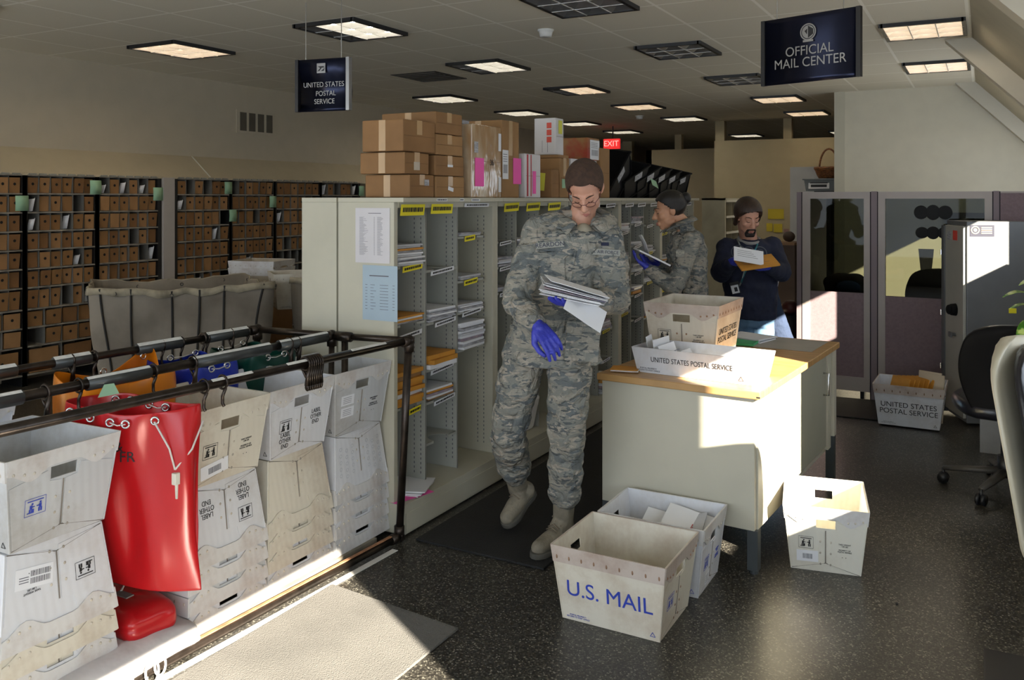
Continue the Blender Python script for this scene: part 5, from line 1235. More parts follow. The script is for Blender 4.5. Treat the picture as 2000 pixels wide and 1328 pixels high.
# ================================================================ TUBS ON THE FLOOR
tub('dirty cream mail tub printed U.S. MAIL in blue, on the floor in front', (-1.215, 3.15, 0.001), -0.01, mat=TUBC, ends=('figures_blue',), side=[('S', 'U.S. MAIL', 0.085, BLUEINK)], stained=True, ink=BLUEINK)
tub('cleaner white mail tub holding letters, behind the U.S. MAIL tub', (-1.195, 3.532, 0.001), -0.005, mat=TUBW, ends=('figures', 'weight'), ink=BLUEINK, sticker=[(-0.3, 0.05, 0.06, 0.05, 'none', 0.1)]).scale = (1, 0.87, 1)
for k, (x, y, z, rx, ry, kk, lb) in enumerate(((-1.20, 3.56, 0.19, 0.25, 0.15, 'white', 'white envelope lying flat in the floor tub'), (-1.12, 3.55, 0.205, 0.15, -0.3, 'grey', 'grey mailer printed 32 in red in the floor tub'), (-1.10, 3.56, 0.225, 0.2, 0.2, 'white', 'curled white envelope at the right end of the floor tub'))):
    o = envelope(kk, 0.20, 0.22, 0.003); o.location = (x, y, z); o.rotation_euler = (rx, ry, 0.1); o.name = 'envelope'; tag(o, lb, 'mail')
    if k == 1: t32 = text('32', 0.05, Matrix.Translation((0.03, 0.0, 0.0045)), REDI, o, name='red_print'); b = MB(); b.box(-0.07, 0.0, -0.06, 0.06, 0.0034, 0.0042); b.build('window_patch', PAPER2, o, world=False)
    if k == 2: o.data = o.data.copy()
for k in range(4):
    o = envelope('white', 0.22, 0.24, 0.004); o.location = (-1.19, 3.52, 0.02 + 0.04 * k); o.rotation_euler = (0.03 * k, 0.04, 0.02); o.name = 'envelope'; tag(o, 'white envelope lower in the floor tub behind the U.S. MAIL tub', 'mail', 'envelopes low in the floor tub')
tub('white mail tub with a barcode label, in the sun beside the desk leg', (-0.625, 4.07, 0.001), radians(-80), mat=tubmat('corrugated_ivory', (0.66, 0.64, 0.56), (0.45, 0.38, 0.28), 0.4), ends=('figures', 'weight'), sticker=[(-0.5, 0.065, 0.10, 0.05, 'barcode', 0.02)]).scale = (0.92, 0.88, 0.99)
tub('mail tub reading UNITED STATES POSTAL SERVICE by the cubicle, filled with padded envelopes', (-0.455, 6.76, 0.012), radians(-1), mat=TUBW, ends=(), side=[('S', 'UNITED STATES\nPOSTAL SERVICE', 0.050, BLACK)], stained=True)
b = MB()
for k in range(6):
    x = -0.58 + 0.030 * k; o = MB(); o.M = Matrix.Translation((x, 6.73 + 0.012 * k, 0.03)) @ Matrix.Rotation(0.75, 4, 'Z') @ Matrix.Rotation(0.30, 4, 'Y')
    n = 6; o.loft([[(-0.004 - 0.004 * sin(pi * i / n), -0.09 + 0.18 * i / n, 0) for i in range(n + 1)] + [(0.004 + 0.004 * sin(pi * i / n), -0.09 + 0.18 * i / n, 0) for i in range(n, -1, -1)],
                   [(-0.004 - 0.004 * sin(pi * i / n), -0.09 + 0.18 * i / n, 0.30 + 0.004 * (i % 2)) for i in range(n + 1)] + [(0.004 + 0.004 * sin(pi * i / n), -0.09 + 0.18 * i / n, 0.30 + 0.004 * (i % 2)) for i in range(n, -1, -1)]])
    tag(o.build('padded_envelope', MANILA), 'orange padded envelope standing in the tub by the cubicle', 'mail', 'orange padded envelopes in the cubicle tub')
b.bm.free()
for k in range(2):
    o = MB(); o.M = Matrix.Translation((-0.345 + 0.02 * k, 6.80 - 0.03 * k, 0.03)) @ Matrix.Rotation(1.15, 4, 'Z') @ Matrix.Rotation(0.1, 4, 'Y'); o.box(-0.006, 0.006, -0.08, 0.08, 0, 0.34 - 0.01 * k)
    tag(o.build('padded_envelope', pm('cream_mailer', (0.60, 0.50, 0.36), 0.7, var=0.08)), 'tall cream padded mailer at the right end of the cubicle tub', 'mail', 'cream mailers in the cubicle tub')
# ================================================================ CUBICLE
CF = pm('cubicle_frame', (0.36, 0.31, 0.28), 0.45, var=0.03); CFAB = pm('mauve_fabric', (0.215, 0.155, 0.165), 0.9, var=0.08, scale=60, bump=0.3, bscale=250); CGAP = pm('frame_gap', (0.02, 0.012, 0.02), 0.7)
CPOST = pm('mauve_post', (0.20, 0.155, 0.165), 0.6, var=0.03)
def glassmat():
    m = bpy.data.materials.new('smoked_glass'); m.use_nodes = True; nt = m.node_tree; nt.nodes.clear()
    o = nt.nodes.new('ShaderNodeOutputMaterial'); mix = nt.nodes.new('ShaderNodeMixShader'); t = nt.nodes.new('ShaderNodeBsdfTransparent'); g = nt.nodes.new('ShaderNodeBsdfGlossy')
    t.inputs[0].default_value = (0.30, 0.31, 0.26, 1); g.inputs['Roughness'].default_value = 0.02; g.inputs[0].default_value = (0.8, 0.8, 0.8, 1)
    n = nt.nodes.new('ShaderNodeTexNoise'); n.inputs['Scale'].default_value = 2; mr = nt.nodes.new('ShaderNodeMapRange'); mr.inputs[3].default_value = 0.008; mr.inputs[4].default_value = 0.018
    nt.links.new(n.outputs['Fac'], mr.inputs[0]); nt.links.new(mr.outputs[0], mix.inputs[0]); nt.links.new(t.outputs[0], mix.inputs[1]); nt.links.new(g.outputs[0], mix.inputs[2]); nt.links.new(mix.outputs[0], o.inputs[0])
    return m
GLASS = glassmat()
YQ, CZ = 7.40, 1.655
def panel(label, pl, pr, gl=None, gz=0.845):
    x0, x1 = ay(pl, YQ), ay(pr, YQ)
    t = thing('office_partition', label, 'cubicle panel', ((x0 + x1) / 2, YQ, 0))
    if gl:
        g0, g1 = ay(gl[0], YQ), ay(gl[1], YQ); gt = 1.60
        b = MB(); b.box(x0, g0, YQ, YQ + 0.05, 0.06, CZ); b.box(g1, x1, YQ, YQ + 0.05, 0.06, CZ); b.box(g0, g1, YQ, YQ + 0.05, gt, CZ); b.box(x0, x1, YQ - 0.004, YQ + 0.054, 0.06, 0.17); b.build('panel_frame', CF, t)
        b = MB(); b.box(g0, g1, YQ + 0.008, YQ + 0.042, 0.17, gz); b.build('fabric_infill', CFAB, t)
        b = MB(); b.box(g0, g1, YQ + 0.022, YQ + 0.028, gz, gt); b.build('glass_pane', GLASS, t)
    else:
        b = MB(); b.box(x0, x1, YQ + 0.005, YQ + 0.045, 0.17, CZ - 0.01); b.build('fabric_infill', CFAB, t)
        b = MB(); b.box(x0, x1, YQ, YQ + 0.05, CZ - 0.012, CZ); b.box(x0, x1, YQ, YQ + 0.05, 0.06, 0.17); b.build('panel_frame', CF, t)
    b = MB()
    for x in (x0 + 0.06, x1 - 0.06): b.cyl((x, YQ + 0.025, 0), (x, YQ + 0.025, 0.06), 0.015, seg=10)
    b.build('levelling_feet', DARK, t)
    return t
panel('left cubicle panel with narrow glass over mauve fabric', 1567, 1699, (1582, 1687))
p2 = panel('wide cubicle panel with glass, behind the grey cabinet', 1715, 1938, (1729, 1923), 0.83)
panel('mauve fabric cubicle panel at the right edge', 1954, 2160)
def post(pl, pr, label, dy=0.05, y0=YQ):
    x0, x1 = ay(pl, YQ), ay(pr, YQ); t = thing('cubicle_post', label, 'cubicle post', ((x0 + x1) / 2, YQ, 0))
    b = MB(); b.box(x0 + 0.008, x1 - 0.008, y0 + 0.002, YQ + dy, 0.0, CZ + 0.003); b.build('post_core', CPOST, t)
    b = MB(); b.box(x0, x0 + 0.008, y0 + 0.008, YQ + dy, 0.0, CZ); b.box(x1 - 0.008, x1, y0 + 0.008, YQ + dy, 0.0, CZ); b.build('shadow_gap', CGAP, t)
post(1699, 1715, 'mauve connector post between the two glazed cubicle panels'); post(1938, 1954, 'mauve connector post right of the wide glazed panel')
x0 = ay(1556, YQ); x1 = ay(1566.5, YQ)
t = thing('office_partition', 'end-on mauve cubicle panel forming the left corner', 'cubicle panel', (x0, YQ, 0))
b = MB(); b.box(x0, x1 - 0.006, YQ + 0.0, YQ + 1.3, 0.05, CZ); b.build('panel_frame', CPOST, t); b = MB(); b.box(x1 - 0.006, x1 - 0.001, YQ + 0.006, YQ + 0.04, 0.05, CZ); b.build('shadow_gap', CGAP, t)
b = MB(); b.cyl((x0 + 0.03, YQ + 0.1, 0), (x0 + 0.03, YQ + 0.1, 0.05), 0.012); b.cyl((x0 + 0.03, YQ + 1.2, 0), (x0 + 0.03, YQ + 1.2, 0.05), 0.012); b.build('levelling_feet', DARK, t)
# blacked out shapes on the glass
b = MB()
def blob(b, cx, cz, w_, h_, n):
    for i in range(n):
        x = cx - w_ / 2 + w_ * (i + 0.5) / n; r_ = w_ / n * 0.62
        b.ball((x, YQ + 0.018, cz), (r_, 0.004, h_ / 2 * (0.9 + 0.1 * (i % 2))), 14, 8)
P = ayz(1822, 415, YQ); Q = ayz(1822, 455, YQ)
blob(b, P.x, P.z, 0.25, 0.12, 3); blob(b, Q.x, Q.z, 0.23, 0.10, 3); b.build('black_decal', pm('black_decal_vinyl', (0.004, 0.004, 0.004), 0.8), p2)
# things inside the cubicle
P = ayz(1893, 432, 10.9); b = MB(); b.box(P.x - 0.24, P.x + 0.24, 11.13, 11.165, 1.22, 1.44)
t = tag(b.build('picture_frame', DARK), 'dark picture hanging on the wall inside the cubicle', 'picture frame')
idk = thing('desk', 'dark desk inside the cubicle seen through the wide glass', 'desk', (-0.2, 9.6, 0)); b = MB(); b.box(-0.62, 0.7, 9.3, 10.1, 0.76, 0.80); b.build('desk_top', pm('dark_wood', (0.05, 0.03, 0.02), 0.35), idk)
for x in (-0.56, 0.6):
    b = MB(); b.box(x, x + 0.05, 9.35, 10.05, 0, 0.76); b.build('leg_panel', pm('dark_grey_metal', (0.05, 0.05, 0.055), 0.5), idk)
t = thing('photo_frame', 'small dark upright photo frame on the cubicle desk', 'photo frame', (-0.50, 9.5, 0.80)); b = MB(); b.hexa([(-0.54, 9.48, 0.80), (-0.46, 9.48, 0.80), (-0.46, 9.54, 0.80), (-0.54, 9.54, 0.80)], [(-0.57, 9.50, 1.10), (-0.43, 9.50, 1.10), (-0.43, 9.52, 1.10), (-0.57, 9.52, 1.10)]); b.build('frame', DARK, t)
t = thing('letter_organizer', 'black desk organizer with grey papers on the cubicle desk', 'desk organizer', (-0.2, 9.55, 0.80)); b = MB(); b.box(-0.33, 0.05, 9.45, 9.7, 0.80, 0.84); b.box(-0.33, 0.05, 9.68, 9.7, 0.80, 1.02); b.box(-0.33, 0.05, 9.45, 9.7, 0.98, 1.02); b.build('tray', DARK, t); b = MB(); b.box(-0.31, 0.03, 9.46, 9.66, 0.84, 0.88); b.build('papers', PAPER2, t)
def exec_chair(label, loc, rz, shell, pad, height=1.13, with_arms=True, zb=0.45, sd=0.035):
    t = thing('office_chair', label, 'office chair', loc, rz)
    # local: seat faces +y, back at -y
    def backring(z, off, w_, d0):
        k = max(0.0, min(1.0, (z - zb) / (height - zb))); hw = w_ * (0.80 + 0.35 * sin(pi * min(1, k * 0.9)) ) * (1 if k < 0.85 else sqrt(max(0.15, 1 - ((k - 0.85) / 0.17) ** 2)))
        y = -0.22 - 0.10 * k + 0.04 * sin(k * 3) + off
        n = 9; out = []
        for i in range(n + 1):
            a = -1 + 2 * i / n; out.append((a * hw, y + 0.07 * a * a, z))
        for i in range(n, -1, -1):
            a = -1 + 2 * i / n; out.append((a * hw, y + 0.07 * a * a + d0 * (1 - 0.7 * a * a), z))
        return out
    zs = [zb + (height - zb) * i / 12 for i in range(13)]
    b = MB(); b.loft([backring(z, -sd, 0.25, sd) for z in zs]); b.build('back_shell', shell, t, True, world=False, sub=1)
    b = MB(); b.loft([backring(z * 0.985 + 0.008, 0.0, 0.242, 0.07 + 0.015 * sin(z * 14)) for z in zs]); b.build('back_cushion', pad, t, True, world=False, sub=1)
    b = MB(); b.loft([[(sx * (0.25 - 0.03 * e), sy * (0.24 - 0.03 * e), z) for sx, sy in ((-1, -1), (0, -1.05), (1, -1), (1.05, 0), (1, 1), (0, 1.08), (-1, 1), (-1.05, 0))] for z, e in ((0.42, 1), (0.45, 0), (0.50, 0), (0.53, 1), (0.54, 3))]); b.build('seat', pad, t, True, world=False, sub=1)
    b = MB(); b.tube([(0, -0.10, 0.44), (0, -0.27, 0.46), (0, -0.27, zb + 0.12)], [(0.03, 0.012)] * 3, 8); b.build('back_support', DARK, t, True, world=False)
    b = MB(); b.cyl((0, 0, 0.12), (0, 0, 0.42), 0.028); b.cyl((0, 0, 0.09), (0, 0, 0.2), 0.045); b.build('gas_column', DARK, t, True, world=False)
    for k in range(5):
        a = 2 * pi * k / 5 + 0.3; b = MB(); b.tube([(0, 0, 0.12), (0.31 * cos(a), 0.31 * sin(a), 0.085)], [(0.032, 0.024), (0.018, 0.014)], 8); lg = b.build('base_arm', pm('grey_chair_base', (0.06, 0.055, 0.05), 0.5), t, True, world=False)
        b = MB(); c = Vector((0.31 * cos(a), 0.31 * sin(a), 0.03)); n = Vector((-sin(a), cos(a), 0))
        for s in (-1, 1): b.cyl(c + n * 0.006 * s, c + n * 0.022 * s, 0.03, seg=14)
        b.cyl(c, c + Vector((0, 0, 0.055)), 0.008); b.build('caster', DARK, lg, True, world=False)
    if with_arms:
        for s in (-1, 1):
            b = MB(); b.tube([(s * 0.27, 0.14, 0.46), (s * 0.31, 0.16, 0.55), (s * 0.31, 0.14, 0.68), (s * 0.31, -0.12, 0.70), (s * 0.29, -0.22, 0.62)], 0.02, 8); b.build('armrest', DARK, t, True, world=False)
    return t
exec_chair('black office chair inside the cubicle, behind the wide glass', (-0.50, 8.75, 0), 2.6, BT, BT, 0.95, False)
t = pillow('clothing_pile', 'blue and dark clothing heaped behind the narrow cubicle glass', [(-1.25, 8.0), (-0.95, 8.0), (-0.92, 8.35), (-1.22, 8.4)], 0.76, 0.17, pm('dark_cloth', (0.03, 0.03, 0.035), 0.9), 'clothing', 5, 0.02)
b = MB(); b.ball((-1.03, 7.99, 0.83), (0.10, 0.05, 0.06), 12, 8); b.build('blue_cloth', pm('blue_cloth', (0.10, 0.20, 0.50), 0.8), t, True)
t = thing('side_table', 'low table behind the narrow cubicle glass', 'table', (-1.15, 8.2, 0)); b = MB(); b.box(-1.27, -0.85, 7.9, 8.5, 0.72, 0.755); b.build('table_top', MATS['dark_wood'], t)
for x, y in ((-1.23, 7.95), (-0.9, 7.95), (-1.23, 8.45), (-0.9, 8.45)):
    b = MB(); b.cyl((x, y, 0), (x, y, 0.72), 0.015); b.build('leg', DARK, t)
# tall dark cabinet with the grey bin and wicker basket
Yc = 11.9; xa, xb = ay(1590, Yc), ay(1660, Yc)
t = thing('storage_cabinet', 'tall dark cabinet seen through the narrow cubicle glass, under the grey bin', 'cabinet', ((xa + xb) / 2, Yc, 0)); b = MB(); b.box(xa, xb, Yc, Yc + 0.4, 0, 1.70); b.build('cabinet_body', pm('dark_cabinet', (0.025, 0.027, 0.028), 0.5), t); b = MB(); b.box(xa + 0.02, (xa + xb) / 2 - 0.004, Yc - 0.01, Yc, 0.05, 1.66); b.build('door', MATS['dark_cabinet'], t)
b = MB(); b.box(xa + 0.05, xa + 0.17, Yc - 0.012, Yc - 0.010, 1.36, 1.46); b.build('poster', pm('dim_poster', (0.10, 0.14, 0.11), 0.7), t)
bx0, bx1 = ay(1570, Yc), ay(1650, Yc)
t = thing('storage_bin', 'grey lidded bin with a white label, on the tall dark cabinet', 'bin', ((bx0 + bx1) / 2, Yc, 1.70))
b = MB(); b.hexa([(bx0 + 0.03, Yc - 0.02, 1.70), (bx1, Yc - 0.02, 1.70), (bx1, Yc + 0.3, 1.70), (bx0 + 0.03, Yc + 0.3, 1.70)], [(bx0 + 0.01, Yc - 0.04, 1.845), (bx1 + 0.02, Yc - 0.04, 1.845), (bx1 + 0.02, Yc + 0.32, 1.845), (bx0 + 0.01, Yc + 0.32, 1.845)]); b.build('bin_body', pm('grey_bin_plastic', (0.16, 0.18, 0.19), 0.5), t)
b = MB(); b.box(bx0 - 0.01, bx1 + 0.04, Yc - 0.06, Yc + 0.34, 1.845, 1.865); b.build('lid', MATS['grey_bin_plastic'], t, bevel=0.005)
b = MB(); b.M = frame(((bx0 + bx1) / 2 - 0.06, Yc - 0.036, 1.78), (1, 0, 0), (0, 0.13, 1)); b.box(-0.13, 0.13, -0.05, 0.055, 0, 0.002); lb_ = b.build('label', PAPER, t); b = MB(); b.M = frame(((bx0 + bx1) / 2 - 0.06, Yc - 0.039, 1.78), (1, 0, 0), (0, 0.13, 1)); b.box(-0.11, 0.11, 0.02, 0.035, 0, 0.001); b.box(-0.1, 0.1, -0.03, 0.005, 0, 0.001); b.build('label_print', BLACK, lb_)
WICK = pm('wicker', (0.24, 0.085, 0.02), 0.55, var=0.5, scale=30, stretch=(1, 1, 3), bump=0.6, bscale=50)
bc = ay(1616, Yc); t = thing('basket', 'brown wicker basket with tall hoop handle, on the grey bin', 'basket', (bc, Yc + 0.12, 1.867))
b = MB()
prof = [(0.11, 0.0), (0.135, 0.05), (0.15, 0.10), (0.165, 0.125), (0.165, 0.15), (0.15, 0.152), (0.13, 0.05), (0.10, 0.012)]
b.loft([[(r_ * 1.15 * cos(2 * pi * k / 24), r_ * sin(2 * pi * k / 24), z + 0.003 * (k % 2)) for k in range(24)] for r_, z in prof]); b.build('basket_body', WICK, t, True, world=False)
b = MB(); b.tube([(0.165 * cos(a) * 0.72, 0.0, 0.12 + 0.27 * sin(a)) for a in [pi * k / 14 for k in range(15)]], 0.012, 8); b.build('handle', WICK, t, True, world=False)
# white door ajar behind the cubicle corner
P = ayz(1543, 323, 13.0)
m = MB(); m.box(P.x, P.x + 0.9, 13.0, 13.05, 0.01, 2.06); dd = struct(m.build('door_1', pm('white_door', (0.50, 0.50, 0.48), 0.5, var=0.03)))
P2 = ayz(1551, 497, 12.99); b = MB(); b.cyl((P2.x, 12.99, P2.z), (P2.x, 12.93, P2.z), 0.02); b.ball((P2.x, 12.92, P2.z), 0.045); b.build('door_knob', pm('dull_knob', (0.25, 0.25, 0.25), 0.3, 0.8), dd, True)
# dark furniture and notes on the back wall
def wallnote(pl, pt, pr, pb, mat, lb, Y=14.39):
    a = ayz(pl, pt, Y); c = ayz(pr, pb, Y); b = MB(); b.box(a.x, c.x, Y - 0.004, Y, c.z, a.z); tag(b.build('wall_notice', mat), lb, 'notice')
YW_ = pm('yellow_wall_sheet', (0.62, 0.48, 0.03), 0.7, var=0.05)
wallnote(1500, 408, 1531, 428, YW_, 'upper yellow sheet on the back wall right of the bearded man'); wallnote(1497, 436, 1509, 452, YW_, 'small yellow sheet on the back wall, lower left'); wallnote(1511, 437, 1528, 454, YW_, 'small yellow sheet on the back wall, lower right'); wallnote(1531, 447, 1541, 460, pm('pinkish_sheet', (0.35, 0.20, 0.17), 0.7), 'small pinkish sheet beside the yellow wall sheets')
DKW = pm('dark_brown_furniture', (0.045, 0.025, 0.015), 0.6)
a = ayz(1498, 475, 11.5); c = ayz(1546, 475, 11.5); t = thing('sideboard', 'dark brown sideboard between the bearded man and the white door', 'cabinet', (a.x, 11.5, 0)); b = MB(); b.box(a.x - 0.1, c.x + 0.04, 11.5, 12.0, 0.0, 1.0); b.build('cabinet_body', DKW, t); b = MB(); b.box(a.x - 0.12, c.x + 0.04, 11.48, 12.0, 1.0, 1.03); b.build('top', pm('brown_top', (0.20, 0.11, 0.05), 0.6), t)
b = MB(); b.ball((ay(1538, 11.6), 11.7, 1.103), (0.08, 0.08, 0.07), 12, 8); tag(b.build('bowl', DKW, None, True), 'small dark object on the dark brown sideboard', 'bowl')
a = ayz(1379, 560, 9.7); t = thing('wooden_cabinet', 'low brown wooden cabinet beyond the far pigeonhole cabinet', 'cabinet', (a.x, 10.0, 0)); b = MB(); b.box(a.x, ay(1420, 10.0), 10.0, 10.5, 0, 0.62); b.build('cabinet_body', pm('mid_brown_wood', (0.26, 0.13, 0.05), 0.6, var=0.15, stretch=(1, 1, 0.2)), t); b = MB(); b.box(a.x, ay(1420, 10.0) + 0.02, 9.98, 10.5, 0.62, 0.64); b.build('top', MATS['mid_brown_wood'], t)
# small stand with a yellow tray and reddish pot behind the desk
a = ay(1505, 7.9); c = ay(1550, 7.9)
t = thing('plant_stand', 'dark stand with a yellow tray top behind the bearded man', 'stand', ((a + c) / 2, 8.0, 0)); b = MB(); b.box(a, c, 7.95, 8.2, 0.60, 0.63); b.build('tray_top', pm('mustard_tray', (0.40, 0.24, 0.02), 0.5), t)
for x in (a + 0.02, c - 0.02):
    b = MB(); b.box(x - 0.012, x + 0.012, 7.97, 8.18, 0, 0.60); b.build('leg', DARK, t)
P = att(1544, 605, 7.6); t = thing('flower_pot', 'reddish pot on a black pail beside the cubicle corner', 'pot', (P.x, P.y, 0.0)); b = MB(); b.cyl((0, 0, 0), (0, 0, 0.58), 0.07, 0.095, 20); b.build('pail', DARK, t, True, world=False); b = MB(); b.ball((0, 0, 0.64), (0.075, 0.075, 0.07), 16, 10); b.build('pot', pm('reddish_glaze', (0.09, 0.02, 0.02), 0.4), t, True, world=False)

# ================================================================ GREY SECURITY CABINET
A_ = Vector((-0.266, 7.25, 0)); B_ = Vector((-0.122, 6.86, 0)); dd_ = (B_ - A_).normalized(); pp = Vector((-dd_.y, dd_.x, 0)); W_ = (B_ - A_).length
ang = math.atan2(dd_.y, dd_.x)
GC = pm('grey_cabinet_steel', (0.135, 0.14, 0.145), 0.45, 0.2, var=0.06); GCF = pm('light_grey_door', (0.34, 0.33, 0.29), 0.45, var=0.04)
t = thing('security_cabinet', 'grey steel security cabinet with a dial knob, in front of the wide cubicle glass', 'cabinet', A_, ang)
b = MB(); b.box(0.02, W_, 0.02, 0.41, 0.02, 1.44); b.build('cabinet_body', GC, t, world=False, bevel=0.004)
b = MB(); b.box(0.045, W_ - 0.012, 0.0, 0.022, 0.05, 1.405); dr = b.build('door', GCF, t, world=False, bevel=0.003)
b = MB(); b.box(0.0, 0.05, -0.012, 0.03, 0.02, 1.40); b.build('hinge_edge', GC, t, world=False)
b = MB(); b.cyl((W_ * 0.62, 0.0, 0.80), (W_ * 0.62, -0.035, 0.80), 0.045, 0.04, 20); b.ball((W_ * 0.62, -0.045, 0.80), (0.035, 0.02, 0.035)); b.build('dial_knob', BT, dr, True, world=False)
b = MB(); b.cyl((W_ * 0.60, 0.0, 0.62), (W_ * 0.60, -0.025, 0.62), 0.012); b.box(W_ * 0.5, W_ * 0.62, -0.035, -0.022, 0.60, 0.635); b.build('lever', GC, dr, world=False)
for z in (0.35, 0.75, 1.2):
    b = MB(); b.cyl((0.01, -0.018, z - 0.02), (0.01, -0.018, z + 0.02), 0.006, seg=8); b.build('hinge', CHROME, t, world=False)
b = MB(); b.box(W_ * 0.5, W_ * 0.5 + 0.085, -0.002, 0.0, 1.30, 1.37); b.build('red_sticker', pm('red_sticker', (0.65, 0.06, 0.04), 0.5), dr, world=False)
b = MB(); b.box(W_ * 0.22, W_ * 0.40, -0.002, 0.0, 1.30, 1.36); b.build('grey_sticker', PAPER2, dr, world=False)
b = MB(); b.box(W_, W_ + 0.002, 0.04, 0.20, 1.335, 1.415); st = b.build('crest_sticker', pm('navy_sticker', (0.03, 0.03, 0.05), 0.4), t, world=False)
b = MB(); b.disc((W_ + 0.004, 0.075, 1.38), 0.028, (1, 0, 0), 20, 0.022); b.disc((W_ + 0.004, 0.075, 1.38), 0.012, (1, 0, 0), 16)
for k in range(4): b.box(W_ + 0.003, W_ + 0.004, 0.115, 0.185, 1.355 + 0.013 * k, 1.361 + 0.013 * k)
b.build('sticker_print', pm('tan_print', (0.5, 0.42, 0.25), 0.5), st, world=False)
b = MB(); b.box(W_, W_ + 0.001, 0.295, 0.345, 0.80, 0.835); b.build('yellow_note', YELLOW, t, world=False)
# white carton and dark base under the cabinet, mail crate in the dark
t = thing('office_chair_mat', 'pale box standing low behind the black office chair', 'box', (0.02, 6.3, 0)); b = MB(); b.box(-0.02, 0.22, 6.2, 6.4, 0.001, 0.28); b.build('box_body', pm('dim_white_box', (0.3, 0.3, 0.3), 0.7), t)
t.name = 'storage_box'
# ================================================================ CHAIRS ON THE RIGHT
LEATH = pm('black_leather', (0.012, 0.012, 0.018), 0.28, var=0.2, scale=8, bump=0.12, bscale=40)
exec_chair('black leather office chair with its back turned, beside the grey cabinet', (0.11, 5.42, 0), radians(14), BT, LEATH, 0.955, False)
exec_chair('cream shelled office chair with black leather cushion, cut by the right edge', (0.375, 2.80, 0), radians(-118), pm('cream_shell', (0.52, 0.48, 0.37), 0.4, var=0.04), LEATH, 1.20, False, 0.60, 0.06)
# ================================================================ PLANT
def leafm():
    m = bpy.data.materials.new('variegated_leaf'); m.use_nodes = True; nt = m.node_tree; b = nt.nodes['Principled BSDF']; b.inputs['Roughness'].default_value = 0.35
    tc = nt.nodes.new('ShaderNodeTexCoord'); n = nt.nodes.new('ShaderNodeTexNoise'); n.inputs['Scale'].default_value = 30; nt.links.new(tc.outputs['Object'], n.inputs['Vector'])
    cr = nt.nodes.new('ShaderNodeValToRGB'); cr.color_ramp.elements[0].position = 0.45; cr.color_ramp.elements[0].color = (0.05, 0.20, 0.015, 1); cr.color_ramp.elements[1].position = 0.58; cr.color_ramp.elements[1].color = (0.45, 0.60, 0.18, 1)
    nt.links.new(n.outputs['Fac'], cr.inputs[0]); nt.links.new(cr.outputs[0], b.inputs['Base Color']); return m
LEAFG = leafm()
PX, PY = 0.42, 4.62
t = thing('potted_plant', 'variegated pothos trailing into the picture at the right edge', 'plant', (PX, PY, 0))
b = MB(); b.cyl((PX, PY, 0), (PX, PY, 0.70), 0.16, 0.16, 24); b.build('stand', WHITEP, t, True); b = MB(); b.cyl((PX, PY, 0.70), (PX, PY, 0.92), 0.11, 0.15, 24); b.build('pot', pm('clay_pot', (0.3, 0.13, 0.06), 0.7), t, True)
def leaf(base, tip, w_, droop=0.03):
    base = Vector(base); tip = Vector(tip); d = tip - base; sdv = d.cross(Vector((0, 0, 1))).normalized(); up = sdv.cross(d).normalized(); b = MB(); n = 8; L_ = []; Rr = []; C = []
    for i in range(n + 1):
        a = i / n; w2 = w_ * (sin(pi * min(1, a * 0.96 + 0.03)) ** 0.75) * (1.15 - 0.5 * a); c = base + d * a + up * (0.10 * d.length * sin(pi * a)) - Vector((0, 0, droop * a * a))
        L_.append(c + sdv * w2 + up * w2 * 0.25); Rr.append(c - sdv * w2 + up * w2 * 0.25); C.append(c)
    b.loft([L_, C, Rr], cap=False, closed=False); b.build('leaf', LEAFG, t, True, solid=0.0008)
    b = MB(); b.tube([(PX + 0.05 * (base.x - PX), PY, 0.93), (Vector((PX, PY, 1.05)) + base) / 2, base], 0.003, 6); b.build('stem', pm('green_stem', (0.12, 0.25, 0.05), 0.5), t, True)
for (p0, p1, t0, w_) in (((2030, 585), (1958, 568), 4.1, 0.035), ((2035, 610), (1972, 590), 4.05, 0.03), ((2020, 620), (1988, 672), 4.0, 0.035), ((2040, 640), (2000, 690), 4.0, 0.04), ((2050, 560), (1990, 545), 4.2, 0.04)):
    leaf(att(*p0, t0), att(*p1, t0 - 0.05), w_)
RL = random.Random(5)
for k in range(34):
    a = RL.uniform(0, 2 * pi); r0 = RL.uniform(0.06, 0.22); z = RL.uniform(0.80, 1.38); p = Vector((PX + r0 * cos(a), PY + r0 * sin(a), z)); 
    leaf(p, p + Vector((cos(a), sin(a), RL.uniform(-0.9, 0.5))) * RL.uniform(0.09, 0.14), RL.uniform(0.025, 0.04))
# object in the lower right corner
b = MB(); b.box(0.0, 0.5, 3.2, 3.44, 0.0, 0.035); tag(b.build('rubber_doorstop_block', DARK, bevel=0.006), 'black low case cut by the lower right corner', 'case')
bpy.data.objects['rubber_doorstop_block'].name = 'equipment_case'
t = thing('floor_debris', 'tiny black crumb on the bare floor at right', 'debris', (-0.30, 3.72, 0.0)); b = MB(); b.ball((0, 0, 0.004), (0.006, 0.008, 0.004), 8, 5); b.build('crumb', DARK, t, world=False)
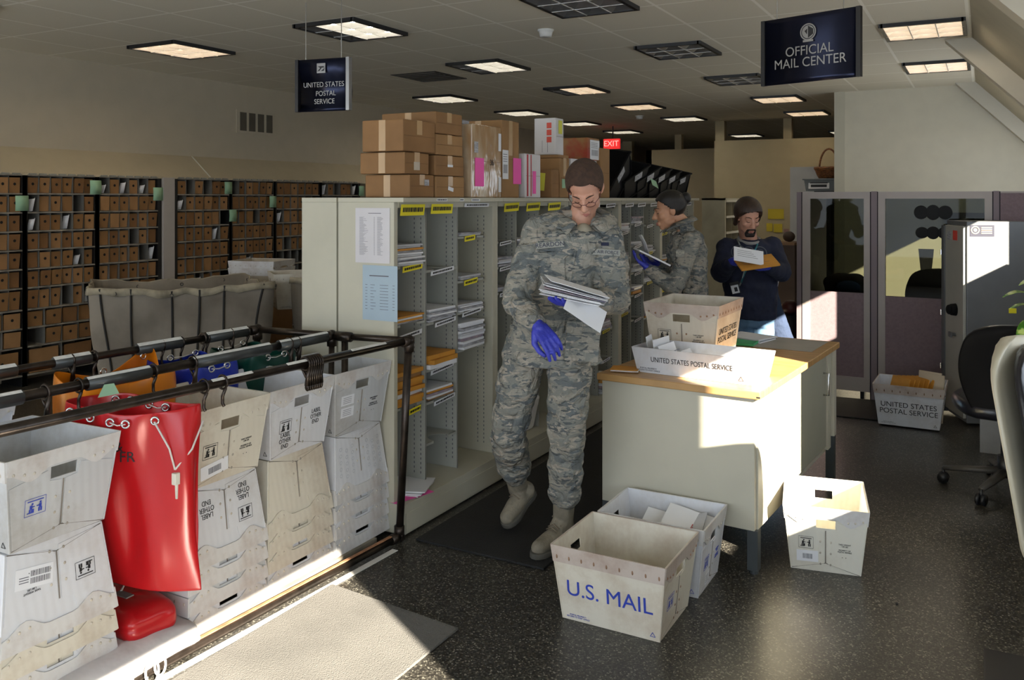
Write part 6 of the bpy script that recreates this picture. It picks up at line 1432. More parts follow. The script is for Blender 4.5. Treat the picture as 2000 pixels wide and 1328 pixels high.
# ================================================================ PEOPLE
from mathutils.bvhtree import BVHTree
SKIN1 = pm('fair_skin', (0.56, 0.29, 0.20), 0.5, var=0.10, scale=12); SKIN2 = pm('tan_skin', (0.52, 0.27, 0.16), 0.5, var=0.08, scale=12)
LIP = pm('lip_colour', (0.42, 0.15, 0.12), 0.45, var=0.1); BROW = pm('brow_hair', (0.05, 0.025, 0.015), 0.8)
HAIR1 = pm('short_brown_hair', (0.060, 0.030, 0.018), 0.85, var=0.3, scale=60, bump=0.5, bscale=300)
HAIR2 = pm('black_hair', (0.010, 0.008, 0.008), 0.35, var=0.3, scale=30, stretch=(1, 1, 6), bump=0.3, bscale=120)
HAIR3 = pm('dark_brown_hair', (0.040, 0.018, 0.010), 0.45, var=0.4, scale=40, stretch=(3, 3, 0.6), bump=0.4, bscale=90)
def camo():
    m = bpy.data.materials.new('tiger_stripe_camouflage'); m.use_nodes = True; nt = m.node_tree; b = nt.nodes['Principled BSDF']; b.inputs['Roughness'].default_value = 0.9
    tc = nt.nodes.new('ShaderNodeTexCoord')
    def layer(scale, seed, st, lo, col, prev):
        mp = nt.nodes.new('ShaderNodeMapping'); mp.inputs['Scale'].default_value = st; mp.inputs['Location'].default_value = (seed, seed * 2, seed * 3); nt.links.new(tc.outputs['Object'], mp.inputs[0])
        n = nt.nodes.new('ShaderNodeTexNoise'); n.inputs['Scale'].default_value = scale; n.inputs['Detail'].default_value = 3; n.inputs['Distortion'].default_value = 0.9; nt.links.new(mp.outputs[0], n.inputs['Vector'])
        mr = nt.nodes.new('ShaderNodeMapRange'); mr.inputs[1].default_value = lo; mr.inputs[2].default_value = lo + 0.012; nt.links.new(n.outputs['Fac'], mr.inputs[0])
        mx = nt.nodes.new('ShaderNodeMix'); mx.data_type = 'RGBA'; mx.inputs[7].default_value = (*col, 1); nt.links.new(mr.outputs[0], mx.inputs[0])
        if prev is None: mx.inputs[6].default_value = (0.185, 0.188, 0.168, 1)
        else: nt.links.new(prev, mx.inputs[6])
        return mx.outputs[2]
    o = layer(8, 1.3, (1, 1, 1.9), 0.53, (0.255, 0.242, 0.205), None)
    o = layer(8.5, 4.1, (1, 1, 2.0), 0.555, (0.115, 0.128, 0.130), o)
    o = layer(18, 7.7, (1, 1, 2.8), 0.575, (0.31, 0.28, 0.235), o)
    o = layer(20, 9.9, (1, 1, 3.0), 0.60, (0.08, 0.09, 0.093), o)
    nt.links.new(o, b.inputs['Base Color'])
    n2 = nt.nodes.new('ShaderNodeTexNoise'); n2.inputs['Scale'].default_value = 14; n2.inputs['Detail'].default_value = 3; n2.inputs['Distortion'].default_value = 1.2; nt.links.new(tc.outputs['Object'], n2.inputs['Vector'])
    bp = nt.nodes.new('ShaderNodeBump'); bp.inputs['Strength'].default_value = 1.0; bp.inputs['Distance'].default_value = 0.03; nt.links.new(n2.outputs['Fac'], bp.inputs['Height']); nt.links.new(bp.outputs[0], b.inputs['Normal'])
    return m
CAMO = camo()
SUEDE = pm('sage_suede_boot', (0.25, 0.22, 0.165), 0.85, var=0.2, scale=20, bump=0.3, bscale=80); SOLE = pm('boot_sole', (0.09, 0.085, 0.07), 0.8)
DENIM = pm('blue_denim', (0.10, 0.19, 0.31), 0.85, var=0.2, scale=12, bump=0.4, bscale=25); NAVYJ = pm('navy_sweatshirt', (0.010, 0.014, 0.038), 0.85, var=0.2, scale=12, bump=0.5, bscale=22)
RV = Vector((cos(ANG), sin(ANG), 0)); FV = Vector((-sin(ANG), cos(ANG), 0)); ZV = Vector((0, 0, 1))
def rings(mb, secs, seg=24):
    """secs: list of (centre, half width vector, half depth vector)"""
    mb.loft([[c + a * (abs(cos(2 * pi * k / seg)) ** 0.85 * (1 if cos(2 * pi * k / seg) >= 0 else -1)) + d * sin(2 * pi * k / seg) for k in range(seg)] for c, a, d in secs])
def headframe(c, yaw, pitch, roll=0.0, base=None):
    fh = (base or -FV).copy(); fh.rotate(Euler((0, 0, yaw))); f_ = fh * cos(pitch) - ZV * sin(pitch); u = ZV * cos(pitch) + fh * sin(pitch); x = f_.cross(u)
    m = Matrix(((x.x, f_.x, u.x, c.x), (x.y, f_.y, u.y, c.y), (x.z, f_.z, u.z, c.z), (0, 0, 0, 1)))
    return m @ Matrix.Rotation(roll, 4, 'Y')
def head_shape(mb, M, female=False):
    mb.M = M
    k = 0.94 if female else 1.0
    mb.ball((0, -0.018, 0.038), (0.075 * k, 0.096 * k, 0.083 * k), 24, 16); mb.ball((0, 0.030, -0.020), (0.062 * k, 0.062, 0.085 * k), 24, 16)
    mb.ball((0, 0.034, -0.078), (0.048 * k, 0.050, 0.036), 20, 12); mb.ball((0, 0.066, -0.100), (0.022, 0.019, 0.017), 14, 8)
    mb.cap((0, 0.086, 0.010), (0, 0.111, -0.030), 0.0085, 0.013)
    for s in (-1, 1):
        mb.ball((s * 0.011, 0.101, -0.034), (0.009, 0.010, 0.008), 12, 8); mb.cap((s * 0.014, 0.086, 0.022), (s * 0.045, 0.070, 0.020), 0.009, 0.008)
        mb.ball((s * 0.036, 0.062, -0.026), (0.024, 0.024, 0.024), 14, 8); mb.ball((s * 0.031, 0.074, 0.004), (0.014, 0.013, 0.010), 14, 8)
        mb.ball((s * 0.076 * k, -0.006, -0.006), (0.009, 0.020, 0.032), 14, 8, rot=(0, s * 0.25, 0)); mb.ball((s * 0.082 * k, -0.014, 0.004), (0.006, 0.013, 0.024), 12, 8)
        mb.ball((s * 0.046, 0.020, -0.070), (0.014, 0.035, 0.020), 12, 8)
    mb.cap((-0.016, 0.090, -0.0655), (0.016, 0.090, -0.0655), 0.0075); mb.cap((-0.013, 0.088, -0.0775), (0.013, 0.088, -0.0775), 0.0085)
    mb.M = None
def face_details(M, par, brow, female=False):
    b = MB(); b.M = M
    for s in (-1, 1): b.tube([(s * 0.014, 0.0935, 0.026), (s * 0.030, 0.087, 0.032), (s * 0.048, 0.072, 0.026)], [0.0022, 0.0032 if not female else 0.002, 0.0015], 8)
    b.build('eyebrows', brow, par, True)
    b = MB(); b.M = M
    for s in (-1, 1): b.tube([(s * 0.020, 0.0865, -0.0015), (s * 0.031, 0.0885, -0.004), (s * 0.043, 0.080, -0.001)], 0.0017, 6)
    b.build('eyelashes', brow, par, True)
    b = MB(); b.M = M; b.tube([(-0.021, 0.0925, -0.0705), (-0.008, 0.0985, -0.067), (0, 0.0982, -0.0685), (0.008, 0.0985, -0.067), (0.021, 0.0925, -0.0705)], [0.0015, 0.0038, 0.0034, 0.0038, 0.0015], 8); b.tube([(-0.018, 0.0925, -0.0735), (0, 0.0985, -0.0775), (0.018, 0.0925, -0.0735)], [0.0015, 0.0048, 0.0015], 8)
    b.build('lips', LIP, par, True)
def hairshell(name, M, keep, mat, par, grow=0.006, k=1.0, vox=0.004):
    b = MB(); b.ball((0, -0.018, 0.038), (0.075 * k + grow, 0.096 * k + grow, 0.083 * k + grow), 64, 48)
    dl = [f_ for f_ in b.bm.faces if not keep(f_.calc_center_median())]; bmesh.ops.delete(b.bm, geom=dl, context='FACES')
    for v_ in b.bm.verts: v_.co = M @ v_.co
    return b.build(name, mat, par, True, solid=grow + 0.003, offs=-1)
def hand(mb, wrist, d, pn, side, curl=0.5, s=1.0, spread=0.05):
    """wrist point, finger direction d, palm normal pn (out of the palm), side +1 = thumb on d x pn side"""
    d = Vector(d).normalized(); pn = Vector(pn); pn = (pn - d * pn.dot(d)).normalized(); x = d.cross(pn) * side; w_ = Vector(wrist)
    P = lambda a, b_, c: w_ + (x * a + d * b_ + pn * c) * s
    mb.cap(P(0, -0.02, 0), P(0, 0.02, 0), 0.026 * s, 0.027 * s)
    for a in (-0.026, -0.009, 0.009, 0.026): mb.cap(P(a * 0.6, 0.02, 0), P(a, 0.082, 0), 0.019 * s, 0.0125 * s)
    for i, (a, L_) in enumerate(((0.029, 0.072), (0.010, 0.080), (-0.010, 0.075), (-0.028, 0.058))):
        c_ = curl * (1 + 0.12 * i); p = P(a, 0.086, 0); ang = 0.0; r_ = 0.0098 * s
        for j, fr_ in enumerate((0.46, 0.30, 0.24)):
            ang += c_ * (0.7, 1.0, 0.6)[j]; q = p + (d * cos(ang) + pn * sin(ang) + x * (a * spread / 0.03)).normalized() * L_ * fr_ * s
            mb.cap(p, q, r_, r_ * 0.90); p = q; r_ *= 0.90
    t0 = P(0.024, 0.022, 0.006); t1 = P(0.048, 0.052, 0.016 + 0.015 * curl); t2 = P(0.052 - 0.012 * curl, 0.084, 0.024 + 0.03 * curl); t3 = P(0.046 - 0.022 * curl, 0.106, 0.032 + 0.035 * curl)
    mb.cap(t0, t1, 0.017 * s, 0.0125 * s); mb.cap(t1, t2, 0.0120 * s, 0.0105 * s); mb.cap(t2, t3, 0.0105 * s, 0.0090 * s)
def glove(par, wrist, elbow, d, pn, side, curl=0.5, s=1.0, spread=0.05):
    b = MB(); hand(b, wrist, d, pn, side, curl, s * 1.03, spread); wv = Vector(wrist); e = (Vector(elbow) - wv).normalized(); b.cap(wv, wv + e * 0.05, 0.028, 0.033)
    return remesh(b, 'glove', BLUEGLOVE, par, 0.0035, 3)
def surf(obj, px, py, par_off=0.004):
    """nearest point of a garment along the sight line through (px, py): point and normal"""
    me = obj.data; T = wm(obj.parent); vs = [T @ v_.co for v_ in me.vertices]; bv = BVHTree.FromPolygons(vs, [tuple(p.vertices) for p in me.polygons])
    q = att(px, py, 1.0) - Vector((0, 0, EYE)); h = bv.ray_cast(Vector((0, 0, EYE)), q.normalized())
    n = h[1]; nn = (n + (-q.normalized()) * 0.6).normalized()
    return h[0] + nn * par_off, nn
def patch(par, obj, px, py, wd, hg, name, mat, roll=0.0, th=0.003, off=0.004):
    p, n = surf(obj, px, py, off); r_ = ZV.cross(n).normalized(); r_ = (r_ * cos(roll) + ZV * sin(roll)); b = MB(); b.M = frame(p, r_, n.cross(r_)); b.box(-wd / 2, wd / 2, -hg / 2, hg / 2, -th * 3, th); o = b.build(name, mat, par, bevel=0.001)
    return o, frame(p + n * (th + 0.0005), r_, n.cross(r_))
def sleeve(mb, sh, el, wr, r=(0.078, 0.062, 0.045)):
    mid = sh.lerp(el, 0.5); m2 = el.lerp(wr, 0.5)
    mb.cap(sh, mid, r[0], (r[0] + r[1]) / 2); mb.cap(mid, el, (r[0] + r[1]) / 2, r[1]); mb.cap(el, m2, r[1], (r[1] + r[2]) / 2); mb.cap(m2, wr, (r[1] + r[2]) / 2, r[2])
def boot(par, heel, toe, ankle, shin, name='boot'):
    d = (toe - heel); L_ = d.length; dn = d.normalized(); sd = dn.cross(ZV).normalized(); up = sd.cross(dn).normalized()
    b = MB(); P = lambda a, s_, u: heel + dn * a * L_ + sd * s_ + up * u
    b.ball(P(0.14, 0, 0.045), (0.042, 0.042, 0.045), 16, 10); b.cap(P(0.16, 0, 0.05), P(0.55, 0, 0.045), 0.043, 0.042); b.cap(P(0.55, 0.004, 0.040), P(0.84, 0.003, 0.036), 0.044, 0.036); b.cap(P(0.16, 0, 0.05), ankle, 0.046, 0.047); b.cap(P(0.38, 0, 0.075), ankle, 0.038, 0.044); b.cap(ankle, shin, 0.048, 0.054)
    for v_ in b.bm.verts:      # flat underneath
        h = (v_.co - heel).dot(up)
        if h < 0.016: v_.co += up * (0.016 - h)
    bt = remesh(b, name, SUEDE, par, 0.005, 4)
    b = MB(); out = []
    for a, w_ in ((-0.02, 0.018), (0.03, 0.034), (0.15, 0.040), (0.35, 0.036), (0.55, 0.041), (0.72, 0.048), (0.87, 0.042), (0.96, 0.028), (1.0, 0.010)): out.append((a, w_))
    pts = [(a, w_) for a, w_ in out] + [(a, -w_) for a, w_ in out[::-1]]
    b.loft([[P(a, w_, 0.0) for a, w_ in pts], [P(a, w_ * 1.02, 0.024) for a, w_ in pts]]); b.build('sole', SOLE, bt, True, bevel=0.003)
    b = MB()
    for k in range(6):
        a = 0.52 - 0.055 * k; u = 0.088 + 0.008 * k + (0.02 * max(0, k - 2)); b.tube([P(a, -0.030, u - 0.006), P(a, 0, u + 0.012), P(a - 0.01, 0.030, u - 0.006)], 0.0035, 6)
    b.build('laces', pm('tan_lace', (0.22, 0.18, 0.13), 0.8), bt, True)
    return bt

# ---------------------------------------------------------------- man with glasses
base = att(1070, 1060, 3.93); p1 = thing('person', 'young man in camouflage uniform with glasses and blue gloves, looking down at mail', 'person', (base.x, base.y, 0))
hl, hr = att(1028, 672, 3.83), att(1112, 680, 3.80); kl, kr = att(992, 845, 3.92), att(1108, 850, 3.84); al, ar = att(1012, 955, 4.22), att(1100, 1012, 3.99)
shl, shr = att(1050, 454, 3.72), att(1188, 464, 3.72); ell, elr = att(1006, 585, 3.60), att(1204, 586, 3.64); wrl, wrr = att(1050, 636, 3.42), att(1150, 594, 3.42)
nb, hc = att(1137, 424, 3.74), att(1143, 369, 3.70)
HM = headframe(hc, radians(-11), radians(44), 0.07) @ Matrix.Scale(0.93, 4)
b = MB(); head_shape(b, HM); b.cap(HM @ Vector((0, -0.035, -0.04)), nb, 0.054, 0.056); b.cap(nb, (shl + shr) / 2 - ZV * 0.09, 0.052, 0.06); b.cap((shl + shr) / 2 - ZV * 0.08, (hl + hr) / 2 + ZV * 0.08, 0.10, 0.09)
b.chain([(shl + shr) / 2 - ZV * 0.05, shl, ell, wrl], [0.06, 0.045, 0.036, 0.026]); b.chain([(shl + shr) / 2 - ZV * 0.05, shr, elr, wrr], [0.06, 0.045, 0.036, 0.026]); b.chain([(hl + hr) / 2, hl, kl, al], [0.07, 0.065, 0.05, 0.036]); b.chain([(hl + hr) / 2, hr, kr, ar], [0.07, 0.065, 0.05, 0.036])
remesh(b, 'body', SKIN1, p1, 0.0045, 2)
face_details(HM, p1, BROW)
hairshell('hair', HM, lambda c: c.z > max(-0.045, 0.080 - 1.75 * max(0.0, 0.058 - c.y)), HAIR1, p1, 0.005)
# glasses
b = MB(); b.M = HM
for s in (-1, 1):
    b.tube([(s * 0.032 + 0.021 * cos(a), 0.104 - 0.010 * abs(0.5 + 0.5 * s * cos(a)), -0.007 + 0.0135 * sin(a)) for a in [2 * pi * k / 18 for k in range(19)]], 0.0014, 6)
    b.tube([(s * 0.052, 0.094, -0.003), (s * 0.070, 0.06, 0.0), (s * 0.079, 0.0, 0.006), (s * 0.080, -0.012, -0.005)], 0.0016, 6)
b.tube([(-0.012, 0.103, -0.004), (0, 0.107, -0.001), (0.012, 0.103, -0.004)], 0.0014, 6)
b.build('glasses', pm('maroon_glasses_frame', (0.08, 0.01, 0.012), 0.35), p1, True)
# trousers
b = MB(); pel = (hl + hr) / 2
rings(b, [(pel + ZV * 0.10, RV * 0.165, FV * 0.115), (pel + ZV * 0.02, RV * 0.175, FV * 0.125), (pel - ZV * 0.06, RV * 0.165, FV * 0.12)])
b.chain([hl, hl.lerp(kl, 0.5), kl, kl.lerp(al, 0.5), al.lerp(kl, 0.34)], [0.096, 0.094, 0.082, 0.082, 0.070]); b.chain([hr, hr.lerp(kr, 0.5), kr, kr.lerp(ar, 0.5), ar.lerp(kr, 0.30)], [0.098, 0.095, 0.080, 0.080, 0.070])
b.ball(kl.lerp(al, 0.60), (0.084, 0.084, 0.05)); b.ball(kr.lerp(ar, 0.64), (0.080, 0.080, 0.05))
tr = remesh(b, 'trousers', CAMO, p1, 0.008, 4, (0.035, 0.07))
# jacket
b = MB(); ch = (shl + shr) / 2
low = pel + ZV * 0.0; bd = FV
rings(b, [(pel - ZV * 0.072 + RV * 0.035, RV * 0.212, bd * 0.150), (pel - ZV * 0.02 + RV * 0.03, RV * 0.200, bd * 0.142), (pel + ZV * 0.05 + RV * 0.025, RV * 0.190, bd * 0.135), (pel.lerp(ch, 0.35) + RV * 0.01, RV * 0.176, bd * 0.128), (pel.lerp(ch, 0.65) - ZV * 0.0, RV * 0.170, bd * 0.126), (ch - ZV * 0.05, RV * 0.168, bd * 0.120), (ch + ZV * 0.012 + RV * 0.005, RV * 0.145, bd * 0.100), (ch + ZV * 0.045 + RV * 0.012 + FV * 0.02, RV * 0.105, bd * 0.072)])
b.cap(nb + FV * 0.03 - ZV * 0.01, shl + ZV * 0.01, 0.052, 0.062); b.cap(nb + FV * 0.03 - ZV * 0.01, shr + ZV * 0.01, 0.052, 0.062); sleeve(b, shl, ell, wrl.lerp(ell, 0.12), (0.066, 0.060, 0.048)); sleeve(b, shr, elr, wrr.lerp(elr, 0.1), (0.067, 0.060, 0.048))
# hip pocket skirt on the viewer's right hangs lower
b.cap(att(1130, 660, 3.66), att(1135, 690, 3.68), 0.055, 0.05)
jk = remesh(b, 'jacket', CAMO, p1, 0.008, 4, (0.030, 0.06))
# standing collar, T shirt, front placket, pockets, tapes
def collar(par, nb, w_, fwd, rt, mat, drop=0.075, gap=0.026):
    """open shirt collar: a band round the neck whose two points fold down in front"""
    for s in (-1, 1):
        A = []; 
        for k in range(9):
            a = radians(90 - s * 0) ; th = pi * k / 8          # from the nape round to the throat
            x = rt * s * (w_ * sin(th) + (gap if k == 8 else 0)); y = fwd * (-w_ * cos(th) * 1.02 + 0.012); z = ZV * (0.034 - 0.075 * (k / 8) ** 1.6)
            A.append(nb + x + y + z)
        Bt = []
        for k in range(9):
            th = pi * k / 8; o = (A[k] - nb); o.z = 0; o = o.normalized(); Bt.append(A[k] + o * (0.050 + 0.022 * k / 8) - ZV * (0.036 + 0.036 * (k / 8) ** 2) + rt * s * 0.034 * (k / 8) ** 2)
        In = [p - ZV * 0.035 + (nb - p) * 0.05 for p in A]
        b = MB(); b.loft([In, A, Bt], cap=False, closed=False); b.build('collar', mat, par, True, solid=0.006, sub=1)
collar(p1, nb + ZV * 0.030, 0.090, -FV, RV, CAMO)
b = MB(); b.ball(nb - FV * 0.072 - ZV * 0.064, (0.040, 0.032, 0.040), 20, 12); b.build('t_shirt', pm('sand_t_shirt', (0.30, 0.265, 0.20), 0.9, var=0.05), p1, True)
for (px, py, wd, hg, rl, nm) in ((1072, 528, 0.135, 0.15, 0.06, 'chest_pocket'), (1168, 528, 0.125, 0.15, -0.05, 'chest_pocket'), (1138, 668, 0.14, 0.16, -0.08, 'hip_pocket')):
    o, M_ = patch(p1, jk, px, py, wd, hg, nm, CAMO, rl, 0.004, 0.0)
    b = MB(); b.M = M_; b.box(-wd / 2 - 0.003, wd / 2 + 0.003, hg / 2 - 0.045, hg / 2 + 0.004, -0.004, 0.004); b.build('pocket_flap', CAMO, o, bevel=0.002)
pts = [surf(jk, px, py, 0.001)[0] for px, py in ((1128, 460), (1122, 500), (1113, 550), (1105, 600), (1100, 650))]
b = MB(); b.tube(pts, (0.020, 0.004) if False else [0.006] * 5, 8); b.build('placket', CAMO, p1, True)
TAPEM = pm('name_tape_cloth', (0.30, 0.30, 0.27), 0.9)
for (px, py, s_, rl, wd) in ((1075, 479, 'REARDON', 0.10, 0.12), (1178, 492, 'U.S. AIR FORCE', -0.06, 0.14)):
    o, M_ = patch(p1, jk, px, py, wd, 0.026, 'name_tape', TAPEM, rl, 0.003, 0.015)
    text(s_, 0.026 if len(s_) < 9 else 0.0185, M_, pm('navy_thread', (0.015, 0.018, 0.05), 0.8), o, world=True, bold=0.0)
o, M_ = patch(p1, jk, 1181, 477, 0.032, 0.014, 'badge', MATS['navy_thread'], 0.0, 0.003, 0.008)
boot(p1, att(1040, 962, 4.28), att(987, 1033, 4.10), al, al.lerp(kl, 0.40)); 
he, to = att(1113, 1056, 4.045), att(1042, 1098, 3.80); he.z = 0.013; to.z = 0.013
boot(p1, he, to, ar, ar.lerp(kr, 0.40))
# gloves: left of picture hangs relaxed, right of picture carries the letters
dL = att(1082, 676, 3.34) - wrl
glove(p1, wrl, ell, dL, (-RV * 0.2 + FV * 0.9 - ZV * 0.3), -1, 0.45, 0.98, 0.08)
dR = (-RV * 0.75 - FV * 0.45 + ZV * 0.02)
glove(p1, wrr, elr, dR, ZV, 1, 0.25, 1.05, 0.04)
# the letters he holds
HC = att(1128, 572, 3.27); HC = wrr + dR.normalized() * 0.09 + ZV * 0.030
fan = ['white', 'grey', 'white', 'white', 'glossy', 'white', 'white', 'grey', 'white']
for k, kd in enumerate(fan):
    o = envelope(kd, 0.24, 0.125, 0.0022); a = (-0.35 + 0.09 * k)
    th_ = ANG + radians(-4) + a * 0.75
    o.location = HC + ZV * (0.004 + 0.0052 * k) + RV * (0.012 * sin(k * 1.7)) - FV * (0.01 + 0.004 * k) + RV * 0.012
    o.rotation_euler = (radians(7), radians(9 + 1.0 * k), th_)
    o.name = 'envelope'; tag(o, 'envelope in the fan of mail held by the man with glasses', 'mail', 'fan of mail held by the man with glasses')
o = envelope('white', 0.17, 0.12, 0.0016); o.location = HC + RV * 0.055 - FV * 0.05 - ZV * 0.045; o.rotation_euler = (radians(42), radians(34), ANG + 0.1); o.name = 'envelope'; tag(o, 'white envelope drooping from the mail held by the man with glasses', 'mail')

# ---------------------------------------------------------------- woman in uniform
base = att(1340, 850, 5.72); p2_ = thing('person', 'woman in camouflage uniform with black hair in a bun, sorting mail in profile', 'person', (base.x, base.y, 0))
WF = -RV          # she faces the cabinets
hc = att(1307, 411, 5.66); nb = att(1333, 436, 5.68)
HM = headframe(hc, radians(-88), radians(12))
sn, sf = att(1350, 470, 5.52), att(1338, 464, 5.84); en, ef = att(1318, 562, 5.46), att(1305, 545, 5.86); wn, wf = att(1268, 525, 5.50), att(1285, 516, 5.80)
hn, hf = att(1345, 640, 5.62), att(1343, 640, 5.80)
fn, ff = Vector((hn.x + 0.02, hn.y, 0.1)), Vector((hf.x - 0.06, hf.y + 0.02, 0.1)); kn, kf = hn.lerp(fn, 0.5) + WF * 0.03, hf.lerp(ff, 0.5) + WF * 0.03
b = MB(); head_shape(b, HM, True); b.cap(HM @ Vector((0, -0.04, -0.05)), nb, 0.047, 0.050); ch = (sn + sf) / 2; b.cap(nb, ch - ZV * 0.09, 0.046, 0.05); b.cap(ch - ZV * 0.09, (hn + hf) / 2 + ZV * 0.08, 0.08, 0.08)
b.chain([ch - ZV * 0.04, sn, en, wn], [0.04, 0.034, 0.030, 0.022]); b.chain([ch - ZV * 0.04, sf, ef, wf], [0.04, 0.034, 0.030, 0.022]); b.chain([(hn + hf) / 2, hn, kn, fn], [0.06, 0.06, 0.045, 0.034]); b.chain([(hn + hf) / 2, hf, kf, ff], [0.06, 0.06, 0.045, 0.034])
remesh(b, 'body', SKIN2, p2_, 0.0055, 2); face_details(HM, p2_, BROW, True)
hairshell('hair', HM, lambda c: c.z > (0.080 - 1.15 * max(0, 0.062 - c.y) if c.y > -0.01 else -0.03 - 0.4 * max(0, -0.03 - c.y)), HAIR2, p2_, 0.007, 0.94)
b = MB(); b.M = HM; b.ball((0, -0.125, 0.058), (0.040, 0.034, 0.038), 20, 12); b.torus((0, -0.108, 0.052), 0.028, 0.010, (0, 1, -0.3), 16, 8); b.build('hair_bun', HAIR2, p2_, True)
b = MB(); pel = (hn + hf) / 2
rings(b, [(pel - ZV * 0.02, WF * 0.125, FV * 0.175), (pel + ZV * 0.10, WF * 0.120, FV * 0.165), (pel.lerp(ch, 0.55), WF * 0.125, FV * 0.165), (ch - ZV * 0.07 + WF * 0.01, WF * 0.130, FV * 0.175), (ch + ZV * 0.02, WF * 0.095, FV * 0.14), (ch + ZV * 0.05, WF * 0.07, FV * 0.08), (nb - ZV * 0.018, WF * 0.060, FV * 0.062), (nb + ZV * 0.002 - WF * 0.004, WF * 0.057, FV * 0.058)])
sleeve(b, sn, en, wn.lerp(en, 0.1), (0.068, 0.058, 0.044)); sleeve(b, sf, ef, wf.lerp(ef, 0.1), (0.068, 0.058, 0.044))
jk2 = remesh(b, 'jacket', CAMO, p2_, 0.009, 4, (0.030, 0.06))
b = MB(); rings(b, [(pel + ZV * 0.06, WF * 0.115, FV * 0.16), (pel - ZV * 0.04, WF * 0.12, FV * 0.165)]); b.chain([hn, kn, fn + ZV * 0.03], [0.095, 0.078, 0.065]); b.chain([hf, kf, ff + ZV * 0.03], [0.095, 0.078, 0.065]); remesh(b, 'trousers', CAMO, p2_, 0.010, 4, (0.02, 0.07))
boot(p2_, Vector((fn.x, fn.y, 0.013)) - WF * 0.06, Vector((fn.x, fn.y, 0.013)) + WF * 0.20, fn, fn + ZV * 0.1); boot(p2_, Vector((ff.x, ff.y, 0.013)) - WF * 0.06, Vector((ff.x, ff.y, 0.013)) + WF * 0.20, ff, ff + ZV * 0.1)
collar(p2_, nb + ZV * 0.030, 0.066, WF, FV, CAMO, gap=0.02)
o, M_ = patch(p2_, jk2, 1329, 495, 0.055, 0.045, 'rank_patch', TAPEM, 0.0, 0.002, 0.004)
b = MB(); b.M = M_; b.disc((0, 0, 0.001), 0.012, (0, 0, 1), 16, 0.007); b.box(-0.028, -0.014, -0.002, 0.012, 0, 0.001); b.box(0.014, 0.028, -0.002, 0.012, 0, 0.001); b.build('rank_stripes', pm('pale_thread', (0.45, 0.43, 0.36), 0.8), o)
glove(p2_, wn, en, att(1240, 505, 5.52) - wn, ZV * 0.8 + RV * 0.3, 1, 0.3, 0.92); glove(p2_, wf, ef, att(1262, 510, 5.74) - wf, ZV * 0.8 + RV * 0.3, -1, 0.3, 0.92)
def heldsheet(name, label, cat, c, L_, W_, th, rot, mat, group=None):
    t = thing(name, label, cat, c); b = MB(); b.M = Euler(rot).to_matrix().to_4x4(); b.box(-L_ / 2, L_ / 2, -W_ / 2, W_ / 2, 0, th); b.build('cover', mat, t, world=False); b = MB(); b.M = Euler(rot).to_matrix().to_4x4()
    for k in range(4): b.box(-L_ * 0.38, L_ * (0.1 + 0.07 * k), W_ * (0.28 - 0.13 * k), W_ * (0.30 - 0.13 * k), th, th + 0.0005)
    b.build('print', GREYINK, t, world=False); return t
c = att(1272, 508, 5.60)
heldsheet('magazine', 'white magazine lying open across the woman\'s gloved hands', 'mail', c + ZV * 0.018, 0.22, 0.26, 0.010, (0.0, radians(26), ANG), PAPER)
b = MB(); b.M = Matrix.Translation(c + ZV * 0.02 - RV * 0.02) @ Matrix.Rotation(ANG, 4, 'Z') @ Matrix.Rotation(radians(-28), 4, 'Y')
b.loft([[(0.008 * sin(k), -0.08 + 0.04 * k, 0.0) for k in range(5)], [(0.02 + 0.008 * sin(k), -0.07 + 0.03 * k, 0.09) for k in range(5)], [(0.02 + 0.01 * sin(k), -0.06 + 0.02 * k, 0.15) for k in range(5)]], cap=False, closed=False); tag(b.build('letter', PAPER, None, True, solid=0.001), 'white page standing up from the magazine in the woman\'s hands', 'mail')

# ---------------------------------------------------------------- bearded man in navy
base = att(1465, 820, 6.25); p3 = thing('person', 'bearded man in navy sweatshirt, lanyard and jeans, reading mail in blue gloves', 'person', (base.x, base.y, 0))
hc = att(1461, 424, 6.10); nb = att(1462, 466, 6.20)
HM = headframe(hc, radians(8), radians(22))
shl, shr = att(1420, 484, 6.22), att(1506, 482, 6.22); ell, elr = att(1408, 532, 6.12), att(1526, 532, 6.12); wrl, wrr = att(1428, 512, 5.90), att(1502, 520, 5.90)
hl, hr = att(1448, 622, 6.25), att(1486, 622, 6.25); fl_, fr2 = Vector((att(1440, 640, 6.25).x, att(1440, 640, 6.25).y, 0.1)), Vector((att(1492, 640, 6.25).x, att(1492, 640, 6.25).y, 0.1))
kl, kr = hl.lerp(fl_, 0.5) - FV * 0.02, hr.lerp(fr2, 0.5) - FV * 0.02
ch = (shl + shr) / 2; pel = (hl + hr) / 2
b = MB(); head_shape(b, HM); b.cap(HM @ Vector((0, -0.035, -0.04)), nb, 0.058, 0.062); b.cap(nb, ch - ZV * 0.08, 0.06, 0.09); b.cap(ch - ZV * 0.08, pel + ZV * 0.1, 0.10, 0.09)
b.chain([ch, shl, ell, wrl], [0.06, 0.045, 0.038, 0.028]); b.chain([ch, shr, elr, wrr], [0.06, 0.045, 0.038, 0.028]); b.chain([pel, hl, kl, fl_], [0.06, 0.06, 0.05, 0.038]); b.chain([pel, hr, kr, fr2], [0.06, 0.06, 0.05, 0.038])
remesh(b, 'body', SKIN1, p3, 0.0055, 2); face_details(HM, p3, BROW)
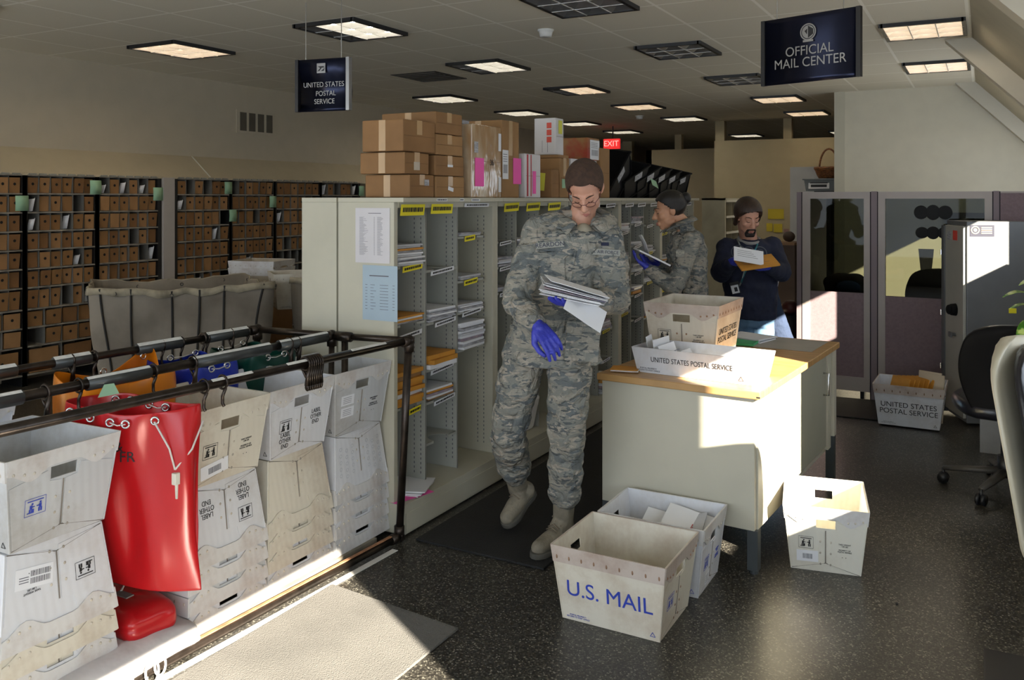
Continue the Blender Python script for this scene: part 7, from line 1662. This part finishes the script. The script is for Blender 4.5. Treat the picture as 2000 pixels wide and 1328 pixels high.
# hair: swept, ear length; beard and moustache
hairshell('hair', HM, lambda c: c.z > max(-0.055, 0.074 - 1.5 * max(0.0, 0.050 - c.y) - 0.25 * abs(c.x + 0.01)), HAIR3, p3, 0.009)
b = MB(); b.M = HM
b.cap((0, -0.080, 0.0), (0, -0.075, -0.062), 0.048, 0.042)
for s_ in (-1, 1): b.chain([(s_ * 0.080, 0.010, 0.030), (s_ * 0.082, -0.008, -0.020), (s_ * 0.074, -0.028, -0.062)], [0.012, 0.016, 0.016])
b.chain([(-0.015, 0.070, 0.092), (0.030, 0.070, 0.080), (0.062, 0.050, 0.052), (0.076, 0.025, 0.02)], [0.010, 0.012, 0.012, 0.010]); b.chain([(-0.015, 0.070, 0.092), (-0.048, 0.060, 0.074), (-0.070, 0.035, 0.040)], [0.009, 0.011, 0.010]); b.M = None
remesh(b, 'hair_locks', HAIR3, p3, 0.0045, 3)
b = MB(); b.M = HM
b.cap((-0.020, 0.094, -0.058), (0.020, 0.094, -0.058), 0.0065); b.cap((-0.026, 0.086, -0.064), (-0.030, 0.074, -0.095), 0.009, 0.010); b.cap((0.026, 0.086, -0.064), (0.030, 0.074, -0.095), 0.009, 0.010); b.cap((-0.020, 0.076, -0.104), (0.020, 0.076, -0.104), 0.017); b.ball((0, 0.084, -0.098), (0.022, 0.012, 0.014)); b.M = None
remesh(b, 'beard', pm('goatee_hair', (0.018, 0.010, 0.007), 0.8), p3, 0.004, 1)
b = MB(); rings(b, [(pel - ZV * 0.0, RV * 0.175, FV * 0.13), (pel + ZV * 0.12, RV * 0.185, FV * 0.14), (pel.lerp(ch, 0.6), RV * 0.200, FV * 0.145), (ch - ZV * 0.06, RV * 0.200, FV * 0.135), (ch + ZV * 0.02, RV * 0.17, FV * 0.11), (ch + ZV * 0.06, RV * 0.10, FV * 0.08)])
sleeve(b, shl, ell, wrl.lerp(ell, 0.08), (0.078, 0.070, 0.048)); sleeve(b, shr, elr, wrr.lerp(elr, 0.08), (0.078, 0.070, 0.048))
jk3 = remesh(b, 'sweatshirt', NAVYJ, p3, 0.010, 4, (0.030, 0.09))
b = MB(); b.torus(nb - FV * 0.015 - ZV * 0.005, 0.072, 0.012, ZV * 0.9 - FV * 0.35, 24, 8); b.build('collar', pm('grey_collar', (0.30, 0.29, 0.28), 0.9), p3, True)
b = MB(); rings(b, [(pel + ZV * 0.08, RV * 0.155, FV * 0.115), (pel - ZV * 0.05, RV * 0.165, FV * 0.12)]); b.chain([hl, kl, fl_ - ZV * 0.02], [0.095, 0.08, 0.068]); b.chain([hr, kr, fr2 - ZV * 0.02], [0.095, 0.08, 0.068]); remesh(b, 'jeans', DENIM, p3, 0.010, 4, (0.02, 0.08))
for f_ in (fl_, fr2): boot(p3, Vector((f_.x, f_.y, 0.013)) + FV * 0.06, Vector((f_.x, f_.y, 0.013)) - FV * 0.20, f_, f_ + ZV * 0.06, 'shoe')
# printed rings on the chest, lanyard, badge
b = MB()
for px, py, r_ in ((1442, 492, 0.05), (1462, 494, 0.045), (1484, 495, 0.05)):
    p, n = surf(jk3, px, py, 0.006); b.disc(p, r_, n, 24, r_ - 0.006); b.disc(p, r_ * 0.6, n, 20, r_ * 0.6 - 0.005)
b.build('chest_print', pm('grey_chest_print', (0.10, 0.11, 0.13), 0.8), p3)
for (a, mt, nm) in (([(1440, 468), (1446, 482), (1452, 500), (1456, 520), (1450, 545), (1444, 558)], 'g', 'lanyard'), ([(1483, 466), (1478, 480), (1472, 495), (1464, 515), (1456, 530), (1448, 552)], 't', 'lanyard')):
    b = MB(); P = [surf(jk3, px, py, 0.008)[0] for px, py in a]; b.tube(P, 0.0065, 6); b.build(nm, pm('grey_lanyard', (0.35, 0.38, 0.36), 0.7, var=0.4, scale=40) if mt == 'g' else pm('teal_lanyard', (0.05, 0.30, 0.36), 0.7, var=0.5, scale=25), p3, True)
o, M_ = patch(p3, jk3, 1436, 562, 0.062, 0.085, 'id_badge', BLACK, 0.25, 0.003, 0.010); b = MB(); b.M = M_; b.box(-0.026, 0.026, -0.038, 0.020, 0, 0.001); pp_ = b.build('badge_card', PAPER, o); b = MB(); b.M = M_; b.box(-0.006, 0.016, -0.026, 0.004, 0.001, 0.0018); b.build('badge_photo', DARK, pp_)
glove(p3, wrl, ell, att(1452, 508, 5.80) - wrl, FV * 0.9 + ZV * 0.3, -1, 0.5, 1.0); glove(p3, wrr, elr, att(1478, 522, 5.80) - wrr, ZV * 0.6 + FV * 0.7, 1, 0.5, 1.0)
c = att(1462, 500, 5.76); heldsheet('letter', 'white letter held up in the bearded man\'s right hand', 'mail', c, 0.20, 0.11, 0.003, (radians(55), radians(10), ANG), PAPER)
c = att(1478, 514, 5.78); heldsheet('envelope', 'orange-brown padded envelope held by the bearded man', 'mail', c, 0.26, 0.16, 0.012, (radians(22), radians(-8), ANG + 0.05), MANILA)
c = att(1512, 548, 6.38); heldsheet('sheet', 'white sheet hanging behind the bearded man\'s elbow', 'paper', c, 0.07, 0.17, 0.001, (radians(80), radians(15), ANG), PAPER)
b = MB(); q = att(1512, 600, 6.55); rings(b, [(q + ZV * 0.16 - RV * 0.03, RV * 0.05, FV * 0.04), (q, RV * 0.06, FV * 0.06), (q - ZV * 0.25 + RV * 0.06, RV * 0.09, FV * 0.07), (q - ZV * (q.z - 0.02) + RV * 0.05, RV * 0.07, FV * 0.06)]); o = remesh(b, 'draped_jacket', pm('dark_blue_cloth', (0.02, 0.035, 0.075), 0.9, bump=0.4), None, 0.010, 4, (0.02, 0.06)); tag(o, 'dark blue garment hanging down behind the bearded man', 'clothing')

# stencilled marks on the red bag, set on its surface
bb = [c_ for c_ in rb.children if c_.name.startswith('bag_body')][0]
for px, py, s_, z_ in ((232, 873, '&', 0.05), (216, 896, '6', 0.045), (249, 893, 'FR', 0.05)):
    p, n = surf(bb, px, py, 0.004); r_ = ZV.cross(n).normalized(); text(s_, z_, frame(p, r_, n.cross(r_)), BLACK, rb, 'stencil_mark', world=True)
